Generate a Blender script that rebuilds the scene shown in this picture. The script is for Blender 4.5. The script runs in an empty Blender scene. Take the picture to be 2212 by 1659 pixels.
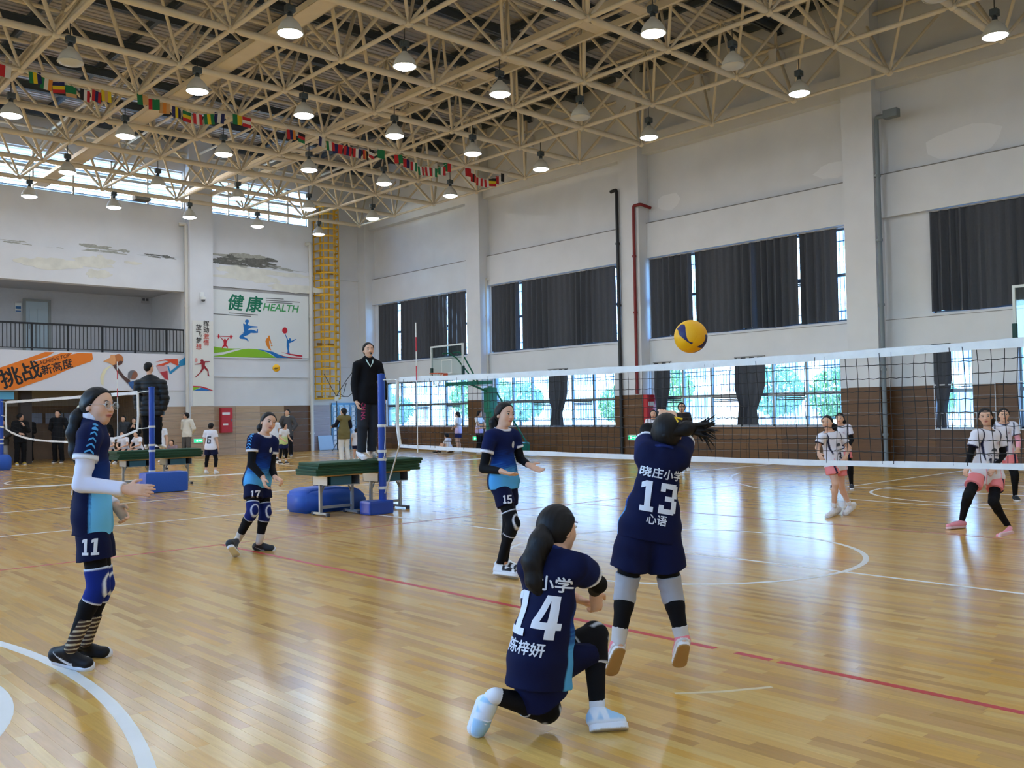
import bpy, bmesh, math, random
import numpy as np
from mathutils import Vector, Matrix
random.seed(7)
rng = np.random.default_rng(7)
scene = bpy.context.scene
col = scene.collection

# ------------------------------------------------------------------ camera
W_PX, H_PX, F_PX = 2212.0, 1659.0, 2009.43
YAW, PITCH, ROLL, CAM_H = math.radians(42.48), math.radians(1.702), math.radians(1.043), 1.473
def cam_axes():
    cy, sy, cp, sp = math.cos(YAW), math.sin(YAW), math.cos(PITCH), math.sin(PITCH)
    f = np.array([sy*cp, cy*cp, sp]); r = np.array([cy, -sy, 0.0]); d = np.cross(f, r)
    cr, sr = math.cos(ROLL), math.sin(ROLL)
    return np.array([cr*r + sr*d, -sr*r + cr*d, f])
CAM_R = cam_axes()
CAM_C = np.array([0.0, 0.0, CAM_H])
cam = bpy.data.cameras.new('camera')
cam.sensor_fit = 'HORIZONTAL'; cam.sensor_width = 36.0
cam.lens = F_PX / W_PX * 36.0
cam.clip_start = 0.05; cam.clip_end = 400
cam_o = bpy.data.objects.new('camera', cam); col.objects.link(cam_o)
cam_o.matrix_world = Matrix(((CAM_R[0][0], -CAM_R[1][0], -CAM_R[2][0], 0), (CAM_R[0][1], -CAM_R[1][1], -CAM_R[2][1], 0),
                             (CAM_R[0][2], -CAM_R[1][2], -CAM_R[2][2], CAM_H), (0, 0, 0, 1)))
scene.camera = cam_o

# ------------------------------------------------------------------ world, sun, exposure
world = bpy.data.worlds.new('world'); scene.world = world; world.use_nodes = True
wn = world.node_tree.nodes; wl = world.node_tree.links
bg = wn['Background']
sky = wn.new('ShaderNodeTexSky'); sky.sky_type = 'NISHITA'; sky.sun_disc = False
sky.sun_elevation = math.radians(34); sky.sun_rotation = math.radians(331); sky.air_density = 1.0; sky.dust_density = 2.0
wl.new(sky.outputs[0], bg.inputs[0]); bg.inputs[1].default_value = 2.2
sun = bpy.data.lights.new('sun', 'SUN'); sun.energy = 14.0; sun.angle = math.radians(0.6); sun.color = (1.0, 0.95, 0.88)
sun_o = bpy.data.objects.new('sun', sun); col.objects.link(sun_o); sun_o.location = (0, 60, 40)
sun_o.rotation_euler = Vector((0.42, -0.70, -0.60)).to_track_quat('-Z', 'Y').to_euler()
scene.view_settings.view_transform = 'Standard'; scene.view_settings.look = 'None'
scene.view_settings.exposure = 0.56; scene.view_settings.gamma = 1.0
scene.view_settings.use_curve_mapping = False
scene.cycles.max_bounces = 6; scene.cycles.diffuse_bounces = 4; scene.cycles.glossy_bounces = 2
scene.cycles.transparent_max_bounces = 16; scene.cycles.transmission_bounces = 6
scene.cycles.caustics_reflective = False; scene.cycles.caustics_refractive = False
scene.cycles.sample_clamp_indirect = 6.0; scene.cycles.adaptive_threshold = 0.03
LAMP_STRENGTH = 50.0
# ------------------------------------------------------------------ helpers
def ray(u, v):
    return CAM_R.T @ np.array([(u - W_PX/2)/F_PX, (v - H_PX/2)/F_PX, 1.0])
def gnd(u, v, z=0.0):
    w = ray(u, v); return CAM_C + w*((z - CAM_H)/w[2])
def on_x(u, v, x):
    w = ray(u, v); return CAM_C + w*(x/w[0])
def on_y(u, v, y):
    w = ray(u, v); return CAM_C + w*(y/w[1])
FWD = np.array([math.sin(YAW), math.cos(YAW), 0.0]); RGT = np.array([math.cos(YAW), -math.sin(YAW), 0.0])
UP = np.array([0.0, 0.0, 1.0])
def at(u, v, depth):
    w = ray(u, v); return CAM_C + w*(depth/(w @ FWD))
def proj(P):
    v = CAM_R @ (np.asarray(P, float) - CAM_C); return W_PX/2 + F_PX*v[0]/v[2], H_PX/2 + F_PX*v[1]/v[2], v[2]

def lin(c):
    if isinstance(c, str):
        c = c.lstrip('#'); c = [int(c[i:i+2], 16) for i in (0, 2, 4)]
    return tuple(((x/255.0)/12.92 if x <= 10.31 else ((x/255.0 + 0.055)/1.055)**2.4) for x in c[:3])

MATS = {}
def mat(name, c, rough=0.6, metal=0.0, noise=0.0, scale=8.0, bump=0.0, bscale=40.0, spec=0.5, coat=0.0, trans=0.0, emit=None, estr=0.0, alpha=1.0):
    if name in MATS: return MATS[name]
    m = bpy.data.materials.new(name); m.use_nodes = True
    nt = m.node_tree; b = nt.nodes['Principled BSDF']
    rgb = lin(c)
    b.inputs['Base Color'].default_value = (*rgb, 1); b.inputs['Roughness'].default_value = rough
    b.inputs['Metallic'].default_value = metal; b.inputs['Specular IOR Level'].default_value = spec
    b.inputs['Coat Weight'].default_value = coat; b.inputs['Transmission Weight'].default_value = trans
    b.inputs['Alpha'].default_value = alpha
    if emit is not None:
        b.inputs['Emission Color'].default_value = (*lin(emit), 1); b.inputs['Emission Strength'].default_value = estr
    if noise > 0 or bump > 0:
        tc = nt.nodes.new('ShaderNodeTexCoord')
    if noise > 0:
        n = nt.nodes.new('ShaderNodeTexNoise'); n.inputs['Scale'].default_value = scale; n.inputs['Detail'].default_value = 5
        r = nt.nodes.new('ShaderNodeMapRange'); r.inputs[1].default_value = 0.3; r.inputs[2].default_value = 0.7
        r.inputs[3].default_value = 1 - noise; r.inputs[4].default_value = 1 + noise
        mx = nt.nodes.new('ShaderNodeMix'); mx.data_type = 'RGBA'; mx.blend_type = 'MULTIPLY'; mx.inputs[0].default_value = 1.0
        mx.inputs[6].default_value = (*rgb, 1)
        nt.links.new(tc.outputs['Object'], n.inputs['Vector']); nt.links.new(n.outputs[0], r.inputs[0])
        nt.links.new(r.outputs[0], mx.inputs[7]); nt.links.new(mx.outputs[2], b.inputs['Base Color'])
    if bump > 0:
        n2 = nt.nodes.new('ShaderNodeTexNoise'); n2.inputs['Scale'].default_value = bscale; n2.inputs['Detail'].default_value = 4
        bp = nt.nodes.new('ShaderNodeBump'); bp.inputs['Strength'].default_value = bump; bp.inputs['Distance'].default_value = 0.02
        nt.links.new(tc.outputs['Object'], n2.inputs['Vector']); nt.links.new(n2.outputs[0], bp.inputs['Height'])
        nt.links.new(bp.outputs[0], b.inputs['Normal'])
    MATS[name] = m; return m

def col_mat(name, rough=0.8, spec=0.25, sheen=0.0, coat=0.0, bump=0.0, bscale=300.0, sss=0.0):
    """material whose dye pattern is stored in the mesh's colour attribute"""
    if name in MATS: return MATS[name]
    m = bpy.data.materials.new(name); m.use_nodes = True; nt = m.node_tree; b = nt.nodes['Principled BSDF']
    a = nt.nodes.new('ShaderNodeAttribute'); a.attribute_name = 'dye'
    nt.links.new(a.outputs['Color'], b.inputs['Base Color'])
    b.inputs['Roughness'].default_value = rough; b.inputs['Specular IOR Level'].default_value = spec
    b.inputs['Sheen Weight'].default_value = sheen; b.inputs['Coat Weight'].default_value = coat
    if sss: b.inputs['Subsurface Weight'].default_value = sss; b.inputs['Subsurface Scale'].default_value = 0.01
    if bump:
        tc = nt.nodes.new('ShaderNodeTexCoord'); n2 = nt.nodes.new('ShaderNodeTexNoise'); n2.inputs['Scale'].default_value = bscale
        bp = nt.nodes.new('ShaderNodeBump'); bp.inputs['Strength'].default_value = bump; bp.inputs['Distance'].default_value = 0.004
        nt.links.new(tc.outputs['Object'], n2.inputs['Vector']); nt.links.new(n2.outputs[0], bp.inputs['Height']); nt.links.new(bp.outputs[0], b.inputs['Normal'])
    MATS[name] = m; return m

def glass_mat(name, tint=(235, 245, 250), refl=0.08, rough=0.02):
    if name in MATS: return MATS[name]
    m = bpy.data.materials.new(name); m.use_nodes = True; nt = m.node_tree
    for n in list(nt.nodes):
        if n.type != 'OUTPUT_MATERIAL': nt.nodes.remove(n)
    out = [n for n in nt.nodes if n.type == 'OUTPUT_MATERIAL'][0]
    t = nt.nodes.new('ShaderNodeBsdfTransparent'); t.inputs[0].default_value = (*lin(tint), 1)
    g = nt.nodes.new('ShaderNodeBsdfGlossy'); g.inputs['Roughness'].default_value = rough
    mx = nt.nodes.new('ShaderNodeMixShader'); mx.inputs[0].default_value = refl
    nt.links.new(t.outputs[0], mx.inputs[1]); nt.links.new(g.outputs[0], mx.inputs[2]); nt.links.new(mx.outputs[0], out.inputs[0])
    MATS[name] = m; return m

def tag(o, label=None, cat=None, group=None, kind=None):
    if label: o['label'] = label
    if cat: o['category'] = cat
    if group: o['group'] = group
    if kind: o['kind'] = kind
    return o
def empty(name, loc=(0, 0, 0), label=None, cat=None, group=None, rz=0.0, kind=None):
    o = bpy.data.objects.new(name, None); o.empty_display_size = 0.1
    o.location = loc; o.rotation_euler = (0, 0, rz); col.objects.link(o)
    return tag(o, label, cat, group, kind)
def link(name, me, parent=None, loc=None, rot=None):
    o = bpy.data.objects.new(name, me); col.objects.link(o)
    if parent is not None: o.parent = parent
    if loc is not None: o.location = loc
    if rot is not None: o.rotation_euler = rot
    return o
def copy_tree(o, parent=None):
    c = o.copy(); col.objects.link(c); c.parent = parent
    for ch in list(o.children):
        if ch.parent == o and ch != c: copy_tree(ch, c)
    return c

def perp(d):
    d = d/np.linalg.norm(d)
    a = np.array([0, 0, 1.0]) if abs(d[2]) < 0.9 else np.array([1.0, 0, 0])
    u = np.cross(d, a); u /= np.linalg.norm(u); return u, np.cross(d, u)

class MB:
    """collects boxes, tubes and faces into one mesh"""
    def __init__(s): s.v = []; s.f = []; s.m = []; s.mi = 0; s.off = np.zeros(3)
    def add(s, V, F):
        n = len(s.v)
        s.v.extend([tuple(p) for p in V]); s.f.extend([tuple(i + n for i in q) for q in F]); s.m.extend([s.mi]*len(F)); return s
    def box(s, lo, hi):
        x0, y0, z0 = lo; x1, y1, z1 = hi
        V = [(x0, y0, z0), (x1, y0, z0), (x1, y1, z0), (x0, y1, z0), (x0, y0, z1), (x1, y0, z1), (x1, y1, z1), (x0, y1, z1)]
        return s.add(V, [(0, 3, 2, 1), (4, 5, 6, 7), (0, 1, 5, 4), (1, 2, 6, 5), (2, 3, 7, 6), (3, 0, 4, 7)])
    def bbox(s, lo, hi, b):
        """box with all edges bevelled by b"""
        bm = bmesh.new(); bmesh.ops.create_cube(bm, size=1)
        c = (np.array(lo) + np.array(hi))/2; d = np.array(hi) - np.array(lo)
        for v in bm.verts: v.co = Vector(c + np.array(v.co)*d)
        bmesh.ops.bevel(bm, geom=list(bm.edges), offset=b, segments=2, affect='EDGES', profile=0.7)
        bm.verts.index_update()
        s.add([tuple(v.co) for v in bm.verts], [[v.index for v in f.verts] for f in bm.faces]); bm.free(); return s
    def obox(s, c, ax, ay, az):
        c, ax, ay, az = (np.array(q, float) for q in (c, ax, ay, az))
        V = [c + sx*ax + sy*ay + sz*az for sz in (-1, 1) for sx, sy in ((-1, -1), (1, -1), (1, 1), (-1, 1))]
        return s.add(V, [(0, 3, 2, 1), (4, 5, 6, 7), (0, 1, 5, 4), (1, 2, 6, 5), (2, 3, 7, 6), (3, 0, 4, 7)])
    def tube(s, pts, r, n=8, cap=True):
        P = [np.array(p, float) for p in pts]; N = len(P)
        R = r if hasattr(r, '__len__') else [r]*N
        V = []; F = []; u = None
        for i, p in enumerate(P):
            d = (P[min(i+1, N-1)] - P[max(i-1, 0)]); d = d/(np.linalg.norm(d) + 1e-12)
            if u is None: u, w = perp(d)
            else:
                u = u - d*(u @ d); u /= np.linalg.norm(u) + 1e-12; w = np.cross(d, u)
            for k in range(n):
                a = 2*math.pi*k/n; V.append(p + R[i]*(math.cos(a)*u + math.sin(a)*w))
        for i in range(N-1):
            for k in range(n):
                k2 = (k+1) % n; F.append((i*n+k, i*n+k2, (i+1)*n+k2, (i+1)*n+k))
        if cap: F.append(tuple(range(n))[::-1]); F.append(tuple((N-1)*n + k for k in range(n)))
        return s.add(V, F)
    def lathe(s, prof, n=24, c=(0, 0, 0)):
        V = []; F = []; L = len(prof)
        for (r, z) in prof:
            for k in range(n):
                a = 2*math.pi*k/n; V.append((c[0] + r*math.cos(a), c[1] + r*math.sin(a), c[2] + z))
        for i in range(L-1):
            for k in range(n):
                k2 = (k+1) % n; F.append((i*n+k, i*n+k2, (i+1)*n+k2, (i+1)*n+k))
        return s.add(V, F)
    def quad(s, a, b, c, d): return s.add([a, b, c, d], [(0, 1, 2, 3)])
    def prism(s, poly, o, ex, ey, en, t):
        """polygon in plane (o, ex, ey) with thickness t along en"""
        o, ex, ey, en = (np.array(q, float) for q in (o, ex, ey, en)); n = len(poly)
        V = [o + x*ex + y*ey for x, y in poly] + [o + x*ex + y*ey + t*en for x, y in poly]
        F = [tuple(range(n))[::-1], tuple(range(n, 2*n))] + [(i, (i+1) % n, n + (i+1) % n, n + i) for i in range(n)]
        return s.add(V, F)
    def mesh(s, name, mats, smooth=False):
        me = bpy.data.meshes.new(name); me.from_pydata(s.v, [], s.f)
        mats = mats if isinstance(mats, (list, tuple)) else [mats]
        for m in mats: me.materials.append(m)
        if len(mats) > 1: me.polygons.foreach_set('material_index', s.m)
        if smooth: me.polygons.foreach_set('use_smooth', [True]*len(me.polygons))
        me.update(); return me
    def build(s, name, mats, parent=None, smooth=False, loc=None, rot=None):
        o = link(name, s.mesh(name, mats, smooth), parent, loc, rot)
        if smooth:
            bm = bmesh.new(); bm.from_mesh(o.data)
            for e in bm.edges:
                if len(e.link_faces) == 2 and e.calc_face_angle(0) > 0.7: e.smooth = False
            bm.to_mesh(o.data); bm.free()
        return o

def holes_wall(axis, a0, a1, z0, z1, p0, p1, holes):
    """wall slab between planes p0..p1 of 'axis', spanning a0..a1 and z0..z1, with rectangular openings"""
    A = sorted({a0, a1, *[h[0] for h in holes], *[h[1] for h in holes]}); A = [a for a in A if a0 <= a <= a1]
    m = MB()
    for i in range(len(A)-1):
        b0, b1 = A[i], A[i+1]; mid = (b0+b1)/2
        zs = sorted([(h[2], h[3]) for h in holes if h[0] <= mid <= h[1]]); z = z0
        for (h0, h1) in zs + [(z1, z1)]:
            if h0 > z + 1e-6:
                if axis == 'x': m.box((p0, b0, z), (p1, b1, h0))
                else: m.box((b0, p0, z), (b1, p1, h0))
            z = max(z, h1)
    return m

def text_geo(body, size=1.0, bold=0.0, shear=0.0, space=1.0, extrude=0.0):
    cu = bpy.data.curves.new('lettering', 'FONT'); cu.body = body; cu.size = size; cu.shear = shear
    cu.align_x = 'CENTER'; cu.align_y = 'CENTER'; cu.space_character = space; cu.resolution_u = 3; cu.extrude = extrude
    o = bpy.data.objects.new('lettering', cu); col.objects.link(o)
    dg = bpy.context.evaluated_depsgraph_get(); me = bpy.data.meshes.new_from_object(o.evaluated_get(dg))
    bpy.data.objects.remove(o); bpy.data.curves.remove(cu)
    if bold > 0:                                   # heavier strokes: the same letters struck again a hair apart
        bm = bmesh.new(); bm.from_mesh(me); src = list(bm.verts) + list(bm.edges) + list(bm.faces)
        for k, (dx, dy) in enumerate(((bold, 0), (-bold, 0), (0, bold), (0, -bold))):
            r = bmesh.ops.duplicate(bm, geom=src); bmesh.ops.translate(bm, verts=[v for v in r['geom'] if isinstance(v, bmesh.types.BMVert)], vec=(dx, dy, .0005*(k + 1)))
        bm.to_mesh(me); bm.free()
    return me
def text_on(body, name, parent, size, o, ex, ey, m, bold=0.0, shear=0.0, space=1.0, thick=0.003, sx=1.0):
    """flat lettering standing on a plane through o spanned by ex, ey"""
    me = text_geo(body, size, bold, shear, space, thick/2)
    ex, ey, o = np.array(ex, float), np.array(ey, float), np.array(o, float); en = np.cross(ex, ey)
    n = len(me.vertices); V = np.empty(n*3); me.vertices.foreach_get('co', V); V = V.reshape(-1, 3)
    V = o + V[:, :1]*sx*ex + V[:, 1:2]*ey + V[:, 2:3]*en
    me.vertices.foreach_set('co', V.ravel()); me.materials.clear(); me.materials.append(m); me.update()
    return link(name, me, parent)
# ------------------------------------------------------------------ floor
XL, XR, YN, YB, YC, ZR = -7.4, 22.9, -3.6, 34.0, 34.3, 12.3
CX, CY, CY2 = 7.75, 5.96, 23.9
def wood_mat(name, c, var=0.10):
    m = bpy.data.materials.new(name); m.use_nodes = True; nt = m.node_tree; b = nt.nodes['Principled BSDF']
    g = nt.nodes.new('ShaderNodeNewGeometry'); mp = nt.nodes.new('ShaderNodeMapping'); mp.inputs['Scale'].default_value = (55, 3.2, 1)
    n = nt.nodes.new('ShaderNodeTexNoise'); n.inputs['Scale'].default_value = 1.0; n.inputs['Detail'].default_value = 6; n.inputs['Roughness'].default_value = 0.6
    r = nt.nodes.new('ShaderNodeMapRange'); r.inputs[1].default_value = 0.3; r.inputs[2].default_value = 0.7; r.inputs[3].default_value = 1-var; r.inputs[4].default_value = 1+var
    mx = nt.nodes.new('ShaderNodeMix'); mx.data_type = 'RGBA'; mx.blend_type = 'MULTIPLY'; mx.inputs[0].default_value = 1.0; mx.inputs[6].default_value = (*lin(c), 1)
    nt.links.new(g.outputs['Position'], mp.inputs[0]); nt.links.new(mp.outputs[0], n.inputs['Vector']); nt.links.new(n.outputs[0], r.inputs[0])
    nt.links.new(r.outputs[0], mx.inputs[7]); nt.links.new(mx.outputs[2], b.inputs['Base Color'])
    n2 = nt.nodes.new('ShaderNodeTexNoise'); n2.inputs['Scale'].default_value = 0.9; n2.inputs['Detail'].default_value = 3
    r2 = nt.nodes.new('ShaderNodeMapRange'); r2.inputs[3].default_value = 0.13; r2.inputs[4].default_value = 0.24
    nt.links.new(g.outputs['Position'], n2.inputs['Vector']); nt.links.new(n2.outputs[0], r2.inputs[0]); nt.links.new(r2.outputs[0], b.inputs['Roughness'])
    b.inputs['Specular IOR Level'].default_value = 0.34
    return m
TINTS = [wood_mat('floor_wood_%s' % n, c) for n, c in (('pale', (214, 173, 96)), ('honey', (209, 163, 84)), ('tan', (197, 153, 82)), ('rose', (195, 149, 86)), ('gold', (209, 159, 74)), ('brown', (184, 138, 71)))]
PW, PL, GAP = 0.062, 0.69, 0.0004
rows = np.arange(XL, XR + 0.6, PW)
PX, PY, PT = [], [], []
for i, x in enumerate(rows):
    ys = np.arange(YN - PL*((i*0.37 + 0.13*((i*7) % 5)) % 1.0), YB + 4.2, PL)
    PX.append(np.full(len(ys), x)); PY.append(ys); PT.append(rng.choice(6, len(ys), p=[.22, .24, .19, .13, .13, .09]))
PX, PY, PT = np.concatenate(PX), np.concatenate(PY), np.concatenate(PT)
mid = np.stack([PX + PW/2, PY + PL/2, np.zeros(len(PX))], 1)
vv = (mid - CAM_C) @ CAM_R.T
uu = W_PX/2 + F_PX*vv[:, 0]/np.maximum(vv[:, 2], .01); wv = H_PX/2 + F_PX*vv[:, 1]/np.maximum(vv[:, 2], .01)
seen = (vv[:, 2] > 0.5) & (uu > 0) & (uu < W_PX) & (wv < H_PX - 8) & (wv > 0)
score = np.where(seen, 1.0/np.maximum(vv[:, 2], .1)**3, 0)
near = np.argsort(-score)[:300]
floor = MB().box((XL - .3, YN - .3, -0.2), (XR + .3, YB + 4.2, -0.006)).build('floor', mat('floor_base', (170, 130, 80), 0.7)); tag(floor, kind='structure')
pm = MB(); b = .0004
pm.add([(0, 0, -.006), (PW-GAP, 0, -.006), (PW-GAP, PL-GAP, -.006), (0, PL-GAP, -.006), (0, 0, -b), (PW-GAP, 0, -b), (PW-GAP, PL-GAP, -b), (0, PL-GAP, -b),
        (b, b, 0), (PW-GAP-b, b, 0), (PW-GAP-b, PL-GAP-b, 0), (b, PL-GAP-b, 0)],
       [(0, 1, 5, 4), (1, 2, 6, 5), (2, 3, 7, 6), (3, 0, 4, 7), (4, 5, 9, 8), (5, 6, 10, 9), (6, 7, 11, 10), (7, 4, 8, 11), (8, 9, 10, 11)])
plank_me = pm.mesh('floor_plank', TINTS[0])
for k in near:
    o = link('floor_plank', plank_me, floor, (PX[k], PY[k], 0)); o.material_slots[0].link = 'OBJECT'; o.material_slots[0].material = TINTS[PT[k]]
rest = np.setdiff1d(np.arange(len(PX)), near); n = len(rest)
V = np.zeros((n, 4, 3)); V[:, :, 0] = PX[rest][:, None] + np.array([0, PW-GAP, PW-GAP, 0]); V[:, :, 1] = PY[rest][:, None] + np.array([0, 0, PL-GAP, PL-GAP])
me = bpy.data.meshes.new('floor_planks'); me.vertices.add(n*4); me.vertices.foreach_set('co', V.ravel())
me.loops.add(n*4); me.loops.foreach_set('vertex_index', np.arange(n*4)); me.polygons.add(n)
me.polygons.foreach_set('loop_start', np.arange(n)*4); me.polygons.foreach_set('loop_total', np.full(n, 4))
for t in TINTS: me.materials.append(t)
me.polygons.foreach_set('material_index', PT[rest]); me.update(); me.validate()
tag(link('floor_planks', me, floor), kind='stuff')

m_line = mat('line_white', (226, 224, 214), 0.38, noise=.05, scale=3); m_red = mat('line_red', (188, 34, 28), 0.4, noise=.08, scale=5); m_fade = mat('line_faded', (214, 190, 140), .4)
m_redf = mat('line_red_worn', (176, 96, 62), .4)
def strip(name, pts, w, m, z=.0007):
    """painted band of width w along a ground path"""
    P = [np.array([*p, 0.0]) for p in pts]; mb = MB(); V = []
    for i, p in enumerate(P):
        d = P[min(i+1, len(P)-1)] - P[max(i-1, 0)]; d /= np.linalg.norm(d); nn = np.array([-d[1], d[0], 0])*w/2
        V += [p - nn, p + nn, p - nn + (0, 0, z), p + nn + (0, 0, z)]
    F = []
    for i in range(len(P)-1):
        a, c = 4*i, 4*i+4; F += [(a+2, c+2, c+3, a+3), (a, c, c+2, a+2), (a+1, a+3, c+3, c+1)]
    F += [(0, 2, 3, 1), (4*len(P)-4, 4*len(P)-3, 4*len(P)-1, 4*len(P)-2)]
    mb.add(V, F); return mb.build(name, m, floor)
def arc(cx, cy, r, a0, a1, n=64): return [(cx + r*math.cos(math.radians(a0 + (a1-a0)*i/n)), cy + r*math.sin(math.radians(a0 + (a1-a0)*i/n))) for i in range(n+1)]
strip('court_line', [(CX, -1.5), (CX, 13.2)], .05, m_line)
strip('centre_circle', arc(CX, CY, 1.8, 0, 360, 90), .055, m_line, .0009)
strip('court_line', [(-6.2, 13.2), (21.7, 13.2)], .05, m_line)
strip('three_point_arc', arc(-4.70, 5.75, 6.47, -70, 70), .07, m_line); strip('free_throw_circle', arc(-.42, 5.75, 1.79, -90, 90, 40), .07, m_line)
strip('three_point_arc', arc(20.2, CY, 6.5, 110, 250), .05, m_line); strip('free_throw_circle', arc(15.92, CY, 1.8, 0, 360, 60), .05, m_line, .0009)
for s in (-1, 1): strip('key_line', [(15.92, CY + s*2.45), (21.7, CY + s*2.45)], .05, m_line)
strip('key_line', [(15.92, CY-2.45), (15.92, CY+2.45)], .05, m_line); strip('court_line', [(21.7, -1.5), (21.7, 13.2)], .05, m_line)
for y0, y1 in ((3.42, 10.24), (3.03, 3.27), (-1, 2.98)): strip('attack_line', [(4.78, y0), (4.78, y1)], .05, m_red)
strip('attack_line', [(10.75, 1.4), (10.75, 10.24)], .045, m_redf)
strip('side_line', [(-3, 10.24), (4.78, 10.24)], .045, m_red); strip('side_line', [(4.78, 10.24), (16.7, 10.24)], .045, m_redf)
strip('worn_line', [gnd(1458, 1498)[:2], gnd(1560, 1494)[:2], gnd(1668, 1484)[:2]], .03, m_fade)
strip('divider_band', [(XL, 22.45), (XR, 22.45)], .40, m_line)
strip('court_line', [(-6.2, 16.6), (21.7, 16.6)], .05, m_line); strip('centre_circle', arc(CX, CY2, 1.8, 0, 360, 60), .05, m_line, .0009)
strip('court_line', [(CX, 16.4), (CX, 31.4)], .05, m_line); strip('court_line', [(-6.2, 31.4), (21.7, 31.4)], .05, m_line)
strip('three_point_arc', arc(20.2, CY2, 6.5, 110, 250), .05, m_line); strip('free_throw_circle', arc(15.92, CY2, 1.8, 0, 360, 60), .05, m_line, .0009)
strip('three_point_arc', arc(-4.7, CY2, 6.5, -70, 70), .05, m_line)

# ------------------------------------------------------------------ walls
m_wall = mat('white_plaster', (220, 222, 225), 0.85, noise=.035, scale=1.3, bump=.05, bscale=60)
m_trimw = mat('white_paint', (222, 222, 220), 0.6, noise=.02, scale=3)
m_dark = mat('dark_soffit', (92, 88, 84), .8, noise=.06)
COLS = [(10.9, 11.72), (18.5, 19.3), (26.14, 26.92)]
UP_W = [(26.95, 33.42), (19.34, 26.05), (11.76, 18.45), (3.9, 9.73)]
LO_W = [(27.0, 33.0), (20.06, 26.05), (12.2, 18.42), (8.86, 9.73), (5.6, 7.85)]
holes = [(a, b, 3.69, 6.15) for a, b in UP_W] + [(a, b, .93 if i < 3 else .86, 2.79) for i, (a, b) in enumerate(LO_W)]
wr = holes_wall('x', YN, YC, 0, ZR, XR, XR + .3, holes).build('wall_right', m_wall); tag(wr, kind='structure')
for a, b in COLS: MB().box((22.4, a, 0), (XR, b, ZR)).build('column', m_wall, wr)
MB().box((22.4, 3.3, 0), (XR, 4.1, ZR)).build('column', m_wall, wr); MB().box((22.4, 33.74, 0), (XR, YC, ZR)).build('column', m_wall, wr)
ends = [4.1, 10.9, 11.72, 18.5, 19.3, 26.14, 26.92, 33.74]
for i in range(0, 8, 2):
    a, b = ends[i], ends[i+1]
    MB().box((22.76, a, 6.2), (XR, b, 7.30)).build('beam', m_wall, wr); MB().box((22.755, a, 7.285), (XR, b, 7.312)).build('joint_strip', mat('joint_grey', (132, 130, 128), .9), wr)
    MB().box((22.803, a, 3.60), (XR, b, 3.612)).build('joint_strip', mat('joint_grey', (132, 130, 128)), wr)
    MB().box((22.81, a, 2.80), (XR, b, 3.67)).build('spandrel_beam', m_wall, wr)
    MB().box((22.62, a, 9.45), (XR, b, 10.05)).build('ring_beam', m_wall, wr)
BH = [(1.5, 14.5, 9.31, 10.75), (15.5, 19.8, 9.31, 10.75), (XL + .4, 14.5, 3.83, 6.19), (XL + .4, 13.3, 0, 2.47)]
wb = holes_wall('y', XL, 19.96, 0, ZR, YB, YB + .3, BH).build('wall_back', m_wall); tag(wb, kind='structure')
MB().box((14.55, 33.6, 0), (15.46, YB, ZR)).build('column', m_wall, wb)
MB().box((5.9, 33.75, 7.4), (6.7, YB, ZR)).build('column', m_wall, wb)
MB().box((XL, 33.9, 6.19), (14.55, YB, 7.37)).build('beam', m_wall, wb); MB().box((15.46, 33.9, 6.5), (19.9, YB, 7.37)).build('beam', m_wall, wb)
MB().box((15.5, 33.93, 3.02), (19.7, YB, 3.07)).build('ledge', m_wall, wb); MB().box((15.5, 33.95, 3.75), (19.7, YB, 3.79)).build('ledge', m_wall, wb)
wc = MB().box((19.96, YC, 0), (XR + .3, YC + .3, ZR)).build('wall_corner', m_wall); tag(wc, kind='structure')
MB().box((19.96, YC-.08, 7.25), (22.4, YC, 7.32)).build('ledge', m_wall, wc); MB().box((19.96, YC-.05, 3.5), (22.4, YC, 3.54)).build('ledge', m_wall, wc)
wn_ = holes_wall('y', XL, XR + .3, 0, ZR, YN - .3, YN, []).build('wall_near', m_wall); tag(wn_, kind='structure')
wl_ = holes_wall('x', YN, YB + .3, 0, ZR, XL - .3, XL, [(YN + 2 + 7.6*i, YN + 8 + 7.6*i, 3.7, 6.15) for i in range(4)]).build('wall_left', m_wall); tag(wl_, kind='structure')
# gallery and the dim passage under it
g_floor = MB().box((XL, YB + .3, 3.55), (14.55, 37.8, 3.83)).build('floor_gallery', m_wall); tag(g_floor, kind='structure')
g_ceil = MB().box((XL, YB + .3, 6.3), (14.8, 37.5, 6.5)).build('ceiling_gallery', mat('grey_paint', (178, 176, 174), .8)); tag(g_ceil, kind='structure')
m_cool = mat('cool_plaster', (206, 207, 212), .85, noise=.03)
g_wall = holes_wall('y', XL, 14.8, 3.83, 6.3, 37.2, 37.4, []).build('wall_gallery', m_cool); tag(g_wall, kind='structure')
MB().box((14.5, 34.3, 3.83), (14.8, 37.2, 6.3)).build('end_wall', m_cool, g_wall)
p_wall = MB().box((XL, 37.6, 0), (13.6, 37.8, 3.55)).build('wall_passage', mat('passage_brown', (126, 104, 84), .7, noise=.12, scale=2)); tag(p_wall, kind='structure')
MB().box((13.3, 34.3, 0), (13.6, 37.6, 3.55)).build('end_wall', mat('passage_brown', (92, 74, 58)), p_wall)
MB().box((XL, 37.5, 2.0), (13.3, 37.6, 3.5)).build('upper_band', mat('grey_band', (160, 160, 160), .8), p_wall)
for x in (1.8, 5.6, 9.0): MB().box((x, 34.5, 0), (x + .35, 34.85, 3.55)).build('dark_post', mat('post_dark', (58, 50, 46), .6), p_wall)

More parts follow.
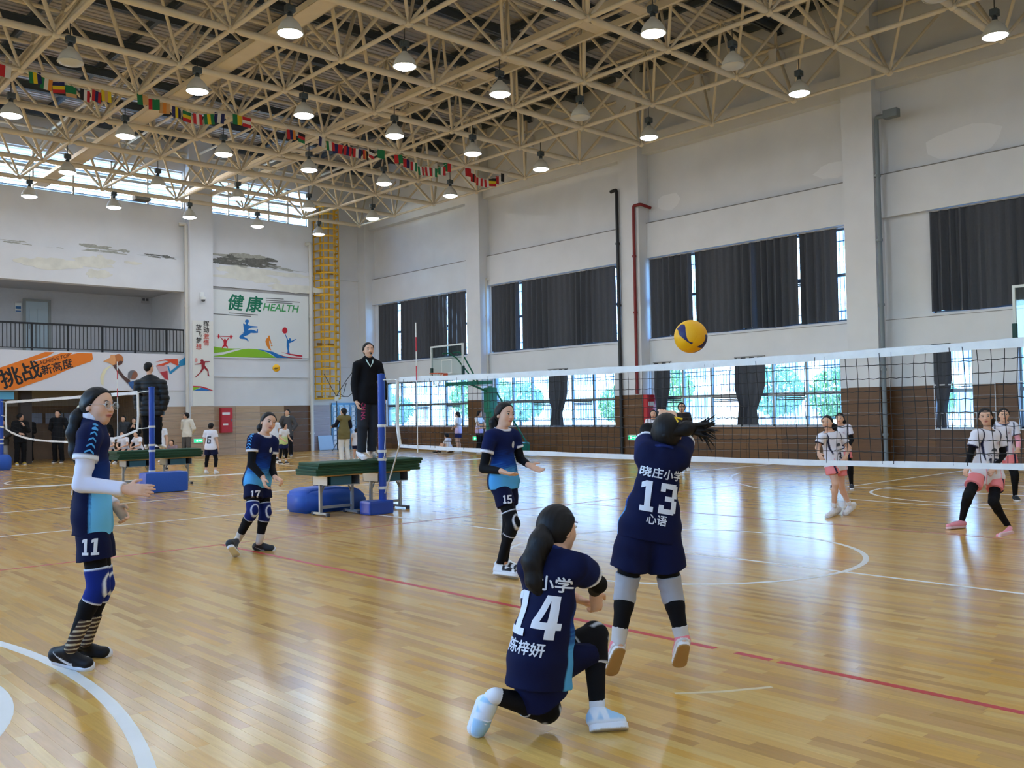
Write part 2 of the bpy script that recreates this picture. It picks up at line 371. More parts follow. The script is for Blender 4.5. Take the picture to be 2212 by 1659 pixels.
# wood-look wainscot tiles
def tile_mat(name, c):
    m = wood_mat(name, c, .16); b = m.node_tree.nodes['Principled BSDF']
    mp = [n for n in m.node_tree.nodes if n.type == 'MAPPING'][0]; mp.inputs['Scale'].default_value = (1.2, 1.2, 26)
    r2 = [n for n in m.node_tree.nodes if n.type == 'MAP_RANGE' and abs(n.inputs[3].default_value - .13) < .01][0]; r2.inputs[3].default_value, r2.inputs[4].default_value = .38, .5
    return m
TW = [tile_mat('wainscot_%s' % n, c) for n, c in (('walnut', (100, 70, 42)), ('oak', (112, 79, 47)), ('umber', (93, 65, 39)))]
TP = [tile_mat('wainscot_%s' % n, c) for n, c in (('ash', (176, 152, 128)), ('beige', (166, 136, 104)), ('sand', (184, 158, 130)))]
m_grout = mat('grout', (70, 52, 36), .9)
TILE = {}
def tiles(parent, axis, plane, a0, a1, z0, z1, sign, mats=TW, tw=.9, th=.16):
    """rows of tiles on a wall face; sign is the side the room lies on"""
    na, nz = max(1, round((a1-a0)/tw)), max(1, round((z1-z0)/th)); w, h = (a1-a0)/na, (z1-z0)/nz
    key = (axis, sign, round(w, 4), round(h, 4))
    if key not in TILE:
        mb = MB(); g, t = .004, .018
        if axis == 'x': mb.bbox((min(0, sign*t), g, g), (max(0, sign*t), w-g, h-g), .002)
        else: mb.bbox((g, min(0, sign*t), g), (w-g, max(0, sign*t), h-g), .002)
        TILE[key] = mb.mesh('wainscot_tile', mats[0])
    for j in range(nz):
        for i in range(na):
            loc = (plane, a0 + i*w, z0 + j*h) if axis == 'x' else (a0 + i*w, plane, z0 + j*h)
            o = link('wainscot_tile', TILE[key], parent, loc); o.material_slots[0].link = 'OBJECT'; o.material_slots[0].material = mats[(i*5 + j*3 + (i*j) % 2) % 3]
for a, b in COLS: tiles(wr, 'x', 22.4, a, b, 0, 1.93, -1, th=.32); tiles(wr, 'y', a, 22.4, XR, 0, 1.93, -1, th=.32)
for a, b in ((26.92, 33.74), (19.3, 26.14), (11.72, 18.5)): tiles(wr, 'x', XR, a, b, 0, .92, -1, th=.23, tw=1.2)
for a, b, z in ((11.72, 12.2, 1), (26.92, 27.0, 0), (33.0, 33.74, 1), (19.3, 20.06, 1)):
    if z: tiles(wr, 'x', XR, a, b, .92, 1.93, -1, th=.34)
tiles(wr, 'x', XR, 4.1, 10.9, 0, .85, -1, th=.212, tw=1.1); tiles(wr, 'x', XR, 9.73, 10.9, .85, 1.93, -1, th=.27, tw=1.2); tiles(wr, 'x', XR, 7.85, 8.86, .85, 1.93, -1, th=.27, tw=1.2)
tiles(wb, 'y', YB, 13.3, 14.55, 0, 1.89, -1, TP, th=.27, tw=1.2); tiles(wb, 'y', 33.6, 14.55, 15.46, 0, 1.89, -1, TP, th=.27, tw=1.0)
tiles(wb, 'y', YB, 15.46, 18.6, 0, 1.89, -1, TP, th=.27, tw=1.2); tiles(wb, 'y', YB, 18.6, 19.96, 0, 1.89, -1, TW, th=.27, tw=1.2)
tiles(wc, 'y', YC, 19.96, 20.9, 0, 1.9, -1, [tile_mat('wainscot_lilac', (166, 156, 160)), TP[0], tile_mat('wainscot_grey', (172, 164, 168))], th=.27, tw=1.0)

# peeling plaster at the beam heads
def blotch(parent, plane, a0, a1, z, mcol, seed, n, hmax):
    r = random.Random(seed)
    for k in range(n):
        a = a0 + (a1-a0)*r.random(); w = .12 + .55*r.random()*(hmax/.2); h = hmax*(.25 + .75*r.random()); zz = z + (r.random()-.5)*hmax*1.3; pts = []
        for i in range(27):
            t = 2*math.pi*i/27; q = .45 + .55*r.random(); pts.append((w*(.7 + .3*q)*math.cos(t), h*.5*q*math.sin(t)))
        MB().prism(pts, (a, plane, zz), (1, 0, 0), (0, 0, 1), (0, -1, 0), .006 + .004*r.random()).build('peeled_patch', mcol, parent)
m_peel = mat('bare_render', (110, 110, 104), .95, noise=.25, scale=9); m_stain = mat('damp_stain', (220, 219, 208), .9, noise=.09, scale=3); m_crust = mat('loose_plaster', (168, 168, 158), .95, noise=.15, scale=12)
blotch(wb, YB, 15.7, 18.0, 7.58, m_peel, 3, 26, .24); blotch(wb, YB, 15.5, 17.6, 7.70, m_crust, 5, 9, .22); blotch(wb, YB, 18.0, 19.6, 7.45, m_crust, 8, 6, .10)
blotch(wb, YB, 11.0, 12.6, 7.50, m_crust, 12, 9, .14); blotch(wb, YB, 13.2, 14.5, 7.42, m_peel, 14, 9, .10); blotch(wb, YB, 8.2, 9.0, 7.45, m_crust, 17, 4, .08); blotch(wb, YB, 9.0, 13.5, 7.40, m_crust, 18, 14, .05); blotch(wb, 33.9, 15.6, 19.6, 7.36, m_crust, 19, 12, .06)
blotch(wb, 33.9, 9.5, 13.0, 6.9, m_stain, 21, 7, .5); blotch(wb, 33.9, 15.6, 19.5, 6.95, m_stain, 23, 8, .5)
m_patch = mat('fresh_patch', (232, 234, 237), .9)
for (u, v, w, h) in ((1800, 368, .6, .25), (2080, 305, 1.1, .42), (1445, 435, .55, .3)):
    p = on_x(u, v, XR); r = random.Random(int(u)); pts = [(w*(.75+.25*r.random())*math.cos(t*.449), h*(.75+.25*r.random())*math.sin(t*.449)) for t in range(14)]
    MB().prism(pts, (XR, p[1], p[2]), (0, -1, 0), (0, 0, 1), (-1, 0, 0), .003).build('filled_patch', m_patch, wr)

# ------------------------------------------------------------------ windows
m_alu = mat('aluminium', (120, 128, 134), .4, .6); m_frame = mat('white_frame', (210, 214, 216), .45); m_barm = mat('bar_steel', (150, 160, 168), .45, .4)
m_glass = glass_mat('window_glass', (200, 228, 252), .06)
def window_x(name, a, b, z0, z1, n, rail, bars=True):
    w = empty(name, (XR + .12, a, z0), kind='structure'); fr = MB(); W, H, t = b-a, z1-z0, .03
    fr.box((-.04, 0, 0), (.04, W, .05)).box((-.04, 0, H-.05), (.04, W, H)).box((-.04, 0, 0), (.04, .05, H)).box((-.04, W-.05, 0), (.04, W, H))
    for i in range(1, n): fr.box((-.04, W*i/n - t, 0), (.04, W*i/n + t, H))
    if rail: fr.box((-.05, 0, H*rail - .04), (.05, W, H*rail + .04))
    fr.build('window_frame', m_alu, w)
    for i in range(n):
        for (q0, q1) in (((.05, H*rail-.04), (H*rail+.04, H-.05)) if rail else ((.05, H-.05),)):
            MB().box((-.004, W*i/n + (t if i else .05), q0), (.004, W*(i+1)/n - (t if i < n-1 else .05), q1)).build('window_pane', m_glass, w)
    if bars:
        bm = MB(); k = int(W/.115)
        for i in range(k): bm.tube([(.16, W*(i+.5)/k, 0), (.16, W*(i+.5)/k, H)], .009, 5, False)
        for z in (.12*H, .5*H, .88*H): bm.box((.15, 0, z-.012), (.17, W, z+.012))
        bm.build('security_bars', m_barm, w)
        for i in range(n):
            if i % 2: 
                v = MB()
                for k in range(3): v.box((-.05, W*i/n + .08, H*rail - .17 + .05*k) if rail else (-.05, W*i/n+.08, .1+.05*k), (-.03, W*(i+1)/n - .08, (H*rail - .14 + .05*k) if rail else .13+.05*k))
                v.build('vent_grille', mat('vent_dark', (52, 58, 62), .5), w)
    return w
for i, (a, b) in enumerate(UP_W): window_x('window_%d' % (i+1), a, b, 3.69, 6.15, 6, .5)
for i, (a, b) in enumerate(LO_W): window_x('window_%d' % (i+5), a, b, .93 if i < 3 else .86, 2.79, 6 if i < 3 else (1 if i == 3 else 2), .48)
for i in range(4):
    w = empty('window_%d' % (12+i), (XL - .15, YN + 2 + 7.6*i, 3.7), kind='structure')
    f = MB()
    for k in range(7): f.box((-.04, k-.03, 0), (.04, k+.03, 2.45))
    f.box((-.04, 0, 0), (.04, 6, .05)).box((-.04, 0, 2.4), (.04, 6, 2.45)); f.build('window_frame', m_alu, w)
    for k in range(6): MB().box((-.004, k+.03, .05), (.004, k+.97, 2.4)).build('window_pane', m_glass, w)
# indoor guard rails at the two single windows of the near bay
for (y0, y1) in ((8.35, 9.75), (6.2, 7.85)):
    g = MB(); x = XR - .06
    for z in (.86, 1.25, 1.93) if y0 > 8 else (.86, 1.3, 1.95): g.box((x-.015, y0, z-.015), (x+.015, y1, z+.015))
    k = int((y1-y0)/.13)
    for i in range(k+1): g.box((x-.008, y0 + (y1-y0)*i/k - .008, .86), (x+.008, y0 + (y1-y0)*i/k + .008, 1.25 if 0 < i < k else 1.95))
    g.build('guard_rail', m_frame, wr)
# high louvred windows of the back wall
def louvre_y(name, a, b, z0, z1, n, skip_last=False):
    w = empty(name, (a, YB + .15, z0), kind='structure'); W, H = b-a, z1-z0; fr = MB()
    fr.box((0, -.05, 0), (W, .05, .05)).box((0, -.05, H-.06), (W, .05, H)).box((0, -.06, .56*H-.05), (W, .06, .56*H+.05))
    for i in range(n+1): fr.box((W*i/n-.03, -.05, 0), (W*i/n+.03, .05, H))
    fr.build('window_frame', m_frame, w)
    nb = 10
    sl = MB().obox((0, 0, 0), ((W/n-.08)/2, 0, 0), (0, .07, -.028), (0, .0015, .004)).mesh('louvre_slat', mat('louvre_blue', (150, 190, 226), .5))
    for i in range(n):
        if skip_last and i == n-1: MB().box((W*i/n+.03, -.004, .05), (W*(i+1)/n-.03, .004, H-.06)).build('window_pane', m_glass, w); continue
        for k in range(nb):
            o = link('louvre_slat', sl, w, (W*(i+.5)/n, .02, .09 + (H-.2)*k/(nb-1)))
    return w
louvre_y('window_10', 1.5, 14.5, 9.31, 10.75, 10); louvre_y('window_11', 15.5, 19.8, 9.31, 10.75, 5, True)
# ------------------------------------------------------------------ roof and space frame
m_deck = mat('roof_deck', (192, 190, 192), .6, noise=.06, scale=2); m_purlin = mat('purlin_dark', (84, 94, 104), .5, .2); m_cream = mat('cream_paint', (224, 212, 188), .5, noise=.04, scale=4)
ceil = MB().box((XL - .3, YN - .3, ZR), (XR + .3, YB + .4, ZR + .15)).build('ceiling', m_deck); tag(ceil, kind='structure')
rb = MB(); y = YN
while y < YB + .2: rb.box((XL, y, ZR - .035), (XR, y + .05, ZR)); y += .22
tag(rb.build('deck_ribs', m_deck, ceil), kind='stuff')
SX, SY, NX0, NY0, ZB, ZT = 2.578, 2.512, 21.36, 9.93, 9.31, 11.38
NXs = [NX0 - SX*k for k in range(11)]; NYs = [NY0 + SY*k for k in range(-5, 10)]
for x in [NX0 + SX/2 - SX*k for k in range(12)]:
    MB().box((x-.05, YN, ZR-.24), (x+.05, YB, ZR-.22)).box((x-.012, YN, ZR-.24), (x+.012, YB, ZR-.04)).box((x-.05, YN, ZR-.06), (x+.05, YB, ZR-.035)).build('purlin', m_purlin, ceil)
for y in [NY0 - SY/2 + SY*k for k in range(-4, 11)]:
    if y < YB - .1: MB().box((XL, y-.09, ZR-.50), (XR, y+.09, ZR-.47)).box((XL, y-.02, ZR-.50), (XR, y+.02, ZR-.24)).box((XL, y-.09, ZR-.27), (XR, y+.09, ZR-.24)).build('rafter', m_purlin, ceil)
frame = empty('space_frame', (NX0, NY0, ZB), 'cream painted tubular steel space frame spanning the hall below the roof deck', 'roof truss')
F0 = np.array([NX0, NY0, ZB])
def member_mesh(name, L, r, rn=None):
    """bar along +x from 0 to L with conical ends as on bolted ball joints"""
    q = .12; return MB().tube([(.06, 0, 0), (q, 0, 0), (q+.07, 0, 0), (L-q-.07, 0, 0), (L-q, 0, 0), (L-.06, 0, 0)], [r*.5, r*.6, r, r, r*.6, r*.5], 10).mesh(name, m_cream, True)
def member(name, me, a, b):
    d = np.array(b) - np.array(a); o = link(name, me, frame, Vector(np.array(a) - F0)); o.rotation_mode = 'QUATERNION'
    o.rotation_quaternion = Vector(d).to_track_quat('X', 'Z'); return o
dl = math.sqrt((SX/2)**2 + (SY/2)**2 + (ZT-ZB)**2)
me_bx, me_by, me_bt = member_mesh('chord_bar', SX, .075), member_mesh('chord_bar', SY, .05), member_mesh('chord_bar', SY, .036)
me_tx, me_ty, me_dg, me_dg2 = member_mesh('top_chord_bar', SX, .05), member_mesh('top_chord_bar', SY, .045), member_mesh('web_bar', dl, .036), member_mesh('web_bar', dl, .046)
me_node = MB(); prof = [(.085*math.sin(math.pi*i/8), -.085*math.cos(math.pi*i/8)) for i in range(9)]; me_node.lathe(prof, 12); me_node = me_node.mesh('node_ball', m_cream, True)
cand = []
for i, x in enumerate(NXs):
    for j, yv in enumerate(NYs):
        cand.append(('node_ball', me_node, (x, yv, ZB), None))
        if i + 1 < len(NXs): cand.append(('bottom_chord', me_bx, (x, yv, ZB), (x - SX, yv, ZB)))
        if j + 1 < len(NYs): cand.append(('bottom_chord', me_by if i else me_bt, (x, yv, ZB), (x, yv + SY, ZB)))
        for sx in (-1, 1):
            for sy in (-1, 1):
                tx, ty = x + sx*SX/2, yv + sy*SY/2
                if ty < YB - .2 and tx > XL + .2: cand.append(('web_bar', me_dg2 if (i + j) % 3 == 0 else me_dg, (x, yv, ZB), (tx, ty, ZT)))
TXs = [NX0 + SX/2 - SX*k for k in range(11)]; TYs = [NY0 + SY/2 + SY*k for k in range(-5, 10)]; TYs = [t for t in TYs if t < YB - .2]
for i, x in enumerate(TXs):
    for j, yv in enumerate(TYs):
        cand.append(('top_node', me_node, (x, yv, ZT), None))
        if i + 1 < len(TXs): cand.append(('top_chord', me_tx, (x, yv, ZT), (x - SX, yv, ZT)))
        if j + 1 < len(TYs): cand.append(('top_chord', me_ty, (x, yv, ZT), (x, yv + SY, ZT)))
        if i % 2 == 0: cand.append(('roof_stub', None, (x, yv, ZT), (x, yv, ZR - .5)))
def shown(c):
    p = np.array(c[2]) if c[3] is None else (np.array(c[2]) + np.array(c[3]))/2
    u, v, w = proj(p)
    return (w if w > .5 and -250 < u < W_PX + 250 and -250 < v < H_PX else 500 + abs(p[0]) + abs(p[1]))
by = {}
for c in cand: by.setdefault(c[0], []).append(c)
rest = MB()
for kind, L in by.items():
    L.sort(key=shown)
    for k, c in enumerate(L):
        if kind == 'roof_stub': rest.tube([np.array(c[2]) - F0, np.array(c[3]) - F0], .05, 6); continue
        if k < 300 and shown(c) < 400:
            if c[3] is None: link(kind, c[1], frame, Vector(np.array(c[2]) - F0))
            else: member(kind, c[1], c[2], c[3])
        elif c[3] is None: rest.obox(np.array(c[2]) - F0, (.07, 0, 0), (0, .07, 0), (0, 0, .07))
        else: rest.tube([np.array(c[2]) - F0, np.array(c[3]) - F0], .05 if 'chord' in kind else .038, 6)
tag(rest.build('far_bars', m_cream, frame), kind='stuff')
# supports: top nodes sit on the column heads of the right wall
for yv in TYs: MB().box((22.45, yv-.12, ZT-.5), (XR, yv+.12, ZT-.1)).build('bracket', m_wall, wr)
# wide catwalk ducts under the frame
for k, (x, w) in enumerate(((9.45, .42),)):
    d = empty('cable_tray', (x, YN, ZB + .12), 'cream perforated cable tray running the length of the hall beside the truss', 'cable tray')
    MB().box((-w/2, 0, 0), (w/2, YB - YN, .02)).build('tray_base', m_cream, d)
    for s in (-1, 1): MB().box((s*w/2-.01, 0, 0), (s*w/2+.01, YB - YN, .12)).build('tray_side', m_cream, d)
d = empty('catwalk', (15.0, YN, ZB + .55), 'cream steel catwalk with ladder-like rungs inside the roof frame', 'catwalk')
for s in (-1, 1): MB().box((s*.42-.04, 0, 0), (s*.42+.04, YB - YN, .16)).build('rail', m_cream, d)
rung = MB().box((-.42, -.16, .02), (.42, .16, .06)).mesh('rung', m_cream)
for k in range(30): link('rung', rung, d, (0, 1.0 + 1.25*k, 0))

# ------------------------------------------------------------------ pendant lamps
m_shade = mat('lamp_shade_grey', (206, 204, 192), .5); m_ballast = mat('lamp_ballast', (74, 84, 88), .5, .3)
m_lens_on = mat('lamp_lens_lit', (255, 255, 250), .4, emit=(226, 238, 255), estr=LAMP_STRENGTH); m_lens_off = mat('lamp_lens_dark', (206, 206, 200), .35)
m_rod = mat('lamp_rod', (60, 62, 64), .5, .3)
LZ = 8.48
lamp_me = {}
def lamp_parts():
    s = MB().lathe([(.235, 0), (.232, .02), (.215, .09), (.175, .17), (.12, .235), (.075, .27), (.06, .30)], 28)
    s.lathe([(.225, .004), (.222, .02), (.205, .088), (.165, .165), (.11, .225), (.0, .245)], 28)
    lamp_me['shade'] = s.mesh('lamp_shade', m_shade, True)
    lamp_me['rim'] = MB().lathe([(.225, -.006), (.242, -.006), (.246, .006), (.236, .02), (.225, .006)], 28).mesh('rim', m_shade, True)
    lamp_me['lens'] = MB().lathe([(.0001, -.065), (.08, -.058), (.15, -.040), (.20, -.016), (.226, .004)], 28).mesh('lens', m_lens_on, True)
    lamp_me['lens_off'] = MB().lathe([(.0001, -.065), (.08, -.058), (.15, -.040), (.20, -.016), (.226, .004)], 28).mesh('lens', m_lens_off, True)
    lamp_me['neck'] = MB().lathe([(.05, .29), (.05, .37), (.03, .37), (.03, .40)], 14).mesh('neck', m_ballast, True)
    lamp_me['ballast'] = MB().bbox((-.085, -.07, .39), (.085, .07, .52), .02).lathe([(.095, .42), (.095, .49)], 8).mesh('ballast', m_ballast)
    lamp_me['rod'] = MB().tube([(0, 0, .52), (0, 0, ZB - LZ - .05)], .011, 6).mesh('rod', m_rod)
lamp_parts()
LXs = [NX0 - SX*k for k in range(1, 10)]; LYs = [-1.6, 2.6, 6.65, 10.8, 15.1, 19.1, 23.3, 27.75, 31.45]
OFF = {(0+5, 5), (1, 4), (1, 3), (1, 2)}
for i, x in enumerate(LXs):
    for j, yv in enumerate(LYs):
        u, v, w = proj((x, yv, LZ)); seen_ = w > 0 and -60 < u < W_PX + 60 and -60 < v
        if not seen_ and (j % 2 == 0 and i % 2 == 1): continue
        on = (i, j) not in OFF
        od = ['first', 'second', 'third', 'fourth', 'fifth', 'sixth', 'seventh', 'eighth', 'ninth']
        if not seen_: lab, grp = 'bell-shaped pendant lamp over the unseen near part of the hall', 'pendant lamps behind the viewer'
        else: lab, grp = '%s bell pendant lamp, %s out from curtained wall, %s from mural wall' % ('lit' if on else 'unlit grey', od[i], od[len(LYs)-1-j]), 'bell pendant lamps of the hall'
        t = empty('pendant_lamp', (x, yv, LZ), lab, 'lamp', grp)
        s = link('lamp_shade', lamp_me['shade'], t); link('rim', lamp_me['rim'], s)
        link('lens', lamp_me['lens' if on else 'lens_off'], t); link('neck', lamp_me['neck'], t); link('ballast', lamp_me['ballast'], t); link('rod', lamp_me['rod'], t)
# ------------------------------------------------------------------ curtains
m_curt = mat('curtain_charcoal', (76, 79, 86), .75, noise=.05, scale=20, spec=.2)
def curtain(y0, y1, z0, z1, label, cat='curtain', seed=0, pinch=None, x=22.80, amp=.062, group='blackout curtains'):
    r = random.Random(seed); W = abs(y1-y0); n = max(24, int(W*26)); nz = 14
    root = empty('curtain', (x, min(y0, y1), z0), label, cat, group); V = []; F = []
    ph = [r.random()*6.28 for _ in range(4)]; f1 = 2*math.pi/(.22 + .07*r.random())
    for k, off in ((0, 0), (1, .006)):
        for j in range(nz+1):
            t = j/nz; z = (z1-z0)*t
            for i in range(n+1):
                s = i/n; yy = W*s
                if pinch: 
                    c, w = pinch(t); yy = W*c + (s-.5)*W*w
                a = amp*(1 - .35*t)*(1 + .5*math.sin(3.1*s*W + ph[1]))
                dx = a*math.sin(f1*s*W + ph[0] + .8*math.sin(2.3*s*W + ph[2]) + .25*(1-t)*math.sin(5*s*W+ph[3]))
                zz = z + (.02*math.sin(4*s*W + ph[3])*(1-t) if not pinch else 0)
                V.append((dx + off, yy, zz))
    N = (n+1)*(nz+1)
    for k in (0, 1):
        for j in range(nz):
            for i in range(n):
                a = k*N + j*(n+1) + i; q = (a, a+1, a+n+2, a+n+1); F.append(q if k else q[::-1])
    for j in range(nz):
        for i in (0, n): a = j*(n+1)+i; F.append((a, a+n+1, N+a+n+1, N+a))
    for i in range(n):
        for j in (0, nz): a = j*(n+1)+i; F.append((a, a+1, N+a+1, N+a))
    MB().add(V, F).build('curtain_fabric', m_curt, root, True)
    MB().box((-.03, -.02, z1-z0-.005), (.035, W+.02, z1-z0+.03)).build('curtain_rail', mat('rail_grey', (150, 150, 150), .5), root)
    return root
yx = lambda u, v=700: on_x(u, v, 22.84)[1]
bay = ['far bay by the ladder', 'bay behind the basketball stand', 'bay behind the flying ball', 'bay at the right edge']
for k, (us, b) in enumerate([((1009, 971), 0), ((967, 866), 0), ((861, 821), 0), ((1332, 1130), 1), ((1122, 1065), 1), ((1814, 1735), 2), ((1729, 1640), 2), ((1638, 1506), 2), ((1497, 1409), 2)]):
    pos = {0: ('right', 'wide middle', 'left'), 1: ('wide right', 'narrow left'), 2: ('right', 'centre right', 'centre left', 'left')}[b][[0, 1, 2, 0, 1, 0, 1, 2, 3][k]]
    curtain(yx(us[0]), yx(us[1]), 3.70, 6.14, '%s charcoal pleated curtain in the upper window, %s' % (pos, bay[b]), seed=k)
curtain(7.0, 9.70, 3.70, 6.14, 'left charcoal pleated curtain in the upper window, %s' % bay[3], seed=31); curtain(3.95, 6.95, 3.70, 6.14, 'curtain mostly cut off by the right edge of the photo', seed=32)
def tied(t): return (.5 + .12*(1-t)**2, 1.0 if t > .55 else .55 + .45*max(0, (t-.25)/.3)) if t > .25 else (.6, .55 + .5*(.25-t))
curtain(yx(1228, 850), yx(1188, 850), .98, 2.9, 'tied charcoal curtain in the lower window behind the basketball stand', seed=41, pinch=tied)
curtain(yx(1452, 850), yx(1416, 850), .98, 2.9, 'tied charcoal curtain beside the red pipe in the lower window', seed=42, pinch=tied)
curtain(yx(1655, 850), yx(1592, 850), .98, 2.9, 'wide knotted charcoal curtain hanging mid lower window', seed=43, pinch=tied)
curtain(yx(2056, 850), yx(2018, 850), .90, 2.9, 'tied charcoal curtain in the narrow window at the right', seed=44, pinch=tied, x=22.84)

# ------------------------------------------------------------------ pipes
def pipe(name, pts, r, m, label, clips=3, group=None):
    root = empty(name, pts[-1], label, 'pipe', group); o = np.array(pts[-1]); P = [np.array(p) - o for p in pts]
    Q = [P[0]]
    for i in range(1, len(P)-1):
        for t in (.25, .5, .75):
            a = P[i] + (P[i-1]-P[i])/np.linalg.norm(P[i-1]-P[i])*.09; c = P[i] + (P[i+1]-P[i])/np.linalg.norm(P[i+1]-P[i])*.09
            Q.append((1-t)**2*a + 2*t*(1-t)*P[i] + t*t*c)
    Q.append(P[-1]); MB().tube(Q, r, 12).build('pipe_run', m, root, True)
    zt = max(p[2] for p in P) - .3
    for k in range(clips):
        z = .25 + (zt-.3)*(k+.3)/clips; x, y = P[-1][0], P[-1][1]
        MB().lathe([(r+.001, -.03), (r+.02, -.03), (r+.02, .03), (r+.001, .03)], 12, (x, y, z)).box((x-.02, y-.012, z-.02), (x + .12, y+.012, z+.02)).build('pipe_clip', m, root)
    return root
m_blk = mat('pipe_black', (26, 27, 30), .45); m_rdp = mat('pipe_red', (124, 22, 24), .45); m_gry = mat('pipe_grey', (118, 128, 134), .5); m_wht = mat('pipe_white', (216, 214, 206), .5)
yb = on_x(1337, 650, 22.32)[1]; pipe('drain_pipe', [(22.32, yb + .25, 8.42), (22.32, yb, 8.45), (22.32, yb, 0)], .055, m_blk, 'thick black pipe on the column beside the red pipe', 4)
yr = on_x(1372, 650, 22.33)[1]; pipe('fire_pipe', [(22.75, yr - .35, 7.75), (22.33, yr - .30, 7.82), (22.33, yr, 7.82), (22.33, yr, 1.95)], .048, m_rdp, 'dark red fire pipe climbing the column behind the net', 3)
pipe('rain_pipe', [(22.33, 10.45, 8.62), (22.42, 10.80, 8.68), (22.42, 10.80, 0)], .055, m_gry, 'long grey pipe on the column left of the rightmost window', 5)
MB().box((22.25, 10.2, 8.55), (22.45, 10.55, 8.75)).build('pipe_head', m_gry, bpy.data.objects['rain_pipe'], loc=(-22.42, -10.80, 0))
yw = on_x(1051, 720, 22.72)[1]; pipe('rain_pipe', [(22.72, yw - .15, 6.42), (22.72, yw, 6.42), (22.72, yw, 0)], .06, m_wht, 'white drain pipe beside the second curtained bay', 4)
pipe('rain_pipe', [(22.8, 11.75, 7.0), (22.8, 11.76, 0)], .03, m_wht, 'thin white pipe left of the broad column', 3)
xp = on_y(404, 700, 33.8)[0]; pipe('rain_pipe', [(xp - .25, 33.88, 8.72), (xp, 33.8, 8.75), (xp, 33.8, 0)], .07, m_wht, 'white drain pipe on the mural wall left of the column', 5)
xp = on_y(672, 700, 33.9)[0]; pipe('rain_pipe', [(xp - .2, 33.92, 8.55), (xp, 33.9, 8.6), (xp, 33.9, 0)], .07, m_wht, 'white drain pipe between the health board and the yellow ladder', 5)

# ------------------------------------------------------------------ gallery railing and doors
m_rail = mat('railing_black', (34, 36, 40), .45, .3)
rl = empty('gallery_railing', (XL, 34.08, 3.83), 'black steel balustrade along the upper gallery', 'railing'); LX = 14.5 - XL
MB().box((0, -.03, .9), (LX, .03, .96)).build('top_rail', m_rail, rl); MB().box((0, -.015, .08), (LX, .015, .11)).build('bottom_rail', m_rail, rl)
bal = MB().box((-.011, -.011, .1), (.011, .011, .91)).mesh('baluster', m_rail); pst = MB().box((-.03, -.03, 0), (.03, .03, .93)).mesh('post', m_rail)
nb = int(LX/.128)
for k in range(nb + 1):
    if k % 9 == 4: link('post', pst, rl, (k*.128, 0, 0))
    else: link('baluster', bal, rl, (k*.128, 0, 0))
def door_y(name, x0, x1, y, z0, z1, m, handle_side=1):
    d = empty(name, (x0, y, z0), kind='structure'); W, H = x1-x0, z1-z0
    MB().box((0, -.06, 0), (.09, .02, H)).box((W-.09, -.06, 0), (W, .02, H)).box((.09, -.06, H-.09), (W-.09, .02, H)).build('door_frame', mat('door_frame_grey', (150, 156, 156), .5), d)
    lf = MB().box((.09, -.03, 0), (W-.09, .01, H-.09)).build('door_leaf', m, d)
    for i in range(2): MB().bbox((.2 + i*(W-.4)/2 + .02, -.045, .25), (.2 + (i+1)*(W-.4)/2 - .02, -.028, H-.35), .008).build('door_panel', m, lf)
    MB().tube([(W*.5 + handle_side*(W*.5-.2), -.08, 1.0), (W*.5 + handle_side*(W*.5-.2), -.08, 1.16)], .015, 8).build('handle', m_alu, lf); return d
m_dbl = mat('door_blue_white', (186, 204, 214), .4); m_dgr = mat('door_green_grey', (84, 98, 96), .5)
x0, x1 = on_y(50, 700, 37.15)[0], on_y(110, 700, 37.15)[0]; door_y('door_1', x0, x1, 37.19, 3.83, 5.95, m_dbl, -1)
x0, x1 = on_y(372, 730, 37.15)[0], on_y(398, 730, 37.15)[0]; door_y('door_2', x0, x1 + .4, 37.19, 3.83, 5.65, m_dgr)
def plate(name, u0, u1, v0, v1, y, m, label, cat, th=.03, group=None):
    a, b = on_y(u0, v1, y), on_y(u1, v0, y); return tag(MB().bbox((0, -th, 0), (b[0]-a[0], 0, b[2]-a[2]), min(.008, th*.3)).build(name, m, loc=(a[0], y, a[2])), label, cat, group)
m_pw = mat('print_white', (232, 234, 232), .5); m_pblue = mat('print_blue', (46, 110, 170), .5)
s = empty('notice_plate', on_y(32, 674, 37.18), 'small blue and white notice beside the gallery door', 'sign'); MB().bbox((0, -.02, 0), (.22, 0, .35), .004).build('plate', m_pw, s)
MB().box((.02, -.024, .12), (.20, -.02, .22)).build('printed_band', m_pblue, s); MB().box((.02, -.024, .02), (.20, -.02, .06)).build('printed_band', m_pblue, s)
s = empty('wall_notice', on_y(305, 655, 37.18), 'small pale notice high on the gallery wall', 'sign'); MB().bbox((0, -.02, 0), (.32, 0, .24), .004).build('plate', mat('plate_grey', (190, 188, 192), .5), s)
for k in range(2): MB().box((.04 + .14*k, -.024, .10), (.14 + .14*k, -.02, .2)).build('printed_mark', mat('mark_dark', (96, 94, 100), .6), s)

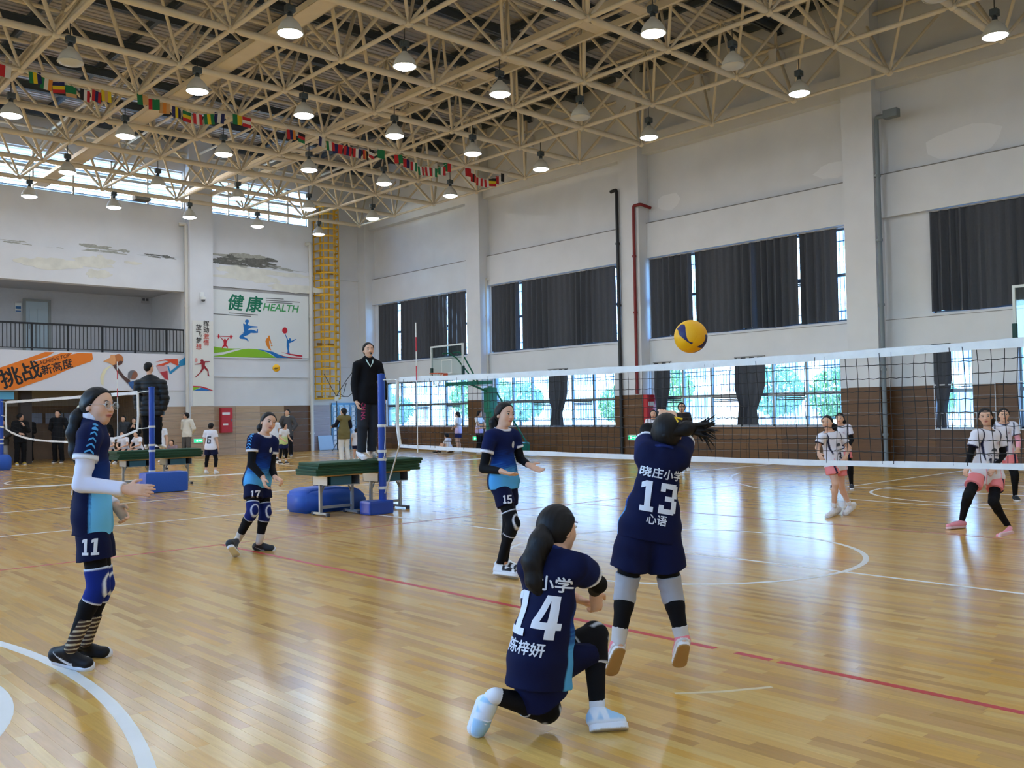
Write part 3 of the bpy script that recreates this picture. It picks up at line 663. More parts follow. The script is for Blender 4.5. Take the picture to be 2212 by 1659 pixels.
# ------------------------------------------------------------------ caged ladder
m_yel = mat('ladder_yellow', (230, 176, 24), .45)
a, b = on_y(681, 863, YC - .1), on_y(727, 863, YC - .1); lx0, lx1 = a[0], b[0]; lz0 = a[2]; lz1 = 10.2; LW = lx1 - lx0
ld = empty('cage_ladder', ((lx0+lx1)/2, YC - .12, lz0), 'tall yellow caged ladder fixed to the corner wall', 'ladder'); LH = lz1 - lz0
for s in (-1, 1): MB().box((s*.2-.025, -.02, 0), (s*.2+.025, .02, LH)).build('stringer', m_yel, ld)
rg = MB().tube([(-.2, 0, 0), (.2, 0, 0)], .016, 8).mesh('rung', m_yel)
for k in range(26): link('rung', rg, ld, (0, 0, .15 + k*.31))
R_ = LW/2
hoopP = [(-R_, .06, 0)] + [(R_*math.cos(math.pi*(1 + i/14)), -.02 + .72*math.sin(math.pi*(1 + i/14)), 0) for i in range(15)] + [(R_, .06, 0)]
hp = MB()
for i in range(len(hoopP)-1):
    p, q = np.array(hoopP[i]), np.array(hoopP[i+1]); d = (q-p)/np.linalg.norm(q-p); nn = np.array([-d[1], d[0], 0])*.006; hp.obox((p+q)/2, (q-p)/2, nn, (0, 0, .034))
hp = hp.mesh('cage_hoop', m_yel)
for k in range(27): link('cage_hoop', hp, ld, (0, 0, .03 + k*(LH-.06)/26))
for ang in (180, 225, 270, 315, 360):
    x, yv = R_*math.cos(math.radians(ang)), -.02 + .72*math.sin(math.radians(ang)); MB().box((x-.02, yv-.008, 0), (x+.02, yv+.008, LH)).build('cage_strap', m_yel, ld)
for z, xa, xb in [(q, *w) for q in (.02, 2.25, 5.3) for w in ((-.42, -.18), (.1, .4))]: MB().box((xa, -.03, z), (xb, 0, z+.12)).build('wall_bracket', mat('bracket_ochre', (150, 108, 18), .5), ld)

# ------------------------------------------------------------------ corner glass door, cabinets, signs
dx0, dx1 = on_y(716, 920, YC)[0], on_y(768, 920, YC)[0]
dg = empty('door_3', (dx0, YC - .03, 0), kind='structure'); DW = dx1 - dx0
fr = MB().box((0, -.04, 1.9), (DW, .04, 1.98))
for k in range(5): fr.box((DW*k/4-.025, -.04, 0), (DW*k/4+.025, .04, 1.9))
fr.box((0, -.04, .9), (DW, .04, .95)).build('door_frame', mat('door_steel_blue', (86, 128, 160), .4, .3), dg)
m_frost = mat('frosted_panel', (176, 214, 240), .25, spec=.6)
for k in range(4):
    for (z0, z1) in ((0, .9), (.95, 1.9)): MB().box((DW*k/4+.025, -.006, z0), (DW*(k+1)/4-.025, .006, z1)).build('door_pane', m_frost, dg)
orn = MB()
for i in range(9):
    z = .0 + i*.2; orn.obox((.0, -.02, z), (.07, 0, 0), (0, .006, 0), (0, 0, .07)); orn.tube([(-.1, -.02, z+.1), (0, -.03, z+.13), (.1, -.02, z+.08)], .018, 6)
orn = orn.mesh('paper_ornament', mat('ornament_white', (226, 238, 246), .6))
for k in range(4): link('paper_ornament', orn, dg, (DW*(k+.5)/4, -.03, .12))
tag(MB().obox((0, 0, .30), (.34, 0, 0), (0, .015, 0), (0, .06, .30)).build('leaning_board', mat('board_pale_blue', (168, 192, 208), .4), loc=(on_y(700, 960, YC)[0], YC - .14, .012)), 'pale blue board leaning on the wall beside the corner door', 'board')
def cabinet(loc, w, h, axis, label):
    root = empty('fire_cabinet', loc, label, 'cabinet'); m_fc = mat('cabinet_red', (186, 36, 48), .45); ax = np.array(axis, float); nrm = np.array([ax[1], -ax[0], 0])
    def pb(n, a0, a1, z0, z1, d0, d1, m, p=root):
        c = ax*(a0+a1)/2 + nrm*(d0+d1)/2 + np.array([0, 0, (z0+z1)/2]); return MB().obox(c, ax*(a1-a0)/2, nrm*abs(d1-d0)/2, (0, 0, (z1-z0)/2)).build(n, m, p)
    pb('body', 0, w, 0, h, 0, .14, m_fc); dd = pb('door', .02, w-.02, .02, h-.02, .14, .16, m_fc)
    pb('printed_label', .05, w*.75, h*.72, h*.82, .16, .164, m_pw, dd); pb('printed_label', .08, w*.6, h*.30, h*.37, .16, .164, m_pw, dd); pb('handle', w*.85, w*.9, h*.45, h*.55, .16, .18, m_alu, dd); return root
p0, p1 = on_y(474, 935, 33.97), on_y(499, 881, 33.97); cabinet((p0[0], 33.98, p0[2]), p1[0]-p0[0], p1[2]-p0[2], (1, 0, 0), 'red hydrant cabinet with white labels on the mural wall')
cabinet((22.42, 18.5 - .01, .72), .42, 1.2, (1, 0, 0), 'red cabinet on the column behind the jumping player')
def exit_sign(loc, ax, label):
    root = empty('exit_sign', loc, label, 'sign'); ax = np.array(ax, float); n = np.array([ax[1], -ax[0], 0])
    MB().obox(n*.012, ax*.19, n*.012, (0, 0, .085)).build('housing', mat('sign_silver', (196, 206, 200), .4), root)
    f = MB().obox(n*.027, ax*.16, n*.003, (0, 0, .06)).build('lit_panel', mat('sign_green', (20, 150, 90), .4, emit=(40, 220, 140), estr=1.2), root)
    MB().obox(n*.032 - ax*.05, ax*.03, n*.001, (0, 0, .035)).obox(n*.032 + ax*.06, ax*.05, n*.001, (0, 0, .012)).prism([(0, 0), (.04, .03), (0, .06)], n*.031 + ax*.09 - np.array([0, 0, .03]), ax, (0, 0, 1), n, .002).build('pictogram', mat('sign_white', (220, 250, 236), .5, emit=(220, 255, 240), estr=1.0), f)
p = on_x(1355, 945, 22.37); exit_sign((22.375, 18.9, p[2]), (0, -1, 0), 'green exit sign on the column with the red pipe')
p = on_x(1028, 947, 22.37); exit_sign((22.375, 26.45, p[2]), (0, -1, 0), 'green exit sign on the column beside the standing girls')
p = on_y(428, 952, 33.57); exit_sign((p[0], 33.575, p[2]), (1, 0, 0), 'green exit sign near the player in shirt six')
s = empty('security_camera', on_y(437, 645, 33.55), 'white dome camera on the mural wall column', 'camera')
MB().bbox((-.07, 0, .05), (.07, .06, .25), .02).build('bracket', m_pw, s); MB().lathe([(.09, .06), (.1, .0), (.09, -.05)], 14, (0, -.08, 0)).build('housing', m_pw, s, True)
MB().lathe([(.085, -.05), (.06, -.11), (.0001, -.13)], 14, (0, -.08, 0)).build('dome', mat('dome_grey', (70, 74, 80), .15), s, True)
s = empty('wall_spotlight', on_y(304, 428, 33.9), 'dark wall floodlight under the high louvred window', 'floodlight'); MB().bbox((-.28, -.25, -.12), (.28, .1, .12), .03).build('housing', m_dark, s); MB().box((-.24, -.26, -.1), (.24, -.25, .1)).build('lens', m_gry, s)
s = empty('junction_camera', on_x(800, 603, 22.8), 'small grey bullet camera in the corner under the beam', 'camera'); MB().bbox((-.3, -.08, -.06), (.0, .08, .06), .02).build('housing', m_gry, s); MB().box((-.03, -.03, -.2), (.03, .03, 0)).build('bracket', m_gry, s)
tag(MB().bbox((-.01, 0, 0), (.03, .3, .3), .01).build('electric_box', m_pw, loc=(22.36, 26.3, 2.45)), 'white electric box on the column above the wood panelling', 'box')

# ------------------------------------------------------------------ murals on the back wall (flat printed boards)
def dec(root, name, crop, pts, plane, m, th=.004, off=0.0):
    """flat cut-out printed on a board that lies in the wall plane; points are read off the board"""
    x0, y0, sc = crop; P = [on_y(x0 + x/sc, y0 + y/sc, plane - off) for x, y in pts]; o = np.array(root.location)
    poly = [(p[0], p[2]) for p in P]; area = sum(poly[i-1][0]*poly[i][1] - poly[i][0]*poly[i-1][1] for i in range(len(poly)))
    if area < 0: poly = poly[::-1]
    return MB().prism(poly, (0 - o[0], plane - off - o[1], 0 - o[2]), (1, 0, 0), (0, 0, 1), (0, -1, 0), th).build(name, m, root)
def ell_pts(cx, cy, rx, ry, n=18): return [(cx + rx*math.cos(2*math.pi*i/n), cy + ry*math.sin(2*math.pi*i/n)) for i in range(n)]
PL_ = 33.95
p_red, p_blue, p_green, p_org, p_dgreen, p_lgreen, p_ink, p_grey = (mat('print_' + n, c, .55) for n, c in (('red', (196, 22, 44)), ('royal', (20, 110, 184)), ('lime', (134, 190, 30)), ('orange', (226, 134, 34)), ('emerald', (6, 116, 84)), ('leaf', (70, 160, 96)), ('ink', (22, 20, 26)), ('slate', (96, 98, 98))))
hb = empty('health_mural', (15.5, PL_ + .04, 3.83), 'white mural board with green lettering and coloured athlete figures', 'mural')
MB().bbox((0, -.03, 0), (4.25, .01, 2.62), .006).build('board', mat('board_white', (226, 230, 228), .5), hb); MB().box((0, -.04, 2.56), (4.25, .01, 2.68)).build('top_trim', mat('trim_grey', (160, 160, 160), .5), hb)
PL_ = 33.957; C5 = (440, 600, 9.217)
dec(hb, 'green_hill', C5, [(185, 1365), (300, 1385), (460, 1405), (640, 1410), (760, 1400), (620, 1425), (420, 1475), (185, 1500)], PL_, p_green)
dec(hb, 'green_hill', C5, [(185, 1560), (400, 1525), (600, 1470), (780, 1420), (900, 1412), (1040, 1420), (1180, 1455), (1320, 1520), (1440, 1595), (185, 1572)], PL_, p_green)
dec(hb, 'blue_ribbon', C5, [(1040, 1420), (1180, 1435), (1380, 1475), (1500, 1530), (1600, 1570), (1700, 1595), (1450, 1595), (1330, 1510), (1200, 1460)], PL_, p_blue)
dec(hb, 'red_ribbon', C5, [(1540, 1480), (1700, 1510), (1850, 1530), (1965, 1545), (1965, 1575), (1850, 1565), (1700, 1530)], PL_, p_red)
dec(hb, 'red_ribbon', C5, [(1490, 1525), (1600, 1560), (1750, 1585), (1965, 1595), (1965, 1606), (1740, 1600), (1590, 1575)], PL_, p_red)
dec(hb, 'barbell', C5, [(255, 1155), (580, 1168), (580, 1180), (255, 1168)], PL_, p_red); dec(hb, 'barbell_plate', C5, ell_pts(300, 1168, 18, 46), PL_, p_red, off=.002); dec(hb, 'barbell_plate', C5, ell_pts(541, 1178, 18, 44), PL_, p_red, off=.002)
dec(hb, 'weightlifter', C5, [(340, 1178), (400, 1250), (408, 1222), (422, 1212), (436, 1222), (445, 1250), (505, 1180), (512, 1188), (462, 1270), (452, 1330), (480, 1370), (485, 1432), (470, 1390), (440, 1368), (405, 1372), (378, 1395), (364, 1436), (366, 1375), (398, 1330), (396, 1268), (330, 1185)], PL_, p_red, off=.002)
dec(hb, 'martial_artist', C5, [(785, 910), (835, 930), (850, 900), (822, 880), (828, 845), (860, 830), (895, 842), (900, 870), (880, 915), (870, 935), (920, 955), (1070, 968), (1072, 990), (960, 992), (900, 1010), (878, 1050), (940, 1032), (1000, 1045), (1055, 1068), (1062, 1025), (1078, 1022), (1080, 1098), (1000, 1102), (940, 1095), (880, 1140), (790, 1172), (870, 1215), (895, 1262), (880, 1262), (830, 1225), (730, 1215), (708, 1185), (725, 1150), (800, 1095), (760, 1085), (805, 1075)], PL_, p_blue, off=.002)
dec(hb, 'basketball_player', C5, [(1300, 1148), (1318, 1155), (1318, 1185), (1335, 1250), (1352, 1320), (1340, 1318), (1318, 1255), (1302, 1262), (1310, 1340), (1335, 1420), (1345, 1450), (1300, 1420), (1250, 1345), (1228, 1270), (1245, 1215), (1280, 1190), (1285, 1158)], PL_, p_org, off=.002); dec(hb, 'printed_ball', C5, ell_pts(1355, 1348, 17, 17, 12), PL_, p_org, off=.002)
dec(hb, 'tennis_player', C5, [(1612, 1118), (1625, 1118), (1680, 1235), (1700, 1240), (1695, 1215), (1715, 1202), (1738, 1215), (1735, 1240), (1745, 1258), (1840, 1215), (1845, 1226), (1760, 1280), (1700, 1305), (1708, 1360), (1695, 1440), (1718, 1508), (1665, 1508), (1672, 1450), (1652, 1370), (1655, 1260), (1662, 1240)], PL_, p_blue, off=.002); dec(hb, 'printed_racket', C5, ell_pts(1615, 1050, 52, 62), PL_, p_red, off=.002)
for (xa, ya, xb, yb_) in ((1235, 408, 1592, 426), (1235, 448, 1915, 488), (1235, 484, 1762, 514), (500, 700, 1078, 742), (185, 716, 945, 768)): dec(hb, 'printed_rule', C5, [(xa, ya-7), (xb, yb_-7), (xb, yb_+7), (xa, ya+7)], PL_, p_grey)
def wall_text(root, body, u, v, px_h, plane, m, bold, shear=0.0, rot=0.0, name='lettering', sx=1.0):
    c = on_y(u, v, plane); h = abs(on_y(u, v - px_h/2, plane)[2] - on_y(u, v + px_h/2, plane)[2]); o = np.array(root.location)
    ca, sa = math.cos(rot), math.sin(rot); return text_on(body, name, root, h, c - o, (ca, 0, sa), (-sa, 0, ca), m, bold*h, shear, thick=.004, sx=sx)
wall_text(hb, '健', 507, 656, 37, PL_, p_dgreen, .022, .2); wall_text(hb, '康', 547.5, 660, 37, PL_, p_dgreen, .022, .2); wall_text(hb, 'HEALTH', 606, 666, 22, PL_, p_lgreen, .016, .22, sx=1.04)
# column banner
PC = 33.57; cb = empty('column_mural', (14.62, 33.59, 1.9), 'narrow printed panel with brush lettering on the column', 'mural'); MB().bbox((0, -.012, 0), (.82, .005, 3.2), .004).build('panel', mat('panel_ivory', (226, 226, 220), .5), cb)
p_brush, p_brick, p_maroon = mat('print_brush', (50, 46, 46), .6), mat('print_brick', (206, 96, 84), .6), mat('print_maroon', (150, 30, 44), .6)
for k, ch in enumerate('挥动激情'): wall_text(cb, ch, 445.5, 700 + 13.8*k, 13.5, PC, p_brick if k > 1 else p_brush, .012)
for k, ch in enumerate('放飞梦想'): wall_text(cb, ch, 429.5, 708 + 14*k, 13.5, PC, p_brick if k > 2 else p_brush, .012)
C6 = (200, 740, 7.9); PC2 = PC
dec(cb, 'badminton_player', C6, [(1740, 365), (1835, 352), (1850, 330), (1838, 300), (1860, 285), (1888, 290), (1895, 318), (2005, 318), (2005, 328), (1920, 342), (1915, 390), (1960, 450), (1978, 480), (1985, 555), (2005, 572), (1965, 572), (1962, 490), (1905, 440), (1870, 490), (1800, 560), (1750, 598), (1755, 580), (1830, 510), (1862, 440), (1858, 370), (1745, 375)], PC2, p_maroon, off=.002)
dec(cb, 'printed_racket', C6, ell_pts(1768, 300, 24, 38), PC2, mat('print_pink', (222, 160, 156), .6), off=.002)
dec(cb, 'rainbow_stripe', C6, [(1715, 738), (1850, 745), (1960, 775), (2062, 822), (2040, 825), (1940, 790), (1840, 765), (1715, 755)], PC2, p_red, off=.002); dec(cb, 'rainbow_stripe', C6, [(1715, 757), (1830, 768), (1760, 800), (1715, 815)], PC2, p_green, off=.002); dec(cb, 'rainbow_stripe', C6, [(1760, 806), (1860, 772), (1960, 800), (2020, 822), (1720, 820)], PC2, p_blue, off=.002)
# orange banner on the gallery front
PO = 33.96; ob = empty('orange_banner', (XL, 33.98, 2.48), 'long white banner with an orange brush stroke and a dunking player', 'banner'); MB().bbox((0, -.012, 0), (14.5 - XL, .01, 1.35), .005).build('banner_sheet', mat('banner_white', (222, 222, 228), .5), ob)
C7 = (0, 750, 9.217); p_stroke = mat('print_tangerine', (236, 124, 22), .55)
dec(ob, 'brush_stroke', C7, [(-600, 560), (0, 405), (320, 300), (900, 95), (1080, 98), (960, 175), (570, 305), (780, 265), (1230, 112), (1450, 115), (1400, 150), (1560, 115), (1835, 122), (1845, 200), (1855, 235), (1800, 285), (1400, 425), (1000, 600), (280, 850), (-600, 855)], PO, p_stroke)
wall_text(ob, '挑', 24, 818, 44, PO - .004, p_ink, .020, 0, .32); wall_text(ob, '战', 67, 804, 42, PO - .004, p_ink, .020, 0, .32)
for ch, u, v in (('新', 101, 800), ('高', 123.5, 794), ('度', 146, 787.5)): wall_text(ob, ch, u, v, 22, PO - .004, p_ink, .016, 0, .26)
wall_text(ob, 'ACHIEVE TOP', 117, 776.5, 11, PO - .004, mat('print_cocoa', (84, 40, 22), .6), .012, .3, .3, sx=.95)
C8 = (200, 740, 7.9); p_skin, p_skd, p_jer = mat('print_skin', (146, 96, 74), .6), mat('print_skin_dark', (86, 58, 52), .6), mat('print_jersey', (50, 96, 156), .6)
dec(ob, 'printed_swoosh', C8, [(330, 400), (240, 470), (190, 590), (185, 740), (140, 700), (130, 590), (180, 470), (300, 385)], PO, mat('print_cream', (232, 226, 190), .6))
dec(ob, 'printed_ball', C8, ell_pts(440, 292, 84, 98), PO, mat('print_ball', (190, 116, 62), .6), off=.002); dec(ob, 'printed_ball_shade', C8, [(395, 385), (460, 310), (520, 320), (500, 365), (440, 390)], PO, p_skd, off=.007)
dec(ob, 'printed_flame', C8, [(305, 210), (380, 205), (395, 300), (380, 380), (345, 390), (290, 350), (180, 320), (300, 255)], PO, mat('print_flame', (226, 160, 104), .6), off=.003)
dec(ob, 'printed_arm', C8, [(345, 385), (400, 375), (450, 450), (540, 570), (640, 640), (650, 710), (600, 700), (500, 600), (420, 500)], PO, p_skd, off=.003)
dec(ob, 'printed_head', C8, ell_pts(690, 550, 80, 78), PO, p_skin, off=.003); dec(ob, 'printed_hair', C8, [(600, 590), (610, 510), (650, 475), (720, 480), (680, 530), (660, 600), (620, 630)], PO, mat('print_ash', (110, 110, 116), .6), off=.007); dec(ob, 'printed_jersey', C8, [(600, 680), (760, 640), (800, 820), (700, 815), (640, 750)], PO, p_jer, off=.004)
dec(ob, 'printed_rim', C8, [(1065, 330), (1240, 285), (1450, 280), (1465, 400), (1330, 340), (1210, 395), (1080, 390), (1230, 345), (1300, 320), (1240, 305)], PO, mat('print_rim', (216, 78, 44), .6), off=.003)
dec(ob, 'printed_net', C8, [(1080, 400), (1270, 390), (1300, 640), (1240, 640), (1150, 520)], PO, mat('print_net', (206, 170, 176), .6), off=.002); dec(ob, 'printed_net', C8, [(1150, 510), (1275, 480), (1290, 640), (1230, 610)], PO, mat('print_net_red', (176, 52, 62), .6), off=.005)
dec(ob, 'printed_backboard', C8, [(1610, 235), (1610, 375), (1500, 400), (1340, 535), (1315, 530), (1275, 400), (1300, 400), (1325, 490), (1440, 400), (1480, 360), (1470, 330), (1560, 260)], PO, mat('print_azure', (40, 140, 190), .6), off=.002)
# boards and sign in the passage
plate('passage_sign', -40, 30, 846, 863, 34.2, mat('sign_sky', (96, 178, 214), .5), 'light blue sign at the passage under the gallery', 'sign')
for (u0, u1, k) in ((40, 63, 0), (66, 91, 1), (98, 136, 2), (138, 162, 3)): plate('notice_board', u0, u1, 892, 915 if k < 3 else 911, 37.49, mat('notice_paper', (150, 164, 190), .6), ['leftmost small', 'second small', 'wide third', 'fourth small'][k] + ' pale notice on the dim passage wall', 'notice board', group='notices in the passage')

# ------------------------------------------------------------------ bunting
m_cord = mat('cord_white', (220, 214, 200), .8); FL = {n: mat('flag_' + n, c, .75) for n, c in (('red', (196, 34, 40)), ('white', (226, 222, 212)), ('green', (24, 120, 70)), ('yellow', (226, 196, 30)), ('navy', (30, 36, 92)), ('black', (30, 30, 32)), ('orange', (222, 136, 50)), ('tan', (206, 160, 104)), ('blue', (50, 76, 150)))}
BY = 22.35
FLAGS = [(12, 150, 'red white'), (75, 163, 'green yellow navy'), (102, 177, 'green white orange'), (126, 185, 'navy/yellow/red'), (152, 194, 'green/green/tan'), (183, 203, 'black white red'), (209, 205, 'red navy red'), (230, 204, 'yellow tan yellow'), (308, 211, 'green tan'), (333, 222, 'red green green'), (355, 231, 'tan orange tan'), (380, 240, 'navy yellow navy'), (403, 249, 'green yellow/red'), (427, 254, 'red white red'), (451, 254, 'green yellow green'), (475, 252, 'navy white navy'), (512, 256, 'green yellow'), (532, 262, 'red white/red'), (628, 289, 'red navy orange'), (652, 296, 'black/red/green'), (697, 305, 'navy white'), (714, 313, 'green white red'), (731, 320, 'navy red'), (751, 325, 'red navy red'), (771, 330, 'red white navy'), (789, 333, 'red orange black'), (804, 331, 'black/white/red'), (824, 331, 'green green'), (860, 342, 'red green'), (877, 352, 'red navy'), (893, 359, 'red white green'), (908, 368, 'green white red'), (925, 369, 'red white red'), (938, 371, 'green white green'), (955, 368, 'green white red'), (966, 361, 'green red'), (1010, 372, 'red red'), (1022, 384, 'red black red'), (1036, 392, 'red white red'), (1049, 395, 'white red white'), (1064, 393, 'black/yellow/red'), (1077, 389, 'red white'), (1088, 384, 'black white')]
bt = empty('flag_bunting', tuple(on_y(628, 280, BY)), 'string of small national flags strung under the space frame', 'bunting'); BO = np.array(bt.location)
segs = [FLAGS[0:8], FLAGS[8:18], FLAGS[18:20], FLAGS[20:28], FLAGS[28:36], FLAGS[36:43]]
for sgm in segs:
    pts = [on_y(u, v - 8, BY) - BO for u, v, _ in sgm]; a, b = pts[0] + np.array([-.45, 0, .3]), pts[-1] + np.array([.4, 0, .28])
    MB().tube([a] + pts + [b], .008, 5).build('cord', m_cord, bt)
for k, (u, v, spec) in enumerate(FLAGS):
    p = on_y(u, v - 8, BY) - BO; hor = '/' in spec; cs = spec.replace('/', ' ').split(); w, h = .25, .26; f = MB(); a = random.Random(k).uniform(-.12, .12)
    for i, c in enumerate(cs):
        f.mi = i
        if hor: z1, z0 = -h*i/len(cs), -h*(i+1)/len(cs); x0, x1 = -w/2, w/2
        else: z1, z0 = 0, -h; x0, x1 = -w/2 + w*i/len(cs), -w/2 + w*(i+1)/len(cs)
        y0, y1 = .03*math.sin(7*x0 + k), .03*math.sin(7*x1 + k)
        f.add([(x0, y0-.003, z0), (x1, y1-.003, z0), (x1, y1-.003, z1), (x0, y0-.003, z1), (x0, y0+.003, z0), (x1, y1+.003, z0), (x1, y1+.003, z1), (x0, y0+.003, z1)], [(0, 1, 2, 3), (7, 6, 5, 4), (0, 4, 5, 1), (3, 2, 6, 7), (0, 3, 7, 4), (1, 5, 6, 2)])
    f.build('flag', [FL[c] for c in cs], bt, loc=tuple(p), rot=(0, a, random.Random(k+99).uniform(-.3, .3)))
# ------------------------------------------------------------------ volleyball nets and posts
m_tape = mat('net_tape', (226, 226, 222), .7, noise=.05, scale=9, bump=.2, bscale=25); m_cordb = mat('net_cord', (34, 36, 38), .8); m_blue = mat('post_blue', (20, 66, 160), .35); m_rope = mat('rope_white', (214, 214, 206), .8); m_bpad = mat('pad_blue', (28, 84, 176), .5, bump=.1, bscale=30)
def net(y0, y1, x, ztop, zbot, label, cell=.1, cr=.0032, wave=.008):
    root = empty('volleyball_net', (x, y0, 0), label, 'net'); L = y1-y0
    def band(name, zf, h, seed):
        r = random.Random(seed); n = 60; V = []; F = []
        for i in range(n+1):
            y = L*i/n; z = zf(y0+y); dx = .006*math.sin(i*1.7+seed); w = h*(1 + .1*math.sin(i*.9 + seed))
            V += [(dx-.007, y, z-w/2), (dx-.007, y, z+w/2), (dx+.007, y, z+w/2), (dx+.007, y, z-w/2)]
        for i in range(n):
            for k in range(4): F.append((4*i+k, 4*i+(k+1) % 4, 4*i+4+(k+1) % 4, 4*i+4+k))
        F += [(3, 2, 1, 0), (4*n, 4*n+1, 4*n+2, 4*n+3)]
        return MB().add(V, F).build(name, m_tape, root)
    band('top_tape', ztop, .07, 1); band('bottom_tape', zbot, .05, 2)
    for s, yy in ((0, .0), (1, L)):
        za, zb = zbot(y0+yy), ztop(y0+yy); MB().tube([(0, yy, za), (0, yy + (.06 if s else -.06), za + .3), (0, yy + (.04 if s else -.04), zb)], .025, 6).build('side_tape', m_tape, root)
    c = MB(); n = int(L/cell); nz = 9
    for i in range(1, n):
        y = L*i/n; a, b = zbot(y0+y), ztop(y0+y); pts = [(.004*math.sin(i+k), y + .010*math.sin(k*1.3 + i*.7), a + (b-a)*k/6) for k in range(7)]; c.tube(pts, cr, 4, False)
    for k in range(1, nz):
        pts = []
        for i in range(0, n*4+1):
            y = L*i/(4*n); a, b = zbot(y0+y), ztop(y0+y); pts.append((.004*math.sin(i*.25+k), y, a + (b-a)*k/nz - wave*math.sin(math.pi*i/4)**2*(.6 + .4*math.sin(i*.07 + 2*k)) + .008*math.sin(i*.05 + k)))
        c.tube(pts, cr, 4, False)
    tag(c.build('net_mesh', m_cordb, root), kind='stuff'); return root
NX_ = CX
net(1.35, 10.84, NX_, lambda y: 1.91 + .04*((y-6.1)/4.2)**2, lambda y: .958 + .055*max(0, (y-5.7)/5)**2 + .03*max(0, (4.5-y)/3), 'white taped volleyball net across the near court')
def post(x, y, h, label, group='blue net posts'):
    root = empty('net_post', (x, y, 0), label, 'post', group)
    MB().lathe([(.057, .06), (.057, h-.03), (.062, h-.03), (.062, h), (.0001, h+.01)], 16).build('pole', m_blue, root, True)
    MB().bbox((-.32, -.14, 0), (.10, .14, .20), .03).build('base_weight', m_blue, root)
    for z in (1.30, .92, .80, .16+.22): MB().lathe([(.06, -.02), (.068, -.02), (.068, .02), (.06, .02)], 14, (0, 0, z)).build('strap', m_rope, root)
    return root
pa = post(7.93, 11.55, 2.07, 'blue net post in front of the whistling referee'); PO_ = np.array(pa.location)
def rope(parent, pts, r=.008, name='tie_rope'): 
    o = np.array(parent.location); return MB().tube([np.array(p) - o for p in pts], r, 5).build(name, m_rope, parent)
rope(pa, [(7.93, 11.5, 1.98), (7.84, 11.1, 1.97), (7.75, 10.84, 1.95)]); rope(pa, [(7.93, 11.49, 1.3), (7.9, 11.42, 1.28), (7.92, 11.45, 1.1), (7.9, 11.44, .95)], .007); rope(pa, [(7.93, 11.49, .3), (7.85, 11.15, .72), (7.75, 10.86, 1.02)], .012); rope(pa, [(7.93, 11.48, .92), (7.87, 11.4, .86), (7.9, 11.42, .78), (7.86, 11.42, .84)], .009)
post(7.93, .55, 2.07, 'blue net post just outside the right edge of the photo')
post(7.50, 19.25, 2.12, 'blue net post beside the referee in the black jacket'); pl = post(7.53, 30.9, 2.12, 'blue net post at the left edge of the photo')
wg = empty('post_weight', (7.45, 12.66, 0), 'large blue wedge-shaped foam weight behind the near referee desks', 'weight')
prof = [(-.35, 0), (.75, 0), (.75, .20), (.6, .33), (.2, .37), (-.2, .36), (-.35, .30)]
bm = bmesh.new(); vs = [bm.verts.new((x, -.28, z)) for x, z in prof]; fc = bm.faces.new(vs); ex = bmesh.ops.extrude_face_region(bm, geom=[fc]); bmesh.ops.translate(bm, verts=[v for v in ex['geom'] if isinstance(v, bmesh.types.BMVert)], vec=(0, .56, 0))
bmesh.ops.recalc_face_normals(bm, faces=bm.faces); bmesh.ops.bevel(bm, geom=list(bm.edges), offset=.035, segments=3, affect='EDGES'); me = bpy.data.meshes.new('foam_body'); bm.to_mesh(me); bm.free(); me.materials.append(m_bpad); me.polygons.foreach_set('use_smooth', [True]*len(me.polygons)); link('foam_body', me, wg)
bx = tag(MB().bbox((-.43, -.19, 0), (.43, .19, .40), .06).build('foam_block', m_bpad, loc=(7.42, 18.45, 0), smooth=True), 'long blue foam block on the floor by the far referee platform', 'foam block')
MB().lathe([(.0001, 0), (.22, 0), (.27, .06), (.27, .36), (.2, .46), (.0001, .48)], 20).build('foam_pad', m_bpad, pl, True)
an = empty('net_antenna', (7.715, on_x(903, 900, 7.73)[1], .93), 'thin red and white antenna rod on the near net', 'antenna')
for k in range(9): MB().tube([(0, 0, .0 + k*.2), (0, 0, .2 + k*.2)], .008, 8).build('rod_section', mat('antenna_red', (196, 30, 44), .4) if k in (5, 7) else mat('antenna_white', (230, 228, 220), .4), an)
n2 = net(20.1, 30.3, 7.52, lambda y: 2.02 + .0*y, lambda y: 1.02 + .30*abs((y-25.2)/5.1)**3 - .1, 'white taped volleyball net of the far court', cr=.0013)
for (ya, yb_, z) in ((0, -.79, 2.02), (0, -.79, 1.25), (10.2, 10.74, 2.02), (10.2, 10.74, 1.25), (10.2, 10.74, 1.6)): MB().tube([(0, ya, z), (0, yb_, z + .03)], .010, 5).build('tie_rope', m_rope, n2)
an = empty('net_antenna', (7.50, 21.2, .95), 'thin pale antenna rod on the far net', 'antenna')
for k in range(9): MB().tube([(0, 0, .2*k), (0, 0, .2 + .2*k)], .009, 8).build('rod_section', mat('antenna_red', (196, 30, 44)) if k in (5, 7) else mat('antenna_white', (230, 228, 220)), an)

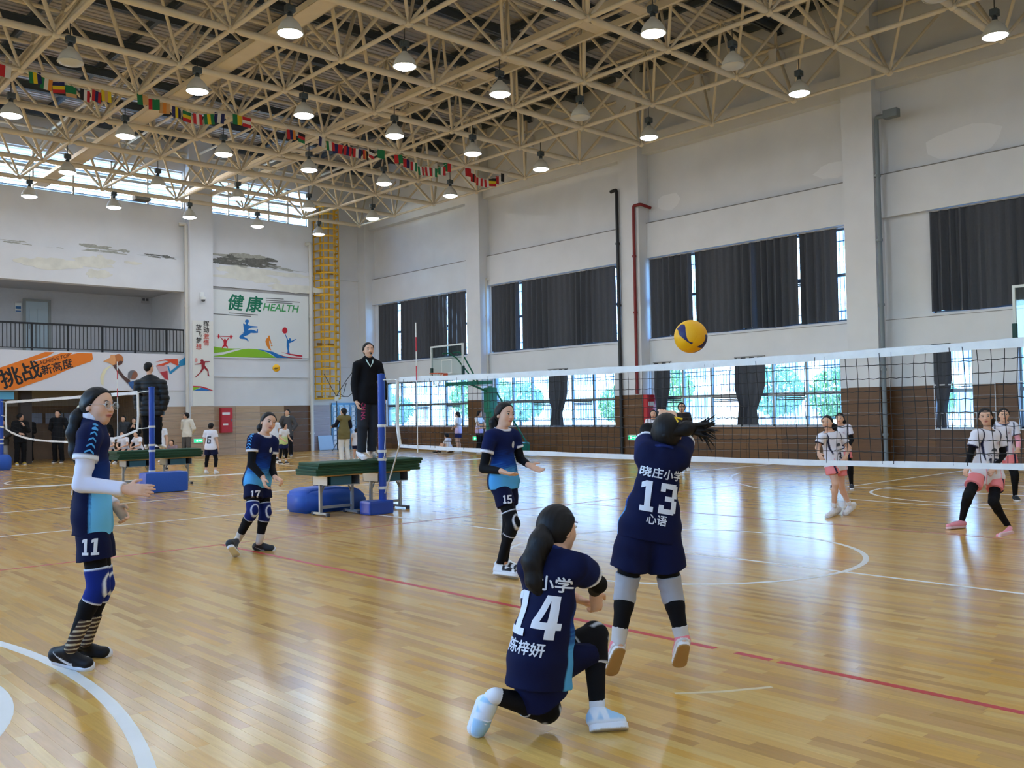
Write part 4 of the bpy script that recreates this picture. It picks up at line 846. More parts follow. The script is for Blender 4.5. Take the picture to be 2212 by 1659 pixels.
# ------------------------------------------------------------------ referee platforms: two school desks under a stack of mats
m_steel = mat('desk_steel', (150, 156, 158), .4, .5); m_bin = mat('desk_bin', (36, 92, 108), .4); m_ply = mat('desk_top', (196, 160, 96), .5, noise=.08, scale=6); m_foot = mat('desk_foot', (46, 52, 66), .5); m_mat = mat('gym_mat_green', (32, 74, 46), .75, noise=.05, scale=6)
def desk(loc, label, group):
    t = empty('school_desk', loc, label, 'desk', group); h = .60
    MB().bbox((-.32, -.22, h-.02), (.32, .22, h), .006).build('desktop', m_ply, t)
    b = MB().box((-.28, -.2, h-.16), (.28, .2, h-.15)).box((-.28, -.2, h-.16), (-.27, .2, h-.02)).box((.27, -.2, h-.16), (.28, .2, h-.02)).box((-.28, .19, h-.16), (.28, .2, h-.02)).build('book_tray', m_steel, t)
    MB().box((-.2, -.18, h-.15), (.15, .17, h-.03)).build('tray_liner', m_bin, b)
    for s in (-1, 1):
        MB().box((s*.27-.02, -.02, .04), (s*.27+.02, .02, h-.15)).build('leg', m_steel, t); MB().box((s*.27-.018, -.2, .02), (s*.27+.018, .2, .05)).build('foot_bar', m_steel, t)
        for q in (-1, 1): MB().bbox((s*.27-.025, q*.2-.025, 0), (s*.27+.025, q*.2+.025, .05), .008).build('foot_cap', m_foot, t)
        MB().tube([(s*.27, 0, h-.3), (s*.2, 0, h-.16)], .012, 6).build('brace', m_steel, t)
    MB().box((-.27, -.012, .1), (.27, .012, .14)).build('stretcher', m_steel, t); return t
def platform(cx, cy, who, nmat):
    for k, s in enumerate((-1, 1)): desk((cx + s*.44, cy, 0), '%s grey school desk under the green mats where %s stands' % (('left', 'right')[k], who), 'desks of the referee platforms')
    for k in range(nmat):
        r = random.Random(k + int(cx*7 + cy)); dx, dy = r.uniform(-.03, .03), r.uniform(-.02, .02); n = ['lowest', 'second', 'third', 'topmost', 'top'][k]
        t = empty('gym_mat', (cx + dx, cy + dy, .602 + k*.046), '%s green gym mat in the stack under %s' % (n, who), 'mat', 'green mats on the referee platforms')
        MB().bbox((-.92, -.29, 0), (.92, .29, .044), .012).build('mat_body', m_mat, t, True); MB().box((-.925, -.295, .019), (.925, .295, .024)).build('seam', mat('mat_seam', (20, 48, 30), .8), t)
platform(7.84, 11.98, 'the whistling referee', 4); platform(8.0, 20.3, 'the black jacket referee', 4)

# ------------------------------------------------------------------ basketball stands
m_bg = mat('hoop_green', (16, 116, 92), .4); m_clear = glass_mat('backboard_glass', (236, 244, 242), .05)
def hoop(cx, cy, rz, label):
    t = empty('basketball_stand', (cx, cy, 0), label, 'basketball hoop', 'basketball stands', rz=rz)
    MB().bbox((.25, -.42, 0), (1.45, .42, .42), .05).build('base', m_bg, t); MB().bbox((.0, -.17, .25), (.30, .17, 1.5), .06).build('pad', m_bg, t)
    MB().tube([(.5, 0, .3), (.14, 0, .4), (.10, 0, 2.35)], .08, 12).build('mast', m_bg, t, True); MB().bbox((-.08, -.16, 1.45), (.28, .16, 2.3), .05).build('pad', m_bg, t)
    MB().obox((-.75, 0, 2.72), (.92, 0, .04), (0, .06, 0), (0, 0, .06)).build('arm', m_bg, t); MB().tube([(.1, 0, 2.4), (-.7, 0, 2.68)], .035, 8).build('brace', m_bg, t)
    for s in (-1, 1): MB().tube([(1.35, s*.35, .42), (.15, s*.12, 2.3)], .03, 8).build('back_strut', m_bg, t)
    for s in (-1, 1): MB().tube([(-1.62, s*.3, 3.7), (-1.35, s*.28, 3.72), (-1.1, s*.22, 3.55), (-.5, s*.08, 2.8), (-.4, s*.06, 2.72)], .025, 8).build('board_brace', m_bg, t)
    b = MB().box((-1.66, -.9, 2.9), (-1.64, .9, 3.95)).build('backboard', m_clear, t)
    MB().box((-1.68, -.92, 2.88), (-1.62, .92, 2.93)).box((-1.68, -.92, 3.92), (-1.62, .92, 3.97)).box((-1.68, -.92, 2.93), (-1.62, -.87, 3.92)).box((-1.68, .87, 2.93), (-1.62, .92, 3.92)).build('board_frame', mat('board_frame_white', (214, 220, 218), .4), b)
    q = MB()
    for (y0, z0, y1, z1) in ((-.3, 3.03, .3, 3.06), (-.3, 3.46, .3, 3.49), (-.3, 3.06, -.27, 3.46), (.27, 3.06, .3, 3.46)): q.box((-1.663, y0, z0), (-1.66, y1, z1))
    q.build('target_square', mat('board_frame_white', (214, 220, 218)), b)
    e = MB().bbox((-1.69, -.93, 2.82), (-1.61, .93, 2.9), .015)
    for s in (-1, 1): e.bbox((-1.69, s*.9-.04, 2.88), (-1.61, s*.9+.04, 3.25), .015)
    e.build('edge_padding', mat('pad_dark_green', (18, 62, 58), .6), t)
    rr = MB().tube([(-2.06 + .23*math.cos(a*.2618), .23*math.sin(a*.2618), 3.03) for a in range(25)], .011, 6).box((-1.85, -.08, 2.95), (-1.68, .08, 3.04)).build('rim', mat('rim_orange', (214, 82, 40), .4), t)
    nn = MB()
    for a in range(12):
        t0, t1 = a*.5236, (a+.5)*.5236; nn.tube([(-2.06 + .22*math.cos(t0), .22*math.sin(t0), 3.02), (-2.06 + .15*math.cos(t1), .15*math.sin(t1), 2.84), (-2.06 + .1*math.cos(t0), .1*math.sin(t0), 2.64)], .006, 4)
        nn.tube([(-2.06 + .22*math.cos(t0), .22*math.sin(t0), 3.02), (-2.06 + .15*math.cos(t0-.26), .15*math.sin(t0-.26), 2.84), (-2.06 + .1*math.cos(t0), .1*math.sin(t0), 2.64)], .006, 4)
    nn.build('hoop_net', m_rope, rr)
    for c in t.children:
        if c.name.split('.')[0] in ('arm', 'brace', 'board_brace', 'backboard', 'edge_padding', 'rim'): c.location.z = -.28
    return t
hoop(20.55, 23.65, math.radians(-4), 'green basketball stand with a clear backboard behind the net'); hoop(20.55, 5.62, 0, 'basketball stand whose backboard is cut by the right edge')

# ------------------------------------------------------------------ tripod light stand
tp = empty('tripod_stand', (*gnd(729, 975)[:2], 0), 'thin black tripod stand held by the woman in the olive vest', 'tripod'); D_ = float(gnd(729, 975) @ FWD); m_tp = mat('tripod_black', (24, 30, 38), .5)
T = lambda u, v: tuple(at(u, v, D_) - np.array(tp.location))
MB().tube([T(729, 972), T(727, 866)], .018, 8).build('pole', m_tp, tp); 
for u, v in ((718, 974), (740, 973), (730, 977)): MB().tube([T(729, 955), T(u, v)], .012, 6).build('leg', m_tp, tp)
MB().bbox(np.array(T(727, 861)) - (.06, .06, .1), np.array(T(727, 861)) + (.06, .06, .08), .02).build('head_unit', mat('unit_white', (222, 222, 214), .5), tp)
for pts in ([(700, 808), (712, 830), (727, 856)], [(727, 856), (733, 845), (748, 822), (764, 800)], [(726, 822), (733, 823), (733, 846)], [(727, 854), (742, 857), (752, 857), (766, 845)], [(733, 850), (744, 857)], [(742, 850), (748, 828)]): MB().tube([T(*p) for p in pts], .014, 6).build('arm', m_tp, tp)

# ------------------------------------------------------------------ volleyballs
def ball(loc, r, label, cols, rot=(0, 0, 0), group='volleyballs', sub=5):
    bm = bmesh.new(); bmesh.ops.create_icosphere(bm, subdivisions=sub, radius=1.0); V = np.array([v.co[:] for v in bm.verts])
    c = V @ np.array(Matrix.Rotation(.6, 3, 'X') @ Matrix.Rotation(.5, 3, 'Z')).T; a = np.abs(c); ax = a.argmax(1); nxt = (ax + 1) % 3; q = c[np.arange(len(c)), nxt]/a.max(1)
    sw = q + .35*np.sin(2.4*c[np.arange(len(c)), (ax+2) % 3]/a.max(1))
    seam = np.minimum.reduce([np.abs(sw - .33), np.abs(sw + .33), np.abs(np.sort(a, 1)[:, 2] - np.sort(a, 1)[:, 1])*1.4])
    rad = r*(1 - .012*np.exp(-(seam/.02)**2)); colr = np.where((np.abs(sw) < .33)[:, None] & (ax != 0)[:, None] & (c[:, 0] < .1)[:, None], np.array(lin(cols[1])), np.array(lin(cols[0])))
    colr = np.where(((np.abs(sw - .43) < .1) & (ax == 1))[:, None], np.array(lin(cols[1])), colr)
    for v, k in zip(bm.verts, rad): v.co = v.co*k
    me = bpy.data.meshes.new('volleyball'); bm.to_mesh(me); bm.free(); at_ = me.color_attributes.new('dye', 'FLOAT_COLOR', 'POINT')
    at_.data.foreach_set('color', np.concatenate([colr, np.ones((len(colr), 1))], 1).ravel().astype(np.float32)); me.materials.append(col_mat('ball_leather', .5, .4)); me.polygons.foreach_set('use_smooth', [True]*len(me.polygons))
    root = empty('volleyball', tuple(loc), label, 'ball', group); o = link('ball_body', me, root); o.rotation_euler = rot
    MB().lathe([(.0001, .0), (.012, .0), (.012, .0015)], 10, (0, 0, r - .001)).build('valve', mat('valve_dark', (40, 36, 40), .5), root, rot=rot); return root
ball(at(1492, 727, 5.86), .104, 'yellow and navy volleyball in flight above the net', ((238, 170, 4), (26, 24, 80)), (2.0, .4, 1.4), sub=7); ball(at(597, 795, 26.0), .104, 'small yellow volleyball in the air before the mural wall', ((236, 180, 20), (120, 90, 30)), (.2, 1.1, 1.0))
p = gnd(1012, 972); ball((p[0], p[1], .104), .104, 'pale volleyball lying by the wall near the girls', ((214, 196, 160), (170, 150, 120)))
# ------------------------------------------------------------------ implicit-surface figures
def nrm(v): v = np.asarray(v, float); return v/(np.linalg.norm(v) + 1e-12)
class Blob:
    """smooth union of tapered limbs and ellipsoids, meshed as ONE continuous surface"""
    def __init__(s): s.p = []
    def cap(s, a, b, ra, rb=None, k=.02, sq=None, flat=0, neg=False):
        a, b = np.array(a, float), np.array(b, float); rb = ra if rb is None else rb; m = max(ra, rb)
        s.p.append(('c', a, b, ra, rb, k, sq, flat, neg, np.minimum(a, b) - m, np.maximum(a, b) + m)); return s
    def ell(s, c, rad, M, k=.02, neg=False):
        c = np.array(c, float); m = max(rad); s.p.append(('e', c, np.array(rad, float), np.array(M, float), 0, k, None, 0, neg, c - m, c + m)); return s
    def slab(s, a, b, ra, rb, up, t, k=.004):
        a, b = np.array(a, float), np.array(b, float); m = max(ra, rb) + t; s.p.append(('s', a, b, ra, rb, k, np.array(up, float), t, False, np.minimum(a, b) - m, np.maximum(a, b) + m)); return s
    def cut(s, pt, n): s.p.append(('h', np.array(pt, float), nrm(n), 0, 0, 0, None, 0, False, None, None)); return s
    @staticmethod
    def dist(q, X, Y, Z):
        if q[0] == 'c':
            _, a, b, ra, rb, k, sq, flat, neg, lo, hi = q; x, y, z = X - a[0], Y - a[1], Z - a[2]; d = b - a
            f = 1.0
            if sq is not None:
                n, f = sq; h = x*n[0] + y*n[1] + z*n[2]; x = x + n[0]*h*(f-1); y = y + n[1]*h*(f-1); z = z + n[2]*h*(f-1)
            L2 = d @ d + 1e-12; h = (x*d[0] + y*d[1] + z*d[2])/L2; hc = np.clip(h, 0, 1)
            r = np.sqrt((x - hc*d[0])**2 + (y - hc*d[1])**2 + (z - hc*d[2])**2) - (ra + (rb-ra)*hc)
            if sq is not None: r = r/(1 + (f-1)*.5)
            L = math.sqrt(L2)
            if flat & 1: r = np.maximum(r, -h*L)
            if flat & 2: r = np.maximum(r, (h-1)*L)
            return r
        if q[0] == 'e':
            _, c, rad, M, _, k, _, _, neg, lo, hi = q; x, y, z = X - c[0], Y - c[1], Z - c[2]
            u = [(x*M[i][0] + y*M[i][1] + z*M[i][2]) for i in range(3)]
            k0 = np.sqrt(sum((u[i]/rad[i])**2 for i in range(3))) + 1e-9; k1 = np.sqrt(sum((u[i]/rad[i]**2)**2 for i in range(3))) + 1e-9
            return k0*(k0-1)/k1
        if q[0] == 's':
            _, a, b, ra, rb, k, up, t, neg, lo, hi = q; x, y, z = X - a[0], Y - a[1], Z - a[2]; hh = x*up[0] + y*up[1] + z*up[2]
            x, y, z = x - up[0]*hh, y - up[1]*hh, z - up[2]*hh; d = b - a; d = d - up*(d @ up); h = np.clip((x*d[0] + y*d[1] + z*d[2])/(d @ d), 0, 1)
            r = np.sqrt((x - h*d[0])**2 + (y - h*d[1])**2 + (z - h*d[2])**2) - (ra + (rb-ra)*h); w = np.abs(hh - t) - t
            return np.sqrt(np.maximum(r + .008, 0)**2 + np.maximum(w + .008, 0)**2) - .008 + np.minimum(np.maximum(r + .008, w + .008), 0)
        if q[0] == 'h': return (X - q[1][0])*q[2][0] + (Y - q[1][1])*q[2][1] + (Z - q[1][2])*q[2][2]
    @staticmethod
    def merge(D, d, q):
        if q[0] == 'h': return np.maximum(D, d)
        k = max(q[5], 1e-4)
        if q[8]:
            h = np.clip(.5 - .5*(D + d)/k, 0, 1); return D*(1-h) - d*h + k*h*(1-h)
        h = np.clip(.5 + .5*(D - d)/k, 0, 1); return D*(1-h) + d*h - k*h*(1-h)
    def eval(s, P):
        D = np.full(len(P), .15); X, Y, Z = P[:, 0], P[:, 1], P[:, 2]
        for q in s.p: D = s.merge(D, s.dist(q, X, Y, Z), q)
        return D
    def mesh(s, vox, wrinkle=None):
        lo = np.min([q[9] for q in s.p if q[9] is not None and not q[8]], 0) - .02 - 2*vox; hi = np.max([q[10] for q in s.p if q[9] is not None and not q[8]], 0) + .02 + 2*vox
        N = np.ceil((hi-lo)/vox).astype(int) + 1; ax = [lo[i] + vox*np.arange(N[i]) for i in range(3)]
        D = np.full(tuple(N), .08, np.float32)
        for q in s.p:
            if q[9] is None:
                D[:] = s.merge(D, s.dist(q, ax[0][:, None, None], ax[1][None, :, None], ax[2][None, None, :]), q); continue
            m = q[5] + .03; i0 = np.maximum(((q[9]-m-lo)/vox).astype(int), 0); i1 = np.minimum(((q[10]+m-lo)/vox).astype(int) + 2, N)
            if (i1 <= i0).any(): continue
            sl = tuple(slice(i0[i], i1[i]) for i in range(3))
            D[sl] = s.merge(D[sl], s.dist(q, ax[0][sl[0]][:, None, None], ax[1][sl[1]][None, :, None], ax[2][sl[2]][None, None, :]), q)
        if wrinkle is not None:
            w = np.abs(D) < .04; ii = np.nonzero(w); D[w] += wrinkle(ax[0][ii[0]], ax[1][ii[1]], ax[2][ii[2]]).astype(np.float32)
        D[0] = D[-1] = .05; D[:, 0] = D[:, -1] = .05; D[:, :, 0] = D[:, :, -1] = .05
        S = D < 0; n0, n1, n2 = N; c = np.zeros((n0-1, n1-1, n2-1), np.uint8)
        C8 = [(i, j, k) for i in (0, 1) for j in (0, 1) for k in (0, 1)]
        for i, j, k in C8: c += S[i:n0-1+i, j:n1-1+j, k:n2-1+k]
        act = (c > 0) & (c < 8); idx = np.full(act.shape, -1, np.int64); I = np.argwhere(act); idx[act] = np.arange(len(I))
        vals = np.stack([D[I[:, 0]+i, I[:, 1]+j, I[:, 2]+k] for i, j, k in C8], 1).astype(np.float64); co = np.array(C8, float)
        acc = np.zeros((len(I), 3)); cnt = np.zeros(len(I))
        for a in range(8):
            for b in range(a+1, 8):
                if np.abs(co[a]-co[b]).sum() != 1: continue
                va, vb = vals[:, a], vals[:, b]; m = (va < 0) != (vb < 0); t = np.where(m, va/np.where(m, va-vb, 1), 0)
                acc += np.where(m[:, None], co[a] + t[:, None]*(co[b]-co[a]), 0); cnt += m
        V = lo + vox*(I + acc/np.maximum(cnt, 1)[:, None]); F = []
        for axn in range(3):
            sh = [slice(None)]*3; sh2 = [slice(None)]*3; sh[axn] = slice(0, N[axn]-1); sh2[axn] = slice(1, N[axn])
            A, B = S[tuple(sh)], S[tuple(sh2)]; E = np.argwhere(A != B); o1, o2 = [(1, 2), (2, 0), (0, 1)][axn]
            E = E[(E[:, o1] > 0) & (E[:, o2] > 0) & (E[:, o1] < N[o1]-1) & (E[:, o2] < N[o2]-1)]
            def cell(da, db): e = E.copy(); e[:, o1] -= da; e[:, o2] -= db; return idx[e[:, 0], e[:, 1], e[:, 2]]
            q = np.stack([cell(1, 1), cell(0, 1), cell(0, 0), cell(1, 0)], 1); flip = ~A[E[:, 0], E[:, 1], E[:, 2]]; q[flip] = q[flip][:, ::-1]; F.append(q)
        F = np.concatenate(F); F = F[(F >= 0).all(1)]
        return V, F

def mesh_np(name, V, F, dye=None, m=None):
    me = bpy.data.meshes.new(name); nv, nf = len(V), len(F); me.vertices.add(nv); me.vertices.foreach_set('co', np.ascontiguousarray(V, np.float32).ravel())
    me.loops.add(nf*4); me.loops.foreach_set('vertex_index', np.ascontiguousarray(F).ravel().astype(np.int32)); me.polygons.add(nf)
    me.polygons.foreach_set('loop_start', np.arange(nf, dtype=np.int32)*4); me.polygons.foreach_set('loop_total', np.full(nf, 4, np.int32)); me.polygons.foreach_set('use_smooth', np.ones(nf, bool))
    if dye is not None:
        a = me.color_attributes.new('dye', 'FLOAT_COLOR', 'POINT'); a.data.foreach_set('color', np.concatenate([dye, np.ones((nv, 1))], 1).ravel().astype(np.float32))
    if m: me.materials.append(m)
    me.update(); return me
L_ = lambda c: np.array(lin(c))
M_CLOTH, M_SKIN, M_HAIR, M_SHOE, M_PUFF = col_mat('cloth', .82, .2, bump=.15, bscale=700), col_mat('skin', .55, .35), col_mat('hair', .55, .3), col_mat('shoe_fabric', .6, .35), col_mat('down_fabric', .5, .35)
WR = lambda amp, f=38., ph=0.: (lambda x, y, z: amp*(np.sin(f*(x*.6 + z*.9) + 2.2*np.sin(9*y + ph)) * np.sin(f*.45*(y - .5*z) + ph) + .5*np.sin(f*1.7*z + 12*x + ph)))
def soft(x, w=.007): return np.clip(x/w + .5, 0, 1)
def mixc(a, b, t): t = np.clip(t, 0, 1)[:, None]; return a*(1-t) + b*t

def R4(x0, y0, x1, y1): return [(x0, y0), (x1, y0), (x1, y1), (x0, y1)]
_t, _s = .17, .30
DIGITS = {'1': [R4(.3, _t, .74, 1), R4(0, 0, 1, _t), [(0, .74), (.3, .80), (.3, 1), (.0, .92)]], '0': [R4(0, .08, _s, .92), R4(1-_s, .08, 1, .92), R4(.1, 0, .9, _t), R4(.1, 1-_t, .9, 1)],
 '3': [R4(.0, 0, .9, _t), R4(0, 1-_t, .9, 1), R4(.3, .42, .85, .58), R4(1-_s, .06, 1, .46), R4(1-_s, .54, 1, .94), R4(0, _t, .28, .28), R4(0, .72, .28, 1-_t)], '4': [R4(.55, 0, .86, 1), R4(0, .22, 1, .38), [(0, .38), (.28, .38), (.62, 1), (.38, 1)]],
 '5': [R4(0, .46, _s, 1), R4(0, 1-_t, 1, 1), R4(0, .46, .88, .62), R4(1-_s, .06, 1, .56), R4(0, 0, .9, _t), R4(0, _t, .28, .26)], '6': [R4(0, .06, _s, .94), R4(.08, 1-_t, 1, 1), R4(.08, 0, .92, _t), R4(.1, .46, .92, .61), R4(1-_s, .06, 1, .55)],
 '7': [R4(0, 1-_t, 1, 1), [(.18, 0), (.52, 0), (1, .84), (.68, .84)], R4(0, .72, .22, .9)], '8': [R4(0, .06, _s, .94), R4(1-_s, .06, 1, .94), R4(.1, 0, .9, _t), R4(.1, 1-_t, .9, 1), R4(.2, .43, .8, .58)]}
class Person:
    def __init__(s, label, J, bf, hf, scale=1.0, vox=.008, group=None, thin=1.0, detail=2, skin=(222, 176, 146), name='person', fem=True):
        s.J = {k: np.array(v, float) for k, v in J.items()}; s.s = scale; s.vox = vox; s.th = thin*scale; s.detail = detail; J = s.J
        s.pc = (J['hipL'] + J['hipR'])/2; s.Ut = nrm(J['neck'] - s.pc); r = nrm(J['shR'] - J['shL']); r = nrm(r - s.Ut*(r @ s.Ut)); s.Rt = r; s.Ft = np.cross(s.Ut, s.Rt); s.L = np.linalg.norm(J['neck'] - s.pc)
        zmin = min(J[k][2] for k in J if k.startswith(('heel', 'toe', 'an', 'kn'))); base = s.pc.copy(); base[2] = max(0, zmin); 
        s.root = empty(name, tuple(base), label, 'person', group); s.o = base
        hf = nrm(hf); up = nrm(J['hc'] - J['neck']) if 'hup' not in J else nrm(J['hup']); s.HF = hf; s.HR = nrm(np.cross(hf, up)); s.HU = nrm(np.cross(s.HR, hf)); s.skin = L_(skin)
        s.build_body()
    def put(s, name, blob, m, dye, vox=None, wr=None, parent=None):
        V, F = blob.mesh(vox or s.vox, wr)
        if len(V) == 0: return None
        d = dye(V) if callable(dye) else np.repeat(np.array([dye]), len(V), 0)
        return link(name, mesh_np(name, V - s.o, F, d, m), parent or s.root)
    def torso(s, b, g, k=.035):
        t, J = s.th, s.J; W = np.linalg.norm(J['shR'] - J['shL']); pc, U, L, F, R = s.pc, s.Ut, s.L, s.Ft, s.Rt; rc = max(.30*W, .088*t)
        b.cap(pc + U*.50*L, pc + U*.80*L, rc*1.02 + g, rc*1.08 + g, k, (F, 1.38)); b.cap(pc + U*.10*L, pc + U*.50*L, .098*t + g, .092*t + g, k, (F, 1.30))
        b.cap(J['hipL'] + U*.02*s.s, J['hipR'] + U*.02*s.s, .082*t + g, .082*t + g, k, (F, 1.05))
        b.cap(J['shL']*.86 + J['shR']*.14, J['shR']*.86 + J['shL']*.14, .043*t + g, .043*t + g, k); b.cap(pc + U*.80*L, J['neck'], .07*t + g*.6, .052*t + g*.4, k)
        for q in 'LR': b.cap(J['neck'] + U*.01, J['sh'+q]*.8 + J['neck']*.2, .032*t + g*.7, .040*t + g*.7, k)
    def build_body(s):
        b, J, t, S = Blob(), s.J, s.th, s.s; s.torso(b, 0)
        hc, F, R, U = J['hc'], s.HF, s.HR, s.HU; M = np.array([R, F, U]); h = S
        H = lambda r, f, u: hc + h*(R*r + F*f + U*u)
        b.cap(J['neck'] - s.Ut*.01, H(0, -.022, -.055), .043*t, .045*h, .02)
        b.ell(H(0, -.012, .026), np.array([.074, .091, .084])*h, M, .02); b.ell(H(0, .018, -.028), np.array([.060, .066, .082])*h, M, .03); b.ell(H(0, .046, -.087), np.array([.026, .025, .020])*h, M, .03)
        for q in (-1, 1): b.ell(H(.034*q, .044, -.030), np.array([.026, .026, .028])*h, M, .02); b.ell(H(.074*q, -.012, -.012), np.array([.009, .018, .028])*h, M, .006)
        if s.detail:
            b.cap(H(0, .082, .004), H(0, .098, -.027), .0065*h, .0105*h, .012); 
            for q in (-1, 1): b.ell(H(.011*q, .090, -.029), np.array([.009, .010, .007])*h, M, .006); b.ell(H(.031*q, .092, .004), np.array([.019, .014, .009])*h, M, .012, neg=True)
            b.ell(H(0, .080, -.055), np.array([.021, .011, .006])*h, M, .006); b.ell(H(0, .078, -.064), np.array([.017, .011, .006])*h, M, .006)
        for q in 'LR':
            b.cap(J['sh'+q], J['el'+q], .042*t, .035*t, .02); b.cap(J['el'+q], J['wr'+q], .036*t, .0245*t, .012)
            s.hand(b, q)
            kn, an, hp = J['kn'+q], J['an'+q], J['hip'+q]; b.cap(hp, kn, .078*t, .051*t, .03); mid_ = kn*.68 + an*.32 - nrm(s.Ft)*.008*S
            b.cap(kn, mid_, .050*t, .047*t, .02); b.cap(mid_, an, .047*t, .031*t, .02); b.cap(an, J['heel'+q]*.45 + an*.55, .030*t, .022*t, .012); fd = nrm(J['toe'+q] - J['heel'+q]); fu = an - J['heel'+q]; fu = nrm(fu - fd*(fu @ fd)); b.cap(J['heel'+q] + fd*.05*S + fu*.058*S, J['toe'+q] - fd*.07*S + fu*.044*S, .020*t, .013*t, .015)
        lipc, sk = L_((196, 112, 100)), s.skin; lc, lM = H(0, .088, -.059), M
        def dye(V):
            c = np.repeat(sk[None], len(V), 0); d = (V - lc) @ lM.T
            if s.detail: c = mixc(c, lipc[None], np.clip(1.35 - np.sqrt((d[:, 0]/(.021*h))**2 + (d[:, 2]/(.0095*h))**2 + (np.minimum(d[:, 1] + .012, 0)/.01)**2), 0, 1)*2.0)
            ck = (V - H(0, .06, -.03)) @ lM.T; c = mixc(c, L_((224, 158, 132))[None], .35*np.exp(-((np.abs(ck[:, 0]) - .035*h)**2 + ck[:, 2]**2)/(.02*h)**2)*(ck[:, 1] > -.03)); return c
        s.body = s.put('body', b, M_SKIN, dye, s.vox*(.82 if s.detail > 1 else 1))
        if s.detail:
            mw, md = mat('eye_white', (226, 222, 216), .25), mat('eye_dark', (26, 18, 16), .2); mb = mat('brow_dark', (34, 26, 24), .8)
            for q in (-1, 1):
                e = MB(); pr = [(.0115*h*math.sin(math.pi*i/6), -.0115*h*math.cos(math.pi*i/6)) for i in range(7)]; e.lathe(pr, 10); V = np.array(e.v); c = H(.031*q, .0775, .004) - s.o
                V = c + np.outer(V[:, 0]*1.25, R) + np.outer(V[:, 1]*.55, F) + np.outer(V[:, 2]*.62, U); eye = MB().add(V, e.f).build('eye', mw, s.root, True)
                V = np.array(e.v)*.56; V = c + F*.0048*h + np.outer(V[:, 0], R) + np.outer(V[:, 1]*.5, F) + np.outer(V[:, 2], U); MB().add(V, e.f).build('iris', md, eye, True)
                lid = [H(.031*q + .0155*x, .0845 - .006*x*x, .0085 - .003*x*x + .001*q*x) - s.o for x in (-1.05, -.5, 0, .5, 1.05)]; MB().tube(lid, [.0012*h, .0022*h, .0026*h, .0022*h, .0012*h], 6).build('eyelid', mb, eye)
                brow = [H(.032*q + .019*x, .0865 - .007*x*x, .0265 - .0035*x*x) - s.o for x in (-1, -.4, .3, 1)]; MB().tube(brow, [.0022*h, .003*h, .003*h, .0012*h], 6).build('eyebrow', mb, s.root)
            MB().tube([H(.019*x, .0925 - .006*x*x, -.0595 + .002*x*x) - s.o for x in (-1, -.4, 0, .4, 1)], [.0008*h, .0014*h, .0016*h, .0014*h, .0008*h], 6).build('mouth', mat('mouth_line', (110, 50, 48), .6), s.root)
    def hand(s, b, q):
        J, h = s.J, s.s; w = J['wr'+q]; d = nrm(J['hd'+q] - w); n = J.get('pn'+q); n = nrm(s.pc - w) if n is None else nrm(n); n = nrm(n - d*(n @ d)); lat = np.cross(n, d); 
        th = J.get('th'+q); th = (s.Ft if th is None else th); lat = lat if lat @ th > 0 else -lat
        b.cap(w, w + d*.03*h, .0235*h, .026*h, .012, (n, 1.25)); b.cap(w + d*.035*h, w + d*.075*h, .034*h, .036*h, .012, (n, 2.1))
        cu = J.get('curl'+q); cu = .55 if cu is None else float(cu)
        for i, (o, L) in enumerate(((.026, .066), (.009, .074), (-.009, .068), (-.026, .052))):
            p = w + d*.092*h + lat*o*h; a = cu*(.75 + .12*i); dd = nrm(d + lat*o*2.2)
            for k, f in enumerate((.46, .31, .23)):
                v = dd*math.cos(a) + n*math.sin(a); e = p + v*L*f*h; b.cap(p, e, (.0090 - .0006*k)*h, (.0085 - .0006*k)*h, .004); p = e; a += cu*.8
        p = w + d*.028*h + lat*.026*h; v = nrm(d*.62 + lat*.75 + n*.25); e = p + v*.038*h; b.cap(p, e, .013*h, .0105*h, .008); v2 = nrm(d*.9 + lat*.3 + n*.35); b.cap(e, e + v2*.03*h, .0105*h, .008*h, .004)
    # ---- hair
    def hair(s, style='pony', colr=(13, 11, 12), tail=None, tr=.03, fringe=False, tie=None):
        hc, F, R, U, h = s.J['hc'], s.HF, s.HR, s.HU, s.s; M = np.array([R, F, U]); H = lambda r, f, u: hc + h*(R*r + F*f + U*u); b = Blob()
        b.ell(H(0, -.014, .032), np.array([.0785, .0955, .0855])*h, M, .02); b.ell(H(0, -.035, -.005), np.array([.077, .078, .085])*h, M, .03)
        if style in ('bob', 'long'):
            for q in (-1, 1): b.cap(H(.066*q, -.01, .03), H(.072*q, -.02, -.11), .022*h, .020*h, .03)
            b.cap(H(0, -.06, 0), H(0, -.065, -.12), .055*h, .05*h, .03)
        elif style == 'pony':
            for q in (-1, 1): b.cap(H(.062*q, .02, .045), H(.070*q, -.025, .0), .018*h, .016*h, .02)
        # hairline
        b.cut(H(0, .050, .066 if not fringe else .046), F*.85 - U*.52)
        wr = lambda x, y, z: .0009*np.sin(330*((x-hc[0])*R[0] + (y-hc[1])*R[1] + (z-hc[2])*R[2]) + 25*z)
        c0 = L_(colr); dye = lambda V: np.repeat(c0[None], len(V), 0)*(1 + .25*np.sin(150*((V-hc) @ R) + 8*np.sin(30*((V-hc) @ F))))[:, None].clip(.5, 1.5)
        o = s.put('hair', b, M_HAIR, dye, min(s.vox, .008), wr)
